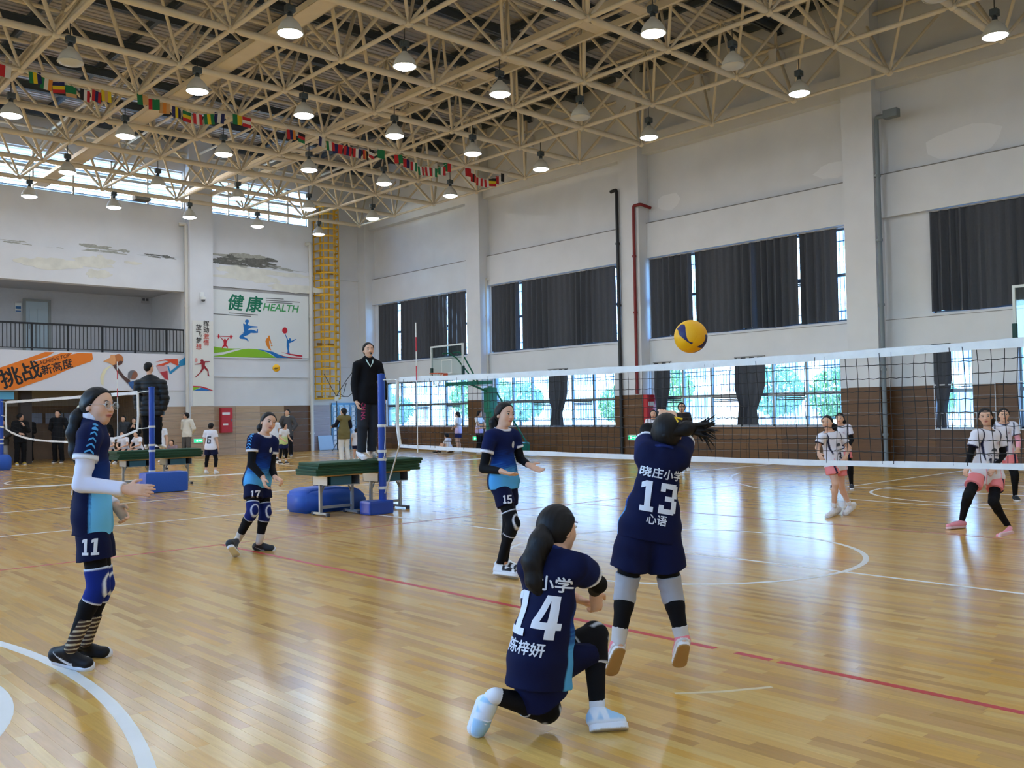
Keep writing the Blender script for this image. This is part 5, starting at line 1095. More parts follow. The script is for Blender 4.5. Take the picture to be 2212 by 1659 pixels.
        if tail is not None:
            t = Blob(); P = [np.array(p, float) for p in tail]; n = len(P); base = H(0, -.095, .0) if style != 'top' else H(0, -.08, .06); P = [base] + P
            for i in range(n): t.cap(P[i], P[i+1], tr*h*(.8 if i == 0 else 1.15 - .12*i), tr*h*(1.15 - .12*(i+1) if i < n-1 else .35), .045)
            s.put('ponytail', t, M_HAIR, dye, min(s.vox, .008), lambda x, y, z: .0018*np.sin(330*x + 40*z)*np.cos(300*y), o)
            if tie: d = nrm(P[1] - P[0]); MB().tube([P[0] + d*.02 - s.o, P[0] + d*.045 - s.o], tr*1.0*h, 12).build('hair_tie', mat('hair_tie_' + tie[0], tie[1], .6), o)
        return o
    # ---- clothes
    def shirt(s, dye, g=.020, hem=.10, sleeve=.55, sr=.060, wr=None, name='shirt', m=None, flare=.012, neckcut=True, rim=None):
        b, J, t = Blob(), s.J, s.th; s.torso(b, g); pc, U = s.pc, s.Ut
        for q in 'LR': hp = J['hip'+q]*.85 + pc*.15; b.cap(hp - U*(hem + .05)*s.s, pc + (hp - pc)*.8 + U*.28*s.L, .078*t + g + flare, .074*t + g + flare*.4, .04, (s.Ft, 1.04))
        for q in 'LR':
            e = J['sh'+q] + (J['el'+q] - J['sh'+q])*sleeve; b.cap(J['sh'+q], e, sr*t*.95 + g*.2, sr*t + g*.2, .03, None, 2 if sleeve < 1 else 0)
            if sleeve > 1:
                e2 = J['el'+q] + (J['wr'+q] - J['el'+q])*(sleeve-1); b.p.pop(); b.cap(J['sh'+q], J['el'+q], sr*t, sr*t*.92, .03); b.cap(J['el'+q], e2, sr*t*.92, sr*t*.72, .02, None, 2)
        b.cut(pc - U*hem*s.s, -U)
        s.ncut = (J['neck'] + U*.026*s.s, nrm(U*.9 + s.Ft*.22))
        if neckcut: b.cut(*s.ncut)
        if rim is not None:
            d0, rc = dye, L_(rim); dye = lambda V: mixc(d0(V) if callable(d0) else np.repeat(np.array([d0]), len(V), 0), rc[None], soft((V - s.ncut[0]) @ s.ncut[1] + .017*s.s)*soft(.088*s.s - np.linalg.norm(V - s.ncut[0], axis=1)))
        s.shirt_blob = b; return s.put(name, b, m or M_CLOTH, dye, None, wr if wr is not None else WR(.0022))
    def collar(s, c, r=.0095, rad=.066, lift=.018, drop=.024):
        b = Blob(); n = s.J['neck']; f = lambda a: n + s.Ft*rad*s.s*math.cos(a) + s.Rt*rad*s.s*math.sin(a) + s.Ut*s.s*(lift - drop*math.cos(a))
        for i in range(14): b.cap(f(2*math.pi*i/14), f(2*math.pi*(i+1)/14), r*s.s, None, .006)
        return s.put('collar', b, M_CLOTH, L_(c), min(s.vox, .006))
    def shorts(s, dye, q=.62, g=.024, r1=.088, name='shorts', wr=None, waist=.10):
        b, J, t = Blob(), s.J, s.th; b.cap(J['hipL'], J['hipR'], .080*t + g*.25, None, .03, (s.Ft, 1.05)); b.cap(s.pc, s.pc + s.Ut*.10*s.s, .086*t, .080*t, .03, (s.Ft, 1.2))
        for k in 'LR': hp, kn = J['hip'+k], J['kn'+k]; b.cap(hp, hp + (kn-hp)*q, .078*t + g*.45, r1*t + g*.3, .03, None, 2)
        b.cut(s.pc + s.Ut*waist*s.s, s.Ut); s.short_blob = b; return s.put(name, b, M_CLOTH, dye, None, wr if wr is not None else WR(.003, 30))
    def trousers(s, dye, r=.012, ankle=.045, name='trousers', wr=None):
        b, J, t = Blob(), s.J, s.th; b.cap(J['hipL'] + s.Ut*.03, J['hipR'] + s.Ut*.03, .086*t + r, None, .03, (s.Ft, 1.05)); b.cap(s.pc, s.pc + s.Ut*.12*s.s, .09*t, .09*t, .03, (s.Ft, 1.2))
        for k in 'LR': b.cap(J['hip'+k], J['kn'+k], .084*t + r, .058*t + r, .03); b.cap(J['kn'+k], J['an'+k] + (J['an'+k] - J['kn'+k])*.06, .056*t + r, ankle*t + r*.8, .02, None, 2)
        b.cut(s.pc + s.Ut*.1*s.s, s.Ut); return s.put(name, b, M_CLOTH, dye, None, wr if wr is not None else WR(.003, 34))
    def legging(s, k, dye, end=.92, g=.004, name='legging'):
        b, J, t = Blob(), s.J, s.th; kn, an, hp = J['kn'+k], J['an'+k], J['hip'+k]; b.cap(hp, kn, .078*t + g, .051*t + g, .03); mid_ = kn*.68 + an*.32 - nrm(s.Ft)*.008*s.s; b.cap(kn, mid_, .050*t + g, .047*t + g, .02); e = mid_ + (an-mid_)*end; b.cap(mid_, e, .047*t + g, (.047 + (.031-.047)*end)*t + g, .02, None, 2)
        return s.put(name, b, M_CLOTH, dye)
    def arm_sleeve(s, q, dye, start=.3, end=.95, g=.005, name='sleeve', wr=None):
        b, J, t = Blob(), s.J, s.th; a, e, w = J['sh'+q], J['el'+q], J['wr'+q]; b.cap(a + (e-a)*start, e, .041*t + g, .035*t + g, .015); b.cap(e, e + (w-e)*end, .036*t + g, .026*t + g, .012, None, 2); return s.put(name, b, M_CLOTH, dye, None, wr)
    def kneepad(s, k, c, trim, up=.11, dn=.10, g=.010, name='knee_pad', front=None):
        b, J, t = Blob(), s.J, s.th; kn, hp, an = J['kn'+k], J['hip'+k], J['an'+k]; du, dd = nrm(hp-kn), nrm(an-kn); a, e = kn + du*up*s.s, kn + dd*dn*s.s; f = nrm(-(du+dd)) if np.linalg.norm(du+dd) > .15 else s.Ft
        b.cap(a, kn, .060*t + g, .053*t + g, .01, None, 1); b.cap(kn, e, .052*t + g, .049*t + g, .01, None, 2); b.ell(kn + f*.022*s.s, np.array([.045, .045, .06])*s.s, np.array([nrm(np.cross(f, du)), f, nrm(np.cross(np.cross(f, du), f))]), .02)
        c, w = L_(c), L_(trim); rr = nrm(np.cross(f, du))
        def dye(V):
            o = np.repeat(c[None], len(V), 0); ta, te = (V-a) @ du, (V-e) @ dd; x, z, fr = (V-kn) @ rr, (V-kn) @ du, (V-kn) @ f; rad = np.sqrt((x/.046)**2 + (z/.062)**2)/s.s
            m = np.maximum.reduce([soft(ta + .010), soft(te + .010), soft(.13 - np.abs(rad - 1), .14)*soft(fr - .012)]); return mixc(o, w[None], m)
        return s.put(name, b, M_CLOTH, dye, min(s.vox, .006))
    def sock(s, k, dye, h=.5, g=.005):
        J, t = s.J, s.th; kn, an = J['kn'+k], J['an'+k]; b = Blob(); top = an + (kn-an)*h*.5; b.cap(top, an, (.031 + .012*h)*t + g, .031*t + g, .01, None, 1); b.cap(an, J['heel'+k]*.35 + an*.65, .030*t + g*.6, .024*t + g*.4, .01); return s.put('sock', b, M_CLOTH, dye, min(s.vox, .006))
    def shoe(s, k, upper, sole=(232, 232, 232), laces=(230, 230, 230), dyef=None, bottom=None, thick=.017, name='shoe'):
        J, h = s.J, s.s; heel, toe, an = J['heel'+k], J['toe'+k], J['an'+k]; d = nrm(toe-heel); up = an - heel; up = nrm(up - d*(up @ d)); lat = np.cross(d, up); L = np.linalg.norm(toe-heel); b = Blob(); hh = h*1.0
        root = s.root
        A, B = heel + d*.040*hh, toe - d*.042*hh; q = Blob().slab(A, B, .036*hh, .043*hh, up, thick*hh); sc = L_(sole); bc = L_(bottom or sole)
        so = s.put('sole', q, M_SHOE, lambda V: np.where((((V-heel) @ up) < .006)[:, None], bc, sc), min(s.vox, .006))
        z = up*thick*2*hh
        b.cap(A + z + up*.012*hh, B + z + up*.006*hh, .036*hh, .038*hh, .02, (up, 1.25)); b.cap(A + z*.8 + up*.03*hh, heel + d*L*.62 + z + up*.012*hh, .036*hh, .034*hh, .025); b.cap(A + z + up*.03*hh - d*.004, heel + (an - heel)*.80 + d*.006, .036*hh, .034*hh, .02, None, 2); b.cap(heel + (an - heel)*.72 + d*.022*hh, heel + d*L*.60 + z + up*.014*hh, .033*hh, .033*hh, .02); b.cut(heel + up*thick*1.6*hh, -up)
        uc = L_(upper); up_o = s.put('shoe_upper', b, M_SHOE, (lambda V: dyef(V, heel, d, up, lat, L)) if dyef else uc, min(s.vox, .006), parent=so)
        for i in range(4):
            c = heel + d*L*(.46 + .09*i) + z + up*(.062 - .011*i)*hh; pts = [c - lat*.022*hh - up*.008, c + up*.004, c + lat*.022*hh - up*.008]; MB().tube([p - s.o for p in pts], .0035*hh, 5).build('lace', mat('lace_%d_%d_%d' % tuple(laces), laces, .7), up_o)
        return so
    # ---- printing on cloth
    def decal(s, V2, F2, blob, centre, ex, ey, colr, name, parent=None, off=.0065, start=.25):
        ex, ey = nrm(ex), nrm(ey); n = nrm(np.cross(ex, ey)); P = centre + np.outer(V2[:, 0], ex) + np.outer(V2[:, 1], ey) + n*start; t = np.zeros(len(P))
        for _ in range(48): d = blob.eval(P - n*t[:, None]); t = t + np.clip(d - off, -.02, .05)*.8
        t = np.clip(t, 0, start*2); P = P - n*t[:, None] + (np.outer(V2[:, 2], n) if V2.shape[1] > 2 else 0); me = bpy.data.meshes.new(name); me.from_pydata([tuple(p) for p in P - s.o], [], [tuple(f) for f in F2]); me.materials.append(mat('print_%d_%d_%d' % tuple(colr), colr, .65)); me.update(); return link(name, me, parent or s.root)
    def text(s, body, blob, centre, ex, ey, size, colr=(226, 230, 236), bold=.02, name='printed_text', sx=1.0, space=1.0, parent=None, maxe=.014):
        me = text_geo(body, size, bold*size, 0, space); bm = bmesh.new(); bm.from_mesh(me); bmesh.ops.triangulate(bm, faces=bm.faces)
        for _ in range(6):
            es = [e for e in bm.edges if e.calc_length() > maxe]
            if not es: break
            bmesh.ops.subdivide_edges(bm, edges=es, cuts=1, use_grid_fill=False); bmesh.ops.triangulate(bm, faces=bm.faces)
        bm.verts.index_update(); V = np.array([v.co[:] for v in bm.verts])*np.array([sx, 1, 1]); Fa = [[v.index for v in f.verts] for f in bm.faces]; bm.free(); bpy.data.meshes.remove(me)
        return s.decal(V, Fa, blob, centre, ex, ey, colr, name, parent)
    def digits(s, body, blob, centre, ex, ey, size, colr=(226, 230, 236), bold=0, sx=1.0, space=1.0, parent=None, maxe=.014, name='printed_number'):
        bm = bmesh.new(); x = 0.0; adv = []
        for ch in body:
            w = .56 if ch != '1' else .40; adv.append((x, w)); x += w + .14*space
        tot = x - .14*space
        for ch, (x0, w) in zip(body, adv):
            for kk, poly in enumerate(DIGITS[ch]): bm.faces.new([bm.verts.new((((px*w + x0) - tot/2)*size*sx*.95, (py - .5)*size*.95, .0004*kk)) for px, py in poly])
        bmesh.ops.triangulate(bm, faces=bm.faces)
        for _ in range(6):
            es = [e for e in bm.edges if e.calc_length() > maxe]
            if not es: break
            bmesh.ops.subdivide_edges(bm, edges=es, cuts=1); bmesh.ops.triangulate(bm, faces=bm.faces)
        bm.verts.index_update(); V = np.array([v.co[:] for v in bm.verts]); Fa = [[v.index for v in f.verts] for f in bm.faces]; bm.free(); return s.decal(V, Fa, blob, centre, ex, ey, colr, name, parent)
    def patch(s, poly, blob, centre, ex, ey, colr, name='printed_mark', parent=None, n=3):
        bm = bmesh.new(); bm.faces.new([bm.verts.new((x, y, 0)) for x, y in poly]); bmesh.ops.triangulate(bm, faces=bm.faces)
        for _ in range(n): bmesh.ops.subdivide_edges(bm, edges=[e for e in bm.edges if e.calc_length() > .012], cuts=1); bmesh.ops.triangulate(bm, faces=bm.faces)
        bm.verts.index_update(); V = np.array([v.co[:] for v in bm.verts])[:, :2]; Fa = [[v.index for v in f.verts] for f in bm.faces]; bm.free(); return s.decal(V, Fa, blob, centre, ex, ey, colr, name, parent)

def px_joints(D, J, feet, ex=None):
    """joints given as they are read in the photograph with their own distance from the viewer; feet stand on given heights"""
    o = {k: at(u, v, D + dd) for k, (u, v, dd) in J.items()}
    for k, (u, v, z) in feet.items(): o[k] = gnd(u, v, z)
    if ex: o.update(ex)
    return o
def dirv(r, f, u=0.0): return RGT*r + FWD*f + UP*u
def polar(a): return nrm(dirv(math.sin(math.radians(a)), math.cos(math.radians(a))))   # 0 = away from viewer, 90 = image right, 180 = towards viewer
# ------------------------------------------------------------------ the navy team
NAVY, BLUE, SKY, WHITE, BLACK = (9, 17, 54), (14, 62, 142), (86, 172, 230), (230, 232, 238), (14, 14, 17)
def navy_dye(P, front=1.0, sleeve=.55, side=True, collar=True):
    J = P.J
    def f(V):
        t = ((V - P.pc) @ P.Ut)/P.L; fr = (V - P.pc) @ P.Ft; r = (V - P.pc) @ P.Rt; n = .035*np.sin(60*r + 9*np.sin(20*t)) + .03*np.sin(25*r + 31*t)
        c = np.repeat(L_(NAVY)[None], len(V), 0); g = mixc(L_((10, 24, 72))[None], L_(BLUE)[None], (.62 - t + n)/.28); g = mixc(g, L_(SKY)[None], (.34 - t + n)/.22)
        m = np.clip((fr + .012)/.01, 0, 1)*front; c = c*(1-m[:, None]) + g*m[:, None]
        for q in 'LR':
            a, e = J['sh'+q], J['el'+q]; d = e-a; u = ((V-a) @ d)/(d @ d); dist = np.linalg.norm(V - a - np.outer(np.clip(u, 0, 1.1), d), axis=1); out = np.abs((V - P.pc) @ P.Rt)
            sg = 1 if q == 'R' else -1; on = (dist < .082*P.s) & (u > .12) & (u < sleeve + .05) & (sg*((V - P.pc) @ P.Rt) > .80*sg*((a + d*np.clip(u, 0, 1)[:, None] - P.pc) @ P.Rt) - .012); c[on] = mixc(L_((10, 22, 66))[None], L_(WHITE)[None], soft(u[on] - sleeve + .085, .03))
        return c
    return f
navy_c, black_c, white_c = L_(NAVY), L_(BLACK), L_(WHITE)
def chevrons(P, q, n=6):
    """row of small pale blue chevrons down the shoulder"""
    J = P.J; a, e = J['sh'+q], J['sh'+q] + (J['el'+q] - J['sh'+q])*.42; top = J['neck']*.45 + a*.55; out = nrm(P.Rt*(1 if q == 'R' else -1) + P.Ft*.25); ax = nrm(e-top)
    for k in range(n):
        c = top + (e-top)*k/(n-1); w = (.016 + .002*k)*P.s; poly = [(-w, .008), (0, -.006), (w, .008), (w, .020), (0, .004), (-w, .020)]
        ex = nrm(np.cross(ax, out)); P.patch(poly if k else poly, P.shirt_blob, c, ex, -ax if np.cross(ex, -ax) @ out > 0 else ax, (70, 160, 220), 'chevron', P.shirt_o, 2)
def shoe_swoosh(V, heel, d, up, lat, L, base, mark, side):
    x = ((V-heel) @ d)/L; z = (V-heel) @ up; y = (V-heel) @ lat; o = np.repeat(L_(base)[None], len(V), 0); xc = .62 - x; cur = .042 + .055*np.clip(xc/.45, 0, 1)**1.7; w = .013*np.clip(1 - xc/.5, .15, 1)
    m = (np.abs(z - cur) < w) & (x > .15) & (x < .62); o[m] = L_(mark); return o

# --- number 11: stands in profile at the left
D = 5.60
J = px_joints(D, dict(hc=(213, 877, 0), neck=(201, 916, .0), shR=(193, 941, -.14), shL=(203, 941, .15), elR=(176, 1046, -.20), wrR=(270, 1057, -.22), hdR=(303, 1058, -.22), elL=(199, 1060, .22), wrL=(250, 1093, .14), hdL=(272, 1120, .12),
                      hipR=(196, 1122, -.07), hipL=(203, 1122, .07), knR=(212, 1266, -.08), knL=(222, 1262, .10), anR=(155, 1398, -.12), anL=(187, 1384, .12)),
              dict(heelR=(112, 1427, .045), toeR=(203, 1447, .0), heelL=(152, 1408, .012), toeL=(243, 1417, .0)), dict(pnR=dirv(0, 0, -1)*.3 + dirv(.1, 1, 0), thR=UP, pnL=dirv(0, -1, -.2), thL=dirv(1, 0, .3), curlR=.25, curlL=.75))
P = Person('girl in navy kit number 11 with glasses standing at the left', J, dirv(1, -.1), dirv(1, -.30, 0), 1.0, .0066, 'navy volleyball players', .98, 2)
P.hair('pony', tail=[J['hc'] + dirv(-.11, -.02, -.07), J['hc'] + dirv(-.135, -.03, -.16), J['hc'] + dirv(-.125, -.03, -.27), J['hc'] + dirv(-.11, -.03, -.36)], tr=.040, tie=('cream', (226, 214, 176)))
def dye11(V):
    c = navy_dye(P, 1, .50, collar=False)(V); t = ((V-P.pc) @ P.Ut)/P.L; fr = (V-P.pc) @ P.Ft; c = mixc(c, L_((10, 46, 112))[None], .8*soft(fr - .003)*soft(.60 - t, .1)); return mixc(c, L_((110, 196, 244))[None], soft(fr - .005, .005)*soft(.34 - t, .02))
P.shirt_o = P.shirt(dye11, hem=.085, sleeve=.50, sr=.066, g=.024, wr=WR(.0035, 30, 1.))
c = Blob()
for i in range(12):
    a0, a1 = 2*math.pi*i/12, 2*math.pi*(i+1)/12; f = lambda a: J['neck'] + P.Ft*(.056*math.cos(a) + .008) + P.Rt*.056*math.sin(a) + P.Ut*(.030 - .022*math.cos(a)); c.cap(f(a0), f(a1), .015, .015, .01); c.cap(f(a0) + P.Ut*.018, f(a1) + P.Ut*.018, .010, .010, .012)
P.put('collar', c, M_CLOTH, L_((226, 226, 234)), .006)
for q in 'LR': P.arm_sleeve(q, L_((222, 222, 234)), .35, .97, .014, wr=WR(.003, 60)); P.legging(q, black_c, .86); P.sock(q, lambda V: np.where((np.sin((V[:, 2])*240) > .55)[:, None], L_((200, 184, 150)), L_((62, 48, 42))), .95, .006)
P.shorts(navy_c, .60, .03, .092); P.kneepad('R', (16, 38, 120), (226, 230, 236)); P.kneepad('L', (16, 38, 120), (226, 230, 236))
for q in 'LR': P.shoe(q, (20, 20, 24), (228, 232, 240), (50, 54, 60), lambda V, a, b, c_, d_, e: shoe_swoosh(V, a, b, c_, d_, e, (18, 18, 22), (236, 236, 238), 1))
P.digits('11', P.short_blob, P.J['hipR']*.62 + P.J['knR']*.38 + P.Ft*.035, nrm(dirv(.99, -.08)), UP, .10, bold=.03); P.digits('11', P.shirt_blob, P.pc + P.Ut*.42*P.L - P.Ft*.1, P.Rt, P.Ut, .18, bold=.03); P.text('晓庄', P.shirt_blob, P.pc + P.Ut*.16*P.L - P.Ft*.1, P.Rt, P.Ut, .06, bold=.02)
chevrons(P, 'R')
g = empty('eyeglasses', tuple(J['hc']), 'round thin-framed clear glasses worn by the girl numbered 11', 'glasses'); go = np.array(J['hc']); m_gl = mat('glasses_frame', (206, 210, 214), .25, .5)
for q in (-1, 1):
    c = P.HF*.097 + P.HR*.034*q + P.HU*.002; MB().tube([c + P.HR*.024*math.cos(a*.349) + P.HU*.022*math.sin(a*.349) for a in range(19)], .0016, 6).build('rim', m_gl, g)
    MB().add([c + P.HR*.023*math.cos(a*.349) + P.HU*.021*math.sin(a*.349) + P.HF*e for e in (-.001, .001) for a in range(18)], [tuple(range(18))[::-1], tuple(range(18, 36))]).build('lens', glass_mat('lens_clear', (246, 250, 252), .10), g)
    MB().tube([c + P.HR*.024*q, P.HF*.05 + P.HR*.078*q + P.HU*.004, P.HF*-.015 + P.HR*.082*q + P.HU*.002], .0015, 6).build('temple', m_gl, g)
MB().tube([P.HF*.097 - P.HR*.011, P.HF*.102 + P.HU*.004, P.HF*.097 + P.HR*.011], .0016, 6).build('bridge', m_gl, g)

# --- number 17: steps forward, three-quarter view
D = 10.2
J = px_joints(D, dict(hc=(580, 912, 0), neck=(570, 942, .02), shR=(546, 951, -.10), shL=(590, 956, .12), elR=(543, 1003, -.16), wrR=(568, 1031, -.22), hdR=(575, 1058, -.24), elL=(586, 1008, .08), wrL=(594, 1031, -.10), hdL=(612, 1040, -.16),
                      hipR=(546, 1041, -.05), hipL=(564, 1041, .06), knR=(546, 1105, -.16), knL=(573, 1107, .0), anR=(513, 1166, .02), anL=(560, 1170, .0)),
              dict(heelR=(497, 1182, .14), toeR=(513, 1203, .0), heelL=(552, 1187, .0), toeL=(596, 1189, .0)), dict(pnR=dirv(.6, .4, 0), thR=dirv(.6, -.6), pnL=dirv(0, 0, -1), thL=dirv(-.4, -.5, .4), curlR=.5, curlL=.9))
P = Person('girl in navy kit number 17 stepping forward with blue knee pads', J, dirv(.7, -.7), dirv(.62, -.78, -.06), .97, .0085, 'navy volleyball players', 1.08, 2)
P.hair('pony', tail=[J['hc'] + dirv(-.1, .05, -.06), J['hc'] + dirv(-.09, .06, -.14)], tr=.034)
P.shirt_o = P.shirt(navy_dye(P, 1, .50), hem=.055, sleeve=.50, g=.022, rim=WHITE)
for q in 'LR': P.arm_sleeve(q, black_c, .35, .95); P.legging(q, black_c, .62); P.kneepad(q, (12, 30, 96), (206, 214, 228)); P.sock(q, L_((206, 194, 178)), .55); P.shoe(q, (44, 52, 58), (226, 228, 232), (120, 130, 138), lambda V, a, b, c_, d_, e: shoe_swoosh(V, a, b, c_, d_, e, (40, 46, 52), (196, 200, 204), 1))
P.shorts(navy_c, .56, .03, .086); P.digits('17', P.short_blob, P.J['hipR']*.62 + P.J['knR']*.38 + P.Ft*.06, dirv(.92, .1), UP, .085, bold=.03); chevrons(P, 'R')
P.patch([(.022*math.cos(a*.524), .030*math.sin(a*.524)) for a in range(12)], P.shirt_blob, P.pc + P.Ut*.72*P.L - P.Rt*.05 + P.Ft*.05, -P.Rt, P.Ut, (206, 210, 214), 'team_badge', P.shirt_o)

# --- number 15: hops with open hands
D = 8.40
J = px_joints(D, dict(hc=(1091, 895, 0), neck=(1084, 930, .02), shR=(1059, 944, -.10), shL=(1111, 943, .10), elR=(1044, 1012, -.14), wrR=(1083, 1018, -.30), hdR=(1109, 1027, -.36), elL=(1124, 991, .10), wrL=(1141, 1004, -.06), hdL=(1171, 1019, -.10),
                      hipR=(1077, 1042, -.05), hipL=(1098, 1042, .05), knR=(1108, 1131, -.14), knL=(1100, 1128, .10), anR=(1080, 1218, -.04), anL=(1090, 1212, .14)),
              dict(heelR=(1064, 1242, .02), toeR=(1120, 1249, .015), heelL=(1076, 1228, .02), toeL=(1126, 1235, .015)), dict(pnR=UP*1.0 + dirv(0, .3), thR=dirv(0, 1, .2), pnL=dirv(-.3, -.3, .7), thL=dirv(-.2, .3, 1.), curlR=.28, curlL=.22))
P = Person('girl in navy kit number 15 with open hands before the net', J, dirv(.75, -.65), dirv(.66, -.74, -.04), .97, .0075, 'navy volleyball players', 1.0, 2)
P.hair('pony', tail=[J['hc'] + dirv(-.105, .04, -.07), J['hc'] + dirv(-.10, .04, -.16), J['hc'] + dirv(-.095, .04, -.23)], tr=.034)
P.shirt_o = P.shirt(navy_dye(P, 1, .52), hem=.06, sleeve=.52, g=.020, rim=WHITE)
for q in 'LR': P.arm_sleeve(q, black_c, .35, .96); P.legging(q, black_c, 1.0); P.kneepad(q, (15, 15, 18), (222, 224, 228), .12, .12); 
def dye15(V, a, b, c_, d_, L): x = ((V-a) @ b)/L; z = (V-a) @ c_; o = np.repeat(L_((228, 228, 228))[None], len(V), 0); return mixc(o, L_((24, 24, 28))[None], soft(np.sin(11*x + 38*z + 1.5*np.sin(16*x)) - .1, .2)*soft(.92 - x, .02)*soft(z - .04, .006))
for q in 'LR': P.shoe(q, (228, 228, 228), (226, 224, 220), (30, 30, 34), dye15)
P.shorts(navy_c, .56, .026, .080); P.digits('15', P.short_blob, P.J['hipR']*.60 + P.J['knR']*.40 + P.Ft*.06 + P.Rt*.02, dirv(.95, .1), UP, .075, bold=.03)
P.patch([(.022*math.cos(a*.524), .032*math.sin(a*.524)) for a in range(12)], P.shirt_blob, P.pc + P.Ut*.72*P.L - P.Rt*.06 + P.Ft*.05, -P.Rt, P.Ut, (206, 208, 208), 'team_badge', P.shirt_o)

# --- number 13: jumps with arms overhead, seen from behind
D = 5.08
J = px_joints(D, dict(hc=(1441, 935, .06), neck=(1430, 979, .02), shL=(1394, 984, .02), shR=(1468, 990, .04), elL=(1398, 930, .22), wrL=(1428, 922, .34), hdL=(1434, 897, .38), elR=(1482, 934, .24), wrR=(1458, 924, .36), hdR=(1450, 900, .40),
                      hipL=(1376, 1145, .0), hipR=(1428, 1149, .02), knL=(1352, 1270, .02), knR=(1449, 1272, .04), anL=(1336, 1384, -.04), anR=(1474, 1380, -.02),
                      heelL=(1342, 1400, -.10), toeL=(1318, 1462, .04), heelR=(1480, 1392, -.09), toeR=(1466, 1444, .06)), {}, dict(hup=dirv(.06, .12, 1.), pnL=dirv(0, 1, .3), pnR=dirv(0, 1, .3), curlL=.5, curlR=.5, thL=dirv(1, 0), thR=dirv(-1, 0)))
P = Person('girl in navy kit number 13 leaping with her back to us and grey knee sleeves', J, dirv(.1, 1), dirv(.30, .95, .12), .97, .0066, 'navy volleyball players', 1.03, 1)
P.hair('pony', tail=[J['hc'] + dirv(.10, -.07, .025), J['hc'] + dirv(.15, -.06, .03)], tr=.032)
ht = Blob(); hr = random.Random(5)
for k in range(40):
    a0 = J['hc'] + dirv(.10, -.07 + .02*hr.random(), .005 + .04*hr.random()); ang = hr.uniform(-.75, .42); ln = hr.uniform(.09, .19); m0 = a0 + dirv(ln*.55*math.cos(ang*.5), hr.uniform(-.02, .03), ln*.55*math.sin(ang*.5)); e0 = a0 + dirv(ln*math.cos(ang), hr.uniform(-.03, .05), ln*math.sin(ang))
    ht.cap(a0, m0, .0095, .0062, .004); ht.cap(m0, e0, .0062, .0022, .003)
P.put('loose_strands', ht, M_HAIR, L_((13, 11, 12)), .0042)
MB().tube([J['hc'] + dirv(.07, -.085, .075) - P.o, J['hc'] + dirv(.03, -.09, .085) - P.o, J['hc'] + dirv(.045, -.098, .06) - P.o], .007, 6).build('hair_clip', mat('clip_yellow', (226, 184, 30), .5), P.root)
P.shirt_o = P.shirt(navy_dye(P, .9, .62, collar=False), hem=.05, sleeve=.62, g=.022, wr=WR(.0035, 34, 2.), neckcut=False)
for q in 'LR': P.arm_sleeve(q, black_c, .45, .93); P.legging(q, black_c, .80); P.sock(q, L_((206, 202, 198)), .5, .008)
for q in 'LR':
    b = Blob(); kn, hp, an = J['kn'+q], J['hip'+q], J['an'+q]; du, dd = nrm(hp-kn), nrm(an-kn); b.cap(kn + du*.075, kn + du*.003, .068, .063, .006, None, 3); b.cap(kn - du*.003, kn + dd*.075, .063, .060, .006, None, 3); P.put('knee_sleeve', b, M_CLOTH, L_((172, 172, 176)), .0055, WR(.002, 60))
def pink_shoe(V, a, b, c_, d_, L): x = ((V-a) @ b)/L; o = np.repeat(L_((232, 128, 140))[None], len(V), 0); o[((V-a) @ c_) < .040] = L_((230, 222, 220)); return o
for q in 'LR': P.shoe(q, (232, 128, 140), (230, 226, 222), (220, 90, 110), pink_shoe, (176, 138, 84))
P.shorts(navy_c, .66, .045, .096, wr=WR(.004, 26, 1.)); P.collar((20, 34, 88))
tr = nrm(P.Rt); P.text('晓庄小学', P.shirt_blob, P.pc + P.Ut*.735*P.L - P.Ft*.08, tr, P.Ut, .058, bold=.024, space=1.05); P.digits('13', P.shirt_blob, P.pc + P.Ut*.445*P.L - P.Ft*.08, tr, P.Ut, .17, bold=.03, sx=1.1, space=1.15); P.text('心语', P.shirt_blob, P.pc + P.Ut*.16*P.L - P.Ft*.08, tr, P.Ut, .058, bold=.02)

# --- number 14: kneels with her back to us
D = 4.33
J = px_joints(D, dict(hc=(1206, 1142, .06), neck=(1196, 1197, .0), shL=(1148, 1224, .06), shR=(1244, 1222, -.04), elR=(1292, 1262, .10), wrR=(1284, 1276, .28), hdR=(1288, 1304, .30), elL=(1168, 1290, .30), wrL=(1240, 1290, .38), hdL=(1262, 1300, .40),
                      hipR=(1186, 1428, .03), hipL=(1150, 1434, -.06), knR=(1284, 1374, .16), anR=(1290, 1522, .04), knL=(1180, 1530, .02), anL=(1070, 1503, -.12)),
              dict(heelR=(1272, 1583, .0), toeR=(1358, 1577, .0), heelL=(1046, 1496, .19), toeL=(1020, 1586, .0)), dict(hup=dirv(.04, .05, 1.), pnR=dirv(-.2, .4, 0), thR=dirv(.2, .8), pnL=dirv(0, 0, 1), thL=dirv(1, 0), curlR=.75, curlL=.6))
P = Person('girl in navy kit number 14 kneeling on one knee in the foreground', J, dirv(.3, .95), dirv(.72, .68, -.02), 1.0, .0066, 'navy volleyball players', 1.03, 1)
P.hair('pony', tail=[J['hc'] + dirv(-.085, -.10, -.05), J['hc'] + dirv(-.125, -.12, -.13), J['hc'] + dirv(-.115, -.125, -.22), J['hc'] + dirv(-.08, -.13, -.30)], tr=.048, tie=('tan', (196, 160, 100)))
P.shirt_o = P.shirt(navy_dye(P, 1, .55, collar=False), hem=.10, sleeve=.55, g=.028, sr=.066, wr=WR(.004, 28, 3.), flare=.02)
for q in 'LR': P.arm_sleeve(q, black_c, .40, .96); P.legging(q, black_c, .97); P.sock(q, L_((222, 226, 232)), .2, .004)
P.kneepad('R', (15, 15, 18), (206, 208, 212), .13, .13); P.kneepad('L', (15, 15, 18), (206, 208, 212), .12, .12)
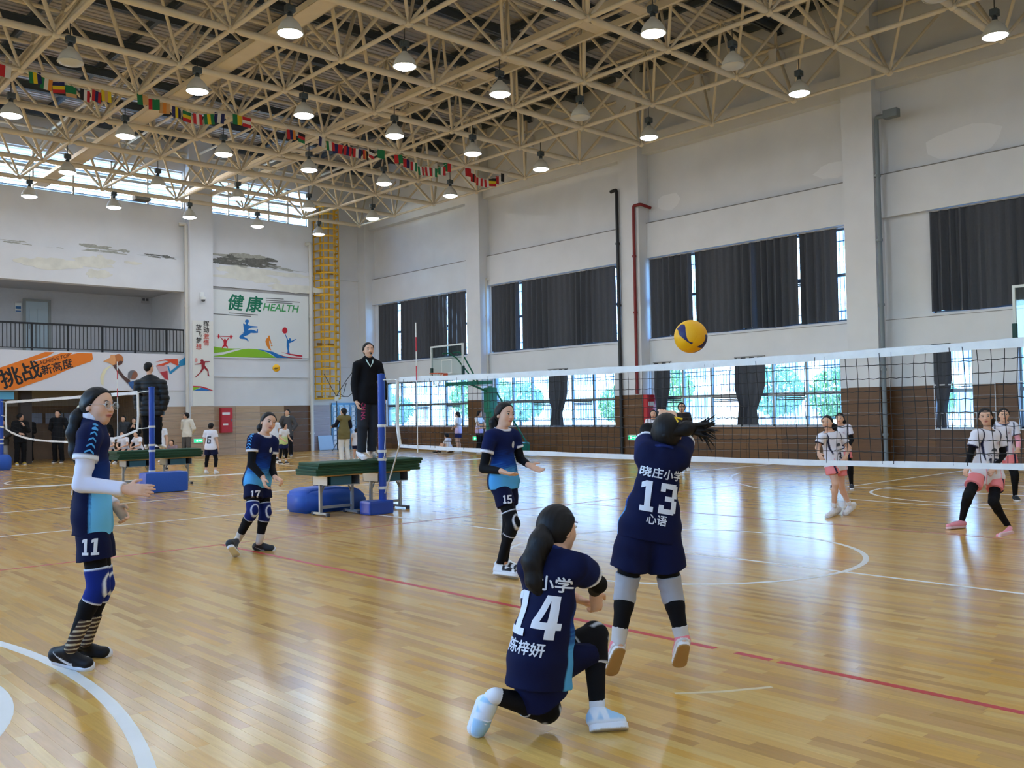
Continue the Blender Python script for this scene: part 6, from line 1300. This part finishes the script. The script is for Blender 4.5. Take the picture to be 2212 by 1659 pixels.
def pale_shoe(V, a, b, c_, d_, L): x = ((V-a) @ b)/L; z = (V-a) @ c_; o = np.repeat(L_((224, 234, 244))[None], len(V), 0); return mixc(o, L_((164, 204, 234))[None], soft(np.sin(9*x + 18*z + 1.2*np.sin(14*x)) - .15, .5)*soft(z - .045, .01))
for q in 'LR': P.shoe(q, (220, 232, 244), (226, 232, 238), (236, 238, 242), pale_shoe, (196, 186, 168), .018)
P.shorts(navy_c, .74, .06, .100, wr=WR(.004, 26, 2.)); P.collar((20, 34, 88))
tr = nrm(P.Rt); P.text('小学', P.shirt_blob, P.pc + P.Ut*.745*P.L - P.Ft*.1 + tr*.06, tr, P.Ut, .072, bold=.022); P.digits('14', P.shirt_blob, P.pc + P.Ut*.46*P.L - P.Ft*.1 - tr*.005, tr, P.Ut, .20, bold=.035, sx=1.1); P.text('陈梓妍', P.shirt_blob, P.pc + P.Ut*.165*P.L - P.Ft*.1 - tr*.02, tr, P.Ut, .062, bold=.022)
# ------------------------------------------------------------------ the white team
def std(x, y, hd, H, arms='down', lean=0.0, spread=.10, crouch=0.0, z0=0.0, knee=0.0, width=1.0, tilt=0.0):
    """upright figure at (x, y) heading hd (degrees, 0 = away from the viewer, 90 = image right, 180 = to the viewer)"""
    F = polar(hd); R = np.cross(F, UP); s = H/1.60; B = np.array([x, y, z0]); q = lambda r, f, u: B + s*(R*r + F*f + UP*u); c = crouch
    J = dict(hipL=q(-.075, -c*.3, .84-c), hipR=q(.075, -c*.3, .84-c), neck=q(0, lean-.01, 1.335-c), shL=q(-.155*width, lean-.02, 1.30-c), shR=q(.155*width, lean-.02, 1.30-c), hc=q(0, lean+.035, 1.485-c),
             knL=q(-spread*.95, .035 + c*.55 + knee, .455-c*.35), knR=q(spread*.95, .035 + c*.55, .455-c*.35), anL=q(-spread, -.03, .085), anR=q(spread, -.03, .085), heelL=q(-spread, -.075, 0), heelR=q(spread, -.075, 0), toeL=q(-spread*1.15, .155, 0), toeR=q(spread*1.15, .155, 0))
    A = dict(down=((.215, -.02, 1.04), (.225, .05, .81), (.22, .08, .72)), front=((.20, .02, 1.04), (.06, .22, .98), (.0, .26, .96)), behind=((.22, -.08, 1.05), (.08, -.16, .90), (.0, -.17, .86)), low=((.21, .0, 1.05), (.17, .22, .93), (.15, .30, .90)),
             chin=((.20, .04, 1.05), (.06, .16, 1.22), (.02, .14, 1.32)), reach=((.22, .10, 1.08), (.20, .36, 1.06), (.19, .46, 1.05)), hips=((.27, -.03, 1.06), (.16, .06, .88), (.12, .08, .84)))
    al, ar = arms if isinstance(arms, tuple) else (arms, arms)
    for k, a, sg in (('L', A[al], -1), ('R', A[ar], 1)):
        for n, (r, f, u) in zip(('el', 'wr', 'hd'), a): J[n+k] = q(sg*r*width, f + lean*.8, u - c)
    return J, F
PINK = (240, 140, 140)
def white_dye(P, accent=(28, 30, 62), sleeve=.6):
    def f(V):
        J = P.J; c = np.repeat(L_((232, 232, 240))[None], len(V), 0); t = ((V - P.pc) @ P.Ut)/P.L; r = (V - P.pc) @ P.Rt; fr = (V-P.pc) @ P.Ft
        c = mixc(c, L_(accent)[None], soft(.010 - np.abs(np.abs(r) - (.128 - .05*np.clip(.75-t, 0, 1))), .006)*soft(fr - .0)*soft(t - .35, .05))
        c = mixc(c, L_((236, 150, 170))[None], soft(.006 - np.abs(np.abs(r) - .112), .004)*soft(fr)*soft(.22 - t, .05))
        for q in 'LR':
            a, e = J['sh'+q], J['el'+q]; d = e-a; u = ((V-a) @ d)/(d @ d); dist = np.linalg.norm(V - a - np.outer(np.clip(u, 0, 1.1), d), axis=1); sg = 1 if q == 'R' else -1; on = (dist < .085*P.s) & (u > .2) & (u < sleeve + .05) & (sg*((V - P.pc) @ P.Rt) > .80*sg*((a + d*np.clip(u, 0, 1)[:, None] - P.pc) @ P.Rt) - .012); c[on] = mixc(c[on], L_(accent)[None], soft(u[on] - sleeve + .06, .03))
        return c
    return f
def white_kit(P, num, sleeves=None, legs=None, pads=True, shoe=(230, 232, 236), sole=None, collar_c=(28, 30, 62), socks=(232, 232, 232), txt=True):
    o = P.shirt_o = P.shirt(white_dye(P), hem=.10, sleeve=.60, g=.022, sr=.064, rim=collar_c)
    for q in 'LR':
        if sleeves: P.arm_sleeve(q, L_(sleeves), .4, .96)
        if legs: P.legging(q, L_(legs), 1.0)
        else: P.sock(q, L_(socks), .25)
        P.shoe(q, shoe, sole or (226, 226, 228), (210, 210, 214))
    P.shorts(lambda V: mixc(np.repeat(L_(PINK)[None], len(V), 0), L_((28, 30, 62))[None], soft(.014 - np.abs(np.abs((V-P.pc) @ P.Rt) - .135), .006)), .50, .05, .088)
    if pads and legs: P.kneepad('L', (15, 15, 18), (20, 20, 22)); P.kneepad('R', (15, 15, 18), (20, 20, 22))
    if txt:
        c = P.pc + P.Ut*.52*P.L; P.patch([(.045*math.cos(a*.349), .04*math.sin(a*.349)) for a in range(10)], P.shirt_blob, c + P.Ut*.02, P.Rt*-1 if np.cross(P.Rt, P.Ut) @ P.Ft < 0 else P.Rt, P.Ut, (70, 74, 82), 'ball_emblem', o)
        ex = -P.Rt; P.text('VOLLEYBALL', P.shirt_blob, c - P.Ut*.03, ex, P.Ut, .030, (40, 44, 60), .01, parent=o); P.digits(num, P.shirt_blob, c - P.Ut*.125, ex, P.Ut, .13, (28, 30, 62), .02, parent=o)
        P.patch([(.017*math.cos(a*.449), .017*math.sin(a*.449)) for a in range(14)], P.shirt_blob, P.pc + P.Ut*.74*P.L - P.Rt*.055, ex, P.Ut, (206, 190, 206), 'team_badge', o, 1)
WG = 'white volleyball players'
D = 12.48
J = px_joints(D, dict(hc=(1787, 913, 0), neck=(1792, 935, .02), shR=(1774, 944, -.08), shL=(1817, 944, .12), elR=(1766, 967, -.10), wrR=(1768, 980, -.22), hdR=(1774, 990, -.28), elL=(1834, 967, .10), wrL=(1828, 986, -.06), hdL=(1822, 994, -.12),
                      hipR=(1795, 1004, -.05), hipL=(1815, 1004, .07), knR=(1805, 1046, -.10), knL=(1817, 1050, .08), anR=(1802, 1092, -.04), anL=(1834, 1088, .12)),
              dict(heelR=(1812, 1107, .02), toeR=(1785, 1119, 0), heelL=(1846, 1096, .08), toeL=(1824, 1114, .0)), dict(curlR=.6, curlL=.6))
P = Person('girl in white jersey number 3 with bare legs and white shoes beyond the net', J, dirv(-.4, -.9), dirv(-.62, -.78), .86, .0095, WG, 1.0, 1); P.hair('pony', tail=[J['hc'] + dirv(.10, .03, -.05), J['hc'] + dirv(.12, .04, -.14), J['hc'] + dirv(.11, .04, -.2)], tr=.032)
white_kit(P, '3', None, None, False)
# the one behind her with black sleeves
g = gnd(1820, 1056); J, F = std(g[0], g[1], 205, 1.40, ('low', 'low'), .08, .17, .06); P = Person('girl in white jersey with black sleeves and leggings behind number 3', J, F, nrm(F + dirv(-.15, 0)), .875, .011, WG, 1.0, 1)
P.hair('pony', tail=[J['hc'] + dirv(.09, .06, -.06), J['hc'] + dirv(.09, .06, -.12)], tr=.032); white_kit(P, '13', BLACK, BLACK, True, (34, 34, 38))
# number 10
D = 11.15
J = px_joints(D, dict(hc=(2129, 900, 0), neck=(2134, 931, .03), shR=(2108, 940, -.04), shL=(2160, 942, .08), elR=(2096, 982, -.06), wrR=(2089, 1008, -.14), hdR=(2085, 1019, -.18), elL=(2167, 982, .08), wrL=(2148, 1008, -.10), hdL=(2136, 1027, -.18),
                      hipR=(2112, 1028, -.04), hipL=(2152, 1032, .06), knR=(2091, 1072, -.22), knL=(2146, 1084, -.12), anR=(2078, 1124, -.08), anL=(2180, 1140, .04)),
              dict(heelR=(2086, 1140, 0), toeR=(2046, 1144, 0), heelL=(2192, 1152, .0), toeL=(2162, 1160, 0)), dict(curlR=.7, curlL=.55))
P = Person('girl in white jersey number 10 crouching in pink shoes by the net', J, dirv(-.25, -.95), dirv(-.45, -.88, -.02), .93, .0095, WG, 1.0, 1); P.hair('pony', tail=[J['hc'] + dirv(.09, .05, -.05), J['hc'] + dirv(.11, .06, -.12)], tr=.034); white_kit(P, '10', BLACK, BLACK, True, (236, 150, 160), (226, 190, 190), (16, 16, 18))
g = gnd(2172, 1082); J, F = std(g[0], g[1], 200, 1.44, 'low', .10, .15, .05); P = Person('girl in white jersey with pink undersleeves half hidden behind number 10', J, F, F, .90, .011, WG, 1.0, 1); P.hair('pony', tail=[J['hc'] + dirv(.08, .08, -.08)], tr=.03); white_kit(P, '8', (238, 168, 178), BLACK, True, (34, 38, 40))
g = gnd(1414, 1018); J, F = std(g[0], g[1], 190, 1.46, 'down'); P = Person('girl in white jersey partly hidden behind the jumping player', J, F, F, .9, .012, WG, 1.0, 1); P.hair('bob'); white_kit(P, '7', None, BLACK, False, (40, 40, 44))
g = gnd(1484, 1020) + FWD*.5; J, F = std(g[0], g[1], 185, 1.62, 'front'); P = Person('woman in dark coat and trousers behind the jumping player', J, F, F, 1.0, .012, None, 1.1, 1); P.hair('long'); P.shirt(L_((48, 44, 44)), hem=.14, sleeve=1.95, g=.03, name='coat'); P.trousers(L_((24, 24, 28))); 
for q in 'LR': P.shoe(q, (216, 212, 206), (226, 224, 220))

# ------------------------------------------------------------------ referees
D = 14.15; zt = .804
def on_mat(u, v): return gnd(u, v, zt)
J = px_joints(D, dict(hc=(796, 756, 0), neck=(796, 776, .03), shR=(771, 789, -.05), shL=(818, 789, .08), elR=(766, 830, -.06), wrR=(770, 868, -.14), hdR=(776, 885, -.18), elL=(827, 830, .10), wrL=(830, 866, .04), hdL=(829, 882, .0), hipR=(785, 866, -.05), hipL=(805, 866, .06), knR=(783, 920, -.06), knL=(805, 920, .04), anR=(781, 973, -.02), anL=(803, 971, .08)),
              dict(heelR=(776, 985, zt), toeR=(788, 993, zt), heelL=(800, 981, zt), toeL=(813, 988, zt)), dict(curlR=.5, thR=dirv(0, -1), pnR=dirv(.8, .3)))
P = Person('woman referee in black jumper blowing a whistle on the near platform', J, dirv(.35, -.9), dirv(.42, -.90, .02), 1.03, .0095, 'referees', 1.08, 1); P.hair('pony', tail=[J['hc'] + dirv(-.05, .1, -.04)], tr=.03)
P.shirt(black_c, hem=.05, sleeve=1.96, g=.022, sr=.058, wr=WR(.003, 26), name='jumper', flare=.02, neckcut=False); P.collar((18, 18, 20), .016, .052, .035, .006)
for q in 'LR': P.shoe(q, (228, 228, 228), (226, 226, 224))
P.trousers(L_((44, 48, 54)), .016, .050)
b = Blob(); b.cap(J['hipR'] + P.Rt*.0, J['knR'], .10*1.08, .075*1.08, .02); P.text('CHINA', b, J['hipR']*.58 + J['knR']*.42 + P.Ft*.02 - P.Rt*.015, nrm(J['knR'] - J['hipR']), nrm(np.cross(P.Ft + P.Rt*.5, nrm(J['knR'] - J['hipR']))), .085, (190, 60, 110), .012)
ln = [J['neck'] + P.Ft*(.045) + P.Rt*.055 + P.Ut*.0, J['neck'] + P.Ft*.105 + P.Rt*.035 - P.Ut*.06, J['neck'] + P.Ft*.13 - P.Ut*.125, J['neck'] + P.Ft*.105 - P.Rt*.04 - P.Ut*.06, J['neck'] + P.Ft*.045 - P.Rt*.055]
ly = empty('whistle_lanyard', tuple(P.o), 'pale lanyard with whistle worn by the woman referee', 'lanyard'); MB().tube([p - P.o for p in ln], .010, 6).build('ribbon', mat('lanyard_mint', (196, 222, 214), .6), ly)
MB().bbox(J['hc'] + P.HF*.105 - P.HU*.062 - P.o - .012, J['hc'] + P.HF*.105 - P.HU*.062 - P.o + .014, .004).build('whistle', mat('whistle_black', (20, 20, 22), .3), ly)
D = 20.35
J = px_joints(D, dict(hc=(322, 794, 0), neck=(324, 817, .0), shL=(300, 829, .0), shR=(350, 829, .0), elL=(297, 862, .0), wrL=(298, 886, -.04), hdL=(299, 896, -.08), elR=(356, 862, .02), wrR=(351, 888, .0), hdR=(350, 898, .0), hipL=(315, 888, 0), hipR=(340, 888, .02), knL=(315, 925, -.02), knR=(341, 925, .0), anL=(318, 958, .0), anR=(342, 958, .04)),
              dict(heelL=(320, 968, zt), toeL=(314, 971, zt), heelR=(343, 966, zt), toeR=(348, 969, zt)))
J['toeL'] = J['heelL'] + dirv(-.10, .18); J['toeR'] = J['heelR'] + dirv(.05, .2)
P = Person('man referee in black quilted down jacket on the far platform', J, dirv(.2, 1), dirv(.55, .85), 1.03, .011, 'referees', 1.15, 1); P.hair('short', fringe=False)
puff = lambda amp=.016, f=27.: (lambda x, y, z: -amp*np.abs(np.sin(f*z))**.6 + amp*.4)
P.shirt(L_((16, 20, 22)), hem=.10, sleeve=1.94, g=.045, sr=.085, wr=puff(), name='down_jacket', flare=.02, neckcut=False, m=M_PUFF); P.collar((16, 20, 22), .030, .06, .04, .0); P.trousers(L_((16, 16, 18)), .012, .05)
for q in 'LR': P.shoe(q, (226, 228, 230), (228, 228, 228))

# ------------------------------------------------------------------ people along the walls
def bystander(foot, top, hd, label, top_c, bot_c, hair='short', arms='down', group='spectators', coat=False, shoes=(40, 40, 44), skin=(214, 170, 142), sleeve=1.95, bottom='trousers', vox=.015, wdt=1.0, look=None, lean=0.0, hood=None, number=None, fringe=False, thin=1.05, legs=None, tail=None, spread=.10, y_shift=0.0):
    g = gnd(*foot); g = g + FWD*y_shift; D = g @ FWD; t = at(foot[0], top, D); H = max(.9, t[2]); J, F = std(g[0], g[1], hd, H, arms, lean, spread, width=wdt)
    P = Person(label, J, F, polar(look if look is not None else hd), H/1.6, vox, group, thin, 0 if vox > .012 else 1, skin); h = P.J['hc']
    P.hair(hair, fringe=fringe, tail=None if not tail else [h - F*.10*P.s - UP*.06, h - F*.11*P.s - UP*.18])
    dy = top_c if callable(top_c) else L_(top_c); P.shirt((lambda V: top_c(V, P)) if callable(top_c) else dy, hem=.16 if coat else .08, sleeve=sleeve, g=.032 if coat else .024, sr=.072 if sleeve > 1 else .062, name='coat' if coat else 'shirt', flare=.02, neckcut=not coat)
    if hood: b = Blob(); b.cap(J['neck'] - F*.05*P.s + UP*.02, J['neck'] - F*.09*P.s - UP*.05, .075*P.s, .07*P.s, .02); P.put('hood', b, M_CLOTH, L_(hood)); P.collar(hood, .022, .06, .035, .01)
    if bottom == 'trousers': P.trousers(L_(bot_c), .014, .055)
    else:
        P.shorts(L_(bot_c), .62, .04, .09)
        for q in 'LR':
            if legs: P.legging(q, L_(legs), .5)
            P.sock(q, L_((228, 228, 228)), .3)
    for q in 'LR': P.shoe(q, shoes, (214, 214, 214))
    if number: P.digits(number[0], P.shirt_blob, P.pc + P.Ut*.45*P.L + F*(.1 if number[1] else -.1), (-P.Rt if number[1] else P.Rt), P.Ut, number[2], (24, 26, 40), .02, maxe=.03)
    return P
bystander((404, 992), 891, 200, 'man in cream hoodie standing before the wood panelling', (226, 220, 204), (92, 88, 84), 'short', 'behind', hood=(226, 220, 204), look=250, shoes=(220, 220, 220), wdt=1.05, vox=.012)
bystander((456, 1024), 913, 10, 'boy in white shirt number 6 with his back turned', (232, 232, 238), (20, 26, 56), 'short', 'down', 'young players', sleeve=.6, bottom='shorts', legs=BLACK, shoes=(230, 230, 230), number=('6', 0, .2), spread=.16, vox=.012)
bystander((622, 986), 884, 170, 'man in grey jacket over cream hood by the panelling', (78, 78, 80), (24, 24, 28), 'short', 'hips', hood=(226, 216, 190), coat=True, shoes=(40, 44, 50), look=195)
P = bystander((612, 1002), 914, 130, 'boy in white and green shirt kicking near number 17', lambda V, P: mixc(np.repeat(L_((230, 232, 234))[None], len(V), 0), L_((206, 226, 150))[None], soft(.5 - ((V-P.pc) @ P.Ut)/P.L, .2)), (22, 32, 74), 'short', 'low', 'young players', sleeve=.6, bottom='shorts', legs=BLACK, shoes=(30, 30, 34), lean=.10, look=90, spread=.14)
bystander((592, 996), 898, 150, 'child in white shirt half hidden behind number 17', (228, 230, 234), (24, 30, 70), 'short', 'down', 'young players', sleeve=.6, bottom='shorts', shoes=(30, 30, 34))
P = bystander((749, 996), 881, -35, 'woman in olive quilted vest and white trousers holding the tripod', (116, 106, 66), (224, 222, 212), 'pony', ('reach', 'low'), coat=True, tail=True, sleeve=.2, shoes=(226, 226, 226), look=-60, vox=.012, y_shift=-.4)
for q in 'LR': P.arm_sleeve(q, L_((22, 26, 40)), .1, .95, .02)
bystander((770, 996), 925, 0, 'small child in white shirt behind the woman in the olive vest', (228, 228, 234), (26, 32, 66), 'short', 'down', 'young players', sleeve=.6, bottom='shorts', shoes=(24, 24, 28))
grad = lambda V, P: mixc(np.repeat(L_((232, 232, 236))[None], len(V), 0), L_((206, 186, 226))[None], soft(.35 - ((V-P.pc) @ P.Ut)/P.L, .5))
bystander((991, 979), 889, -70, 'girl in white shirt number 13 and navy shorts by the window', grad, (26, 34, 84), 'pony', 'front', 'resting girls', sleeve=.6, bottom='shorts', tail=True, shoes=(214, 214, 214), number=('13', 1, .17), vox=.013)
bystander((1036, 980), 887, 120, 'girl in white shirt and long black trousers by the wood column', grad, (18, 18, 20), 'pony', 'reach', 'resting girls', sleeve=.6, tail=True, shoes=(40, 40, 40), number=('13', 1, .17), look=100, vox=.013)
bystander((1056, 983), 895, -100, 'girl in white shirt mostly hidden behind number 15', grad, (18, 18, 20), 'pony', 'reach', 'resting girls', sleeve=.6, shoes=(40, 40, 40))
bystander((24, 1003), 905, 160, 'woman in dark vest and grey trousers at the far left', (70, 68, 66), (150, 148, 146), 'bob', 'front', coat=True, shoes=(226, 226, 220), y_shift=-.5)
bystander((44, 1004), 893, 140, 'man in black touching his chin at the far left', (20, 20, 22), (18, 18, 20), 'short', ('chin', 'front'), coat=True, shoes=(190, 160, 60), wdt=1.1, look=70, fringe=True)
bystander((86, 996), 897, 180, 'dark figure with clasped hands in the passage shade', (24, 24, 26), (22, 22, 24), 'short', 'front', coat=True, wdt=1.1, look=10, y_shift=-.8)
bystander((126, 1000), 886, 175, 'man in black jumper with hands behind his back', (22, 23, 26), (20, 20, 22), 'short', 'behind', coat=True, wdt=1.15)
bystander((230, 992), 906, 170, 'person in black coat beside the number 11 player', (26, 27, 30), (24, 24, 26), 'short', 'down', coat=True)
bystander((268, 994), 898, 185, 'woman in grey jacket watching under the gallery', (66, 70, 74), (30, 30, 34), 'long', 'down', coat=True, vox=.013)
bystander((291, 994), 902, 180, 'person in black coat with cream scarf under the gallery', (24, 24, 26), (30, 30, 34), 'bob', 'chin', coat=True, hood=(232, 226, 200))
bystander((346, 1016), 910, 175, 'person in white bib standing behind the far referee', (226, 228, 232), (24, 26, 40), 'bob', 'down', 'young players', sleeve=.6, bottom='shorts', shoes=(24, 24, 28), spread=.2)
def sitter(u, v, D, hd, label, top_c, bot_c, hair='short', group='seated children', seat=.40, vox=.015, shoes=(226, 226, 226), floor=False, s=.86, bare=False, look=None, sleeve=.6):
    g = at(u, v, D); F = polar(hd); R = np.cross(F, UP); B = np.array([g[0], g[1], 0]); q = lambda r, f, z: B + R*r + F*f + UP*z; st = .09 if floor else seat
    J = dict(hipL=q(-.07, 0, st+.02), hipR=q(.07, 0, st+.02), neck=q(0, .10, st+.43), shL=q(-.13, .08, st+.40), shR=q(.13, .08, st+.40), hc=q(0, .16, st+.555))
    if floor: J.update(knL=q(-.14, .28, .34), knR=q(.14, .30, .34), anL=q(-.13, .50, .09), anR=q(.13, .54, .09), heelL=q(-.13, .47, .0), heelR=q(.13, .51, .0), toeL=q(-.15, .68, .02), toeR=q(.15, .72, .02))
    else: J.update(knL=q(-.12, .36, st+.02), knR=q(.12, .36, st+.02), anL=q(-.12, .36, .085), anR=q(.12, .36, .085), heelL=q(-.12, .32, 0), heelR=q(.12, .32, 0), toeL=q(-.13, .52, 0), toeR=q(.13, .52, 0))
    for k, sg in (('L', -1), ('R', 1)): J['el'+k] = q(sg*.19, .18, st+.20); J['wr'+k] = q(sg*.06, .34, st+(.14 if not floor else .26)); J['hd'+k] = q(sg*.01, .40, st+(.12 if not floor else .24))
    P = Person(label, J, F, polar(look if look is not None else hd), s, vox, group, 1.0, 0); P.hair(hair); P.shirt(L_(top_c), hem=.04, sleeve=sleeve, g=.024)
    if bare: P.shorts(L_(bot_c), .6, .03, .085)
    else: P.trousers(L_(bot_c), .012, .05)
    for k in 'LR': P.shoe(k, shoes, (220, 220, 220))
    return P, B
for k, (u, lab) in enumerate(((237, 'leftmost'), (270, 'middle'), (301, 'rightmost'))):
    P, B = sitter(u, 985, 31.0, 175 + 12*k, '%s boy in white shirt seated on the bench under the gallery' % lab, (230, 230, 236), (24, 26, 36), 'short')
bc = at(266, 985, 31.0); bn = empty('spectator_bench', (bc[0] + .05, bc[1] + .05, 0), 'low wooden bench under the seated boys', 'bench', rz=math.atan2(RGT[1], RGT[0])); MB().bbox((-.75, -.2, .27), (.75, .2, .305), .01).build('seat', m_ply, bn)
for s in (-1, 1): MB().box((s*.6-.03, -.16, 0), (s*.6+.03, .16, .27)).build('leg', m_steel, bn)
sitter(376, 985, 31.4, 190, 'child in grey jacket with pink bib sitting by the hoodie man', (150, 130, 134), (60, 56, 56), 'bob', floor=True, sleeve=1.9)
P, B = sitter(972, 969, 33.6, -60, 'girl in white shirt sitting on the floor by the window', (230, 230, 234), (70, 52, 44), 'pony', 'resting girls', floor=True, shoes=(24, 24, 28))
# ------------------------------------------------------------------ outside the windows
go = MB().box((XR + .3, -30, -.3), (120, 120, -.12)).build('floor_outside', mat('pavement', (176, 176, 168), .9, noise=.1, scale=.5)); tag(go, kind='structure')
bd = empty('apartment_building', (62, 40, -.12), 'pale sunlit apartment block seen through the lower windows', 'building'); m_fac = mat('facade_white', (226, 226, 224), .8, noise=.03, scale=.4); m_fw = mat('facade_glass', (120, 140, 168), .2)
MB().box((0, -42, 0), (10, 62, 17)).build('wall', m_fac, bd); MB().box((-.4, -43, 17), (10.5, 51, 17.5)).build('roof', m_fac, bd)
for z in range(1, 6): MB().box((-.25, -42, z*3 - .15), (0, 50, z*3 + .05)).build('floor_band', m_fac, bd)
wme = MB().box((-.06, 0, 0), (.02, 2.0, 1.6)).mesh('window', m_fw); fme = MB().box((-.1, .96, 0), (-.05, 1.04, 1.6)).box((-.1, -.06, -.06), (-.04, 2.06, 0)).mesh('window_bar', m_fac); bme = MB().box((-1.0, -.2, -.9), (0, 2.2, -.05)).mesh('balcony', mat('balcony_lilac', (196, 186, 206), .7))
for i in range(22):
    for k in range(5):
        w = link('window', wme, bd, (-.02, -40.5 + i*4.1, .9 + k*3)); link('window_bar', fme, w)
        if i % 3 == 1 and k: link('balcony', bme, bd, (0, -40.5 + i*4.1, .9 + k*3))
m_bark = mat('bark', (92, 78, 64), .9, noise=.2); LEAF = [mat('leaf_%s' % n, c, .6) for n, c in (('fresh', (170, 200, 140)), ('deep', (140, 176, 124)), ('blue', (160, 194, 162)))]
def leaf_mesh(seed, n=1700):
    r = np.random.default_rng(seed); d = r.normal(size=(n, 3)); d /= np.linalg.norm(d, axis=1)[:, None]; rad = r.uniform(.45, 1, n)**.5; c = d*rad[:, None]*np.array([1.5, 1.7, 1.35]) + np.array([0, 0, 2.6])
    a = r.normal(size=(n, 3)); a /= np.linalg.norm(a, axis=1)[:, None]; b = np.cross(a, r.normal(size=(n, 3))); b /= np.linalg.norm(b, axis=1)[:, None]; V = np.stack([c - a*.16, c + b*.07, c + a*.16, c - b*.07], 1).reshape(-1, 3)
    me = mesh_np('crown', V, np.arange(n*4).reshape(-1, 4), None, LEAF[seed % 3]); return me
LM = [leaf_mesh(k) for k in range(3)]
trunk = MB().tube([(0, 0, -.1), (.03, 0, 1.2), (-.05, .05, 2.4)], [.13, .10, .06], 8).mesh('trunk', m_bark, True)
ORD = ['first', 'second', 'third', 'fourth', 'fifth', 'sixth', 'seventh', 'eighth', 'ninth', 'tenth', 'eleventh', 'twelfth', 'thirteenth', 'fourteenth']
for k in range(14):
    t = empty('garden_tree', (34.0 + 4.0*((k*37) % 5)/4, 15 + k*4.3, -.12), 'small leafy tree outside the lower windows, %s along the row' % ORD[k], 'tree', 'trees outside the hall', rz=k*1.3); sc = .72 + .09*((k*13) % 4); t.scale = (sc, sc, sc)
    link('trunk', trunk, t); tag(link('crown', LM[k % 3], t), kind='stuff')
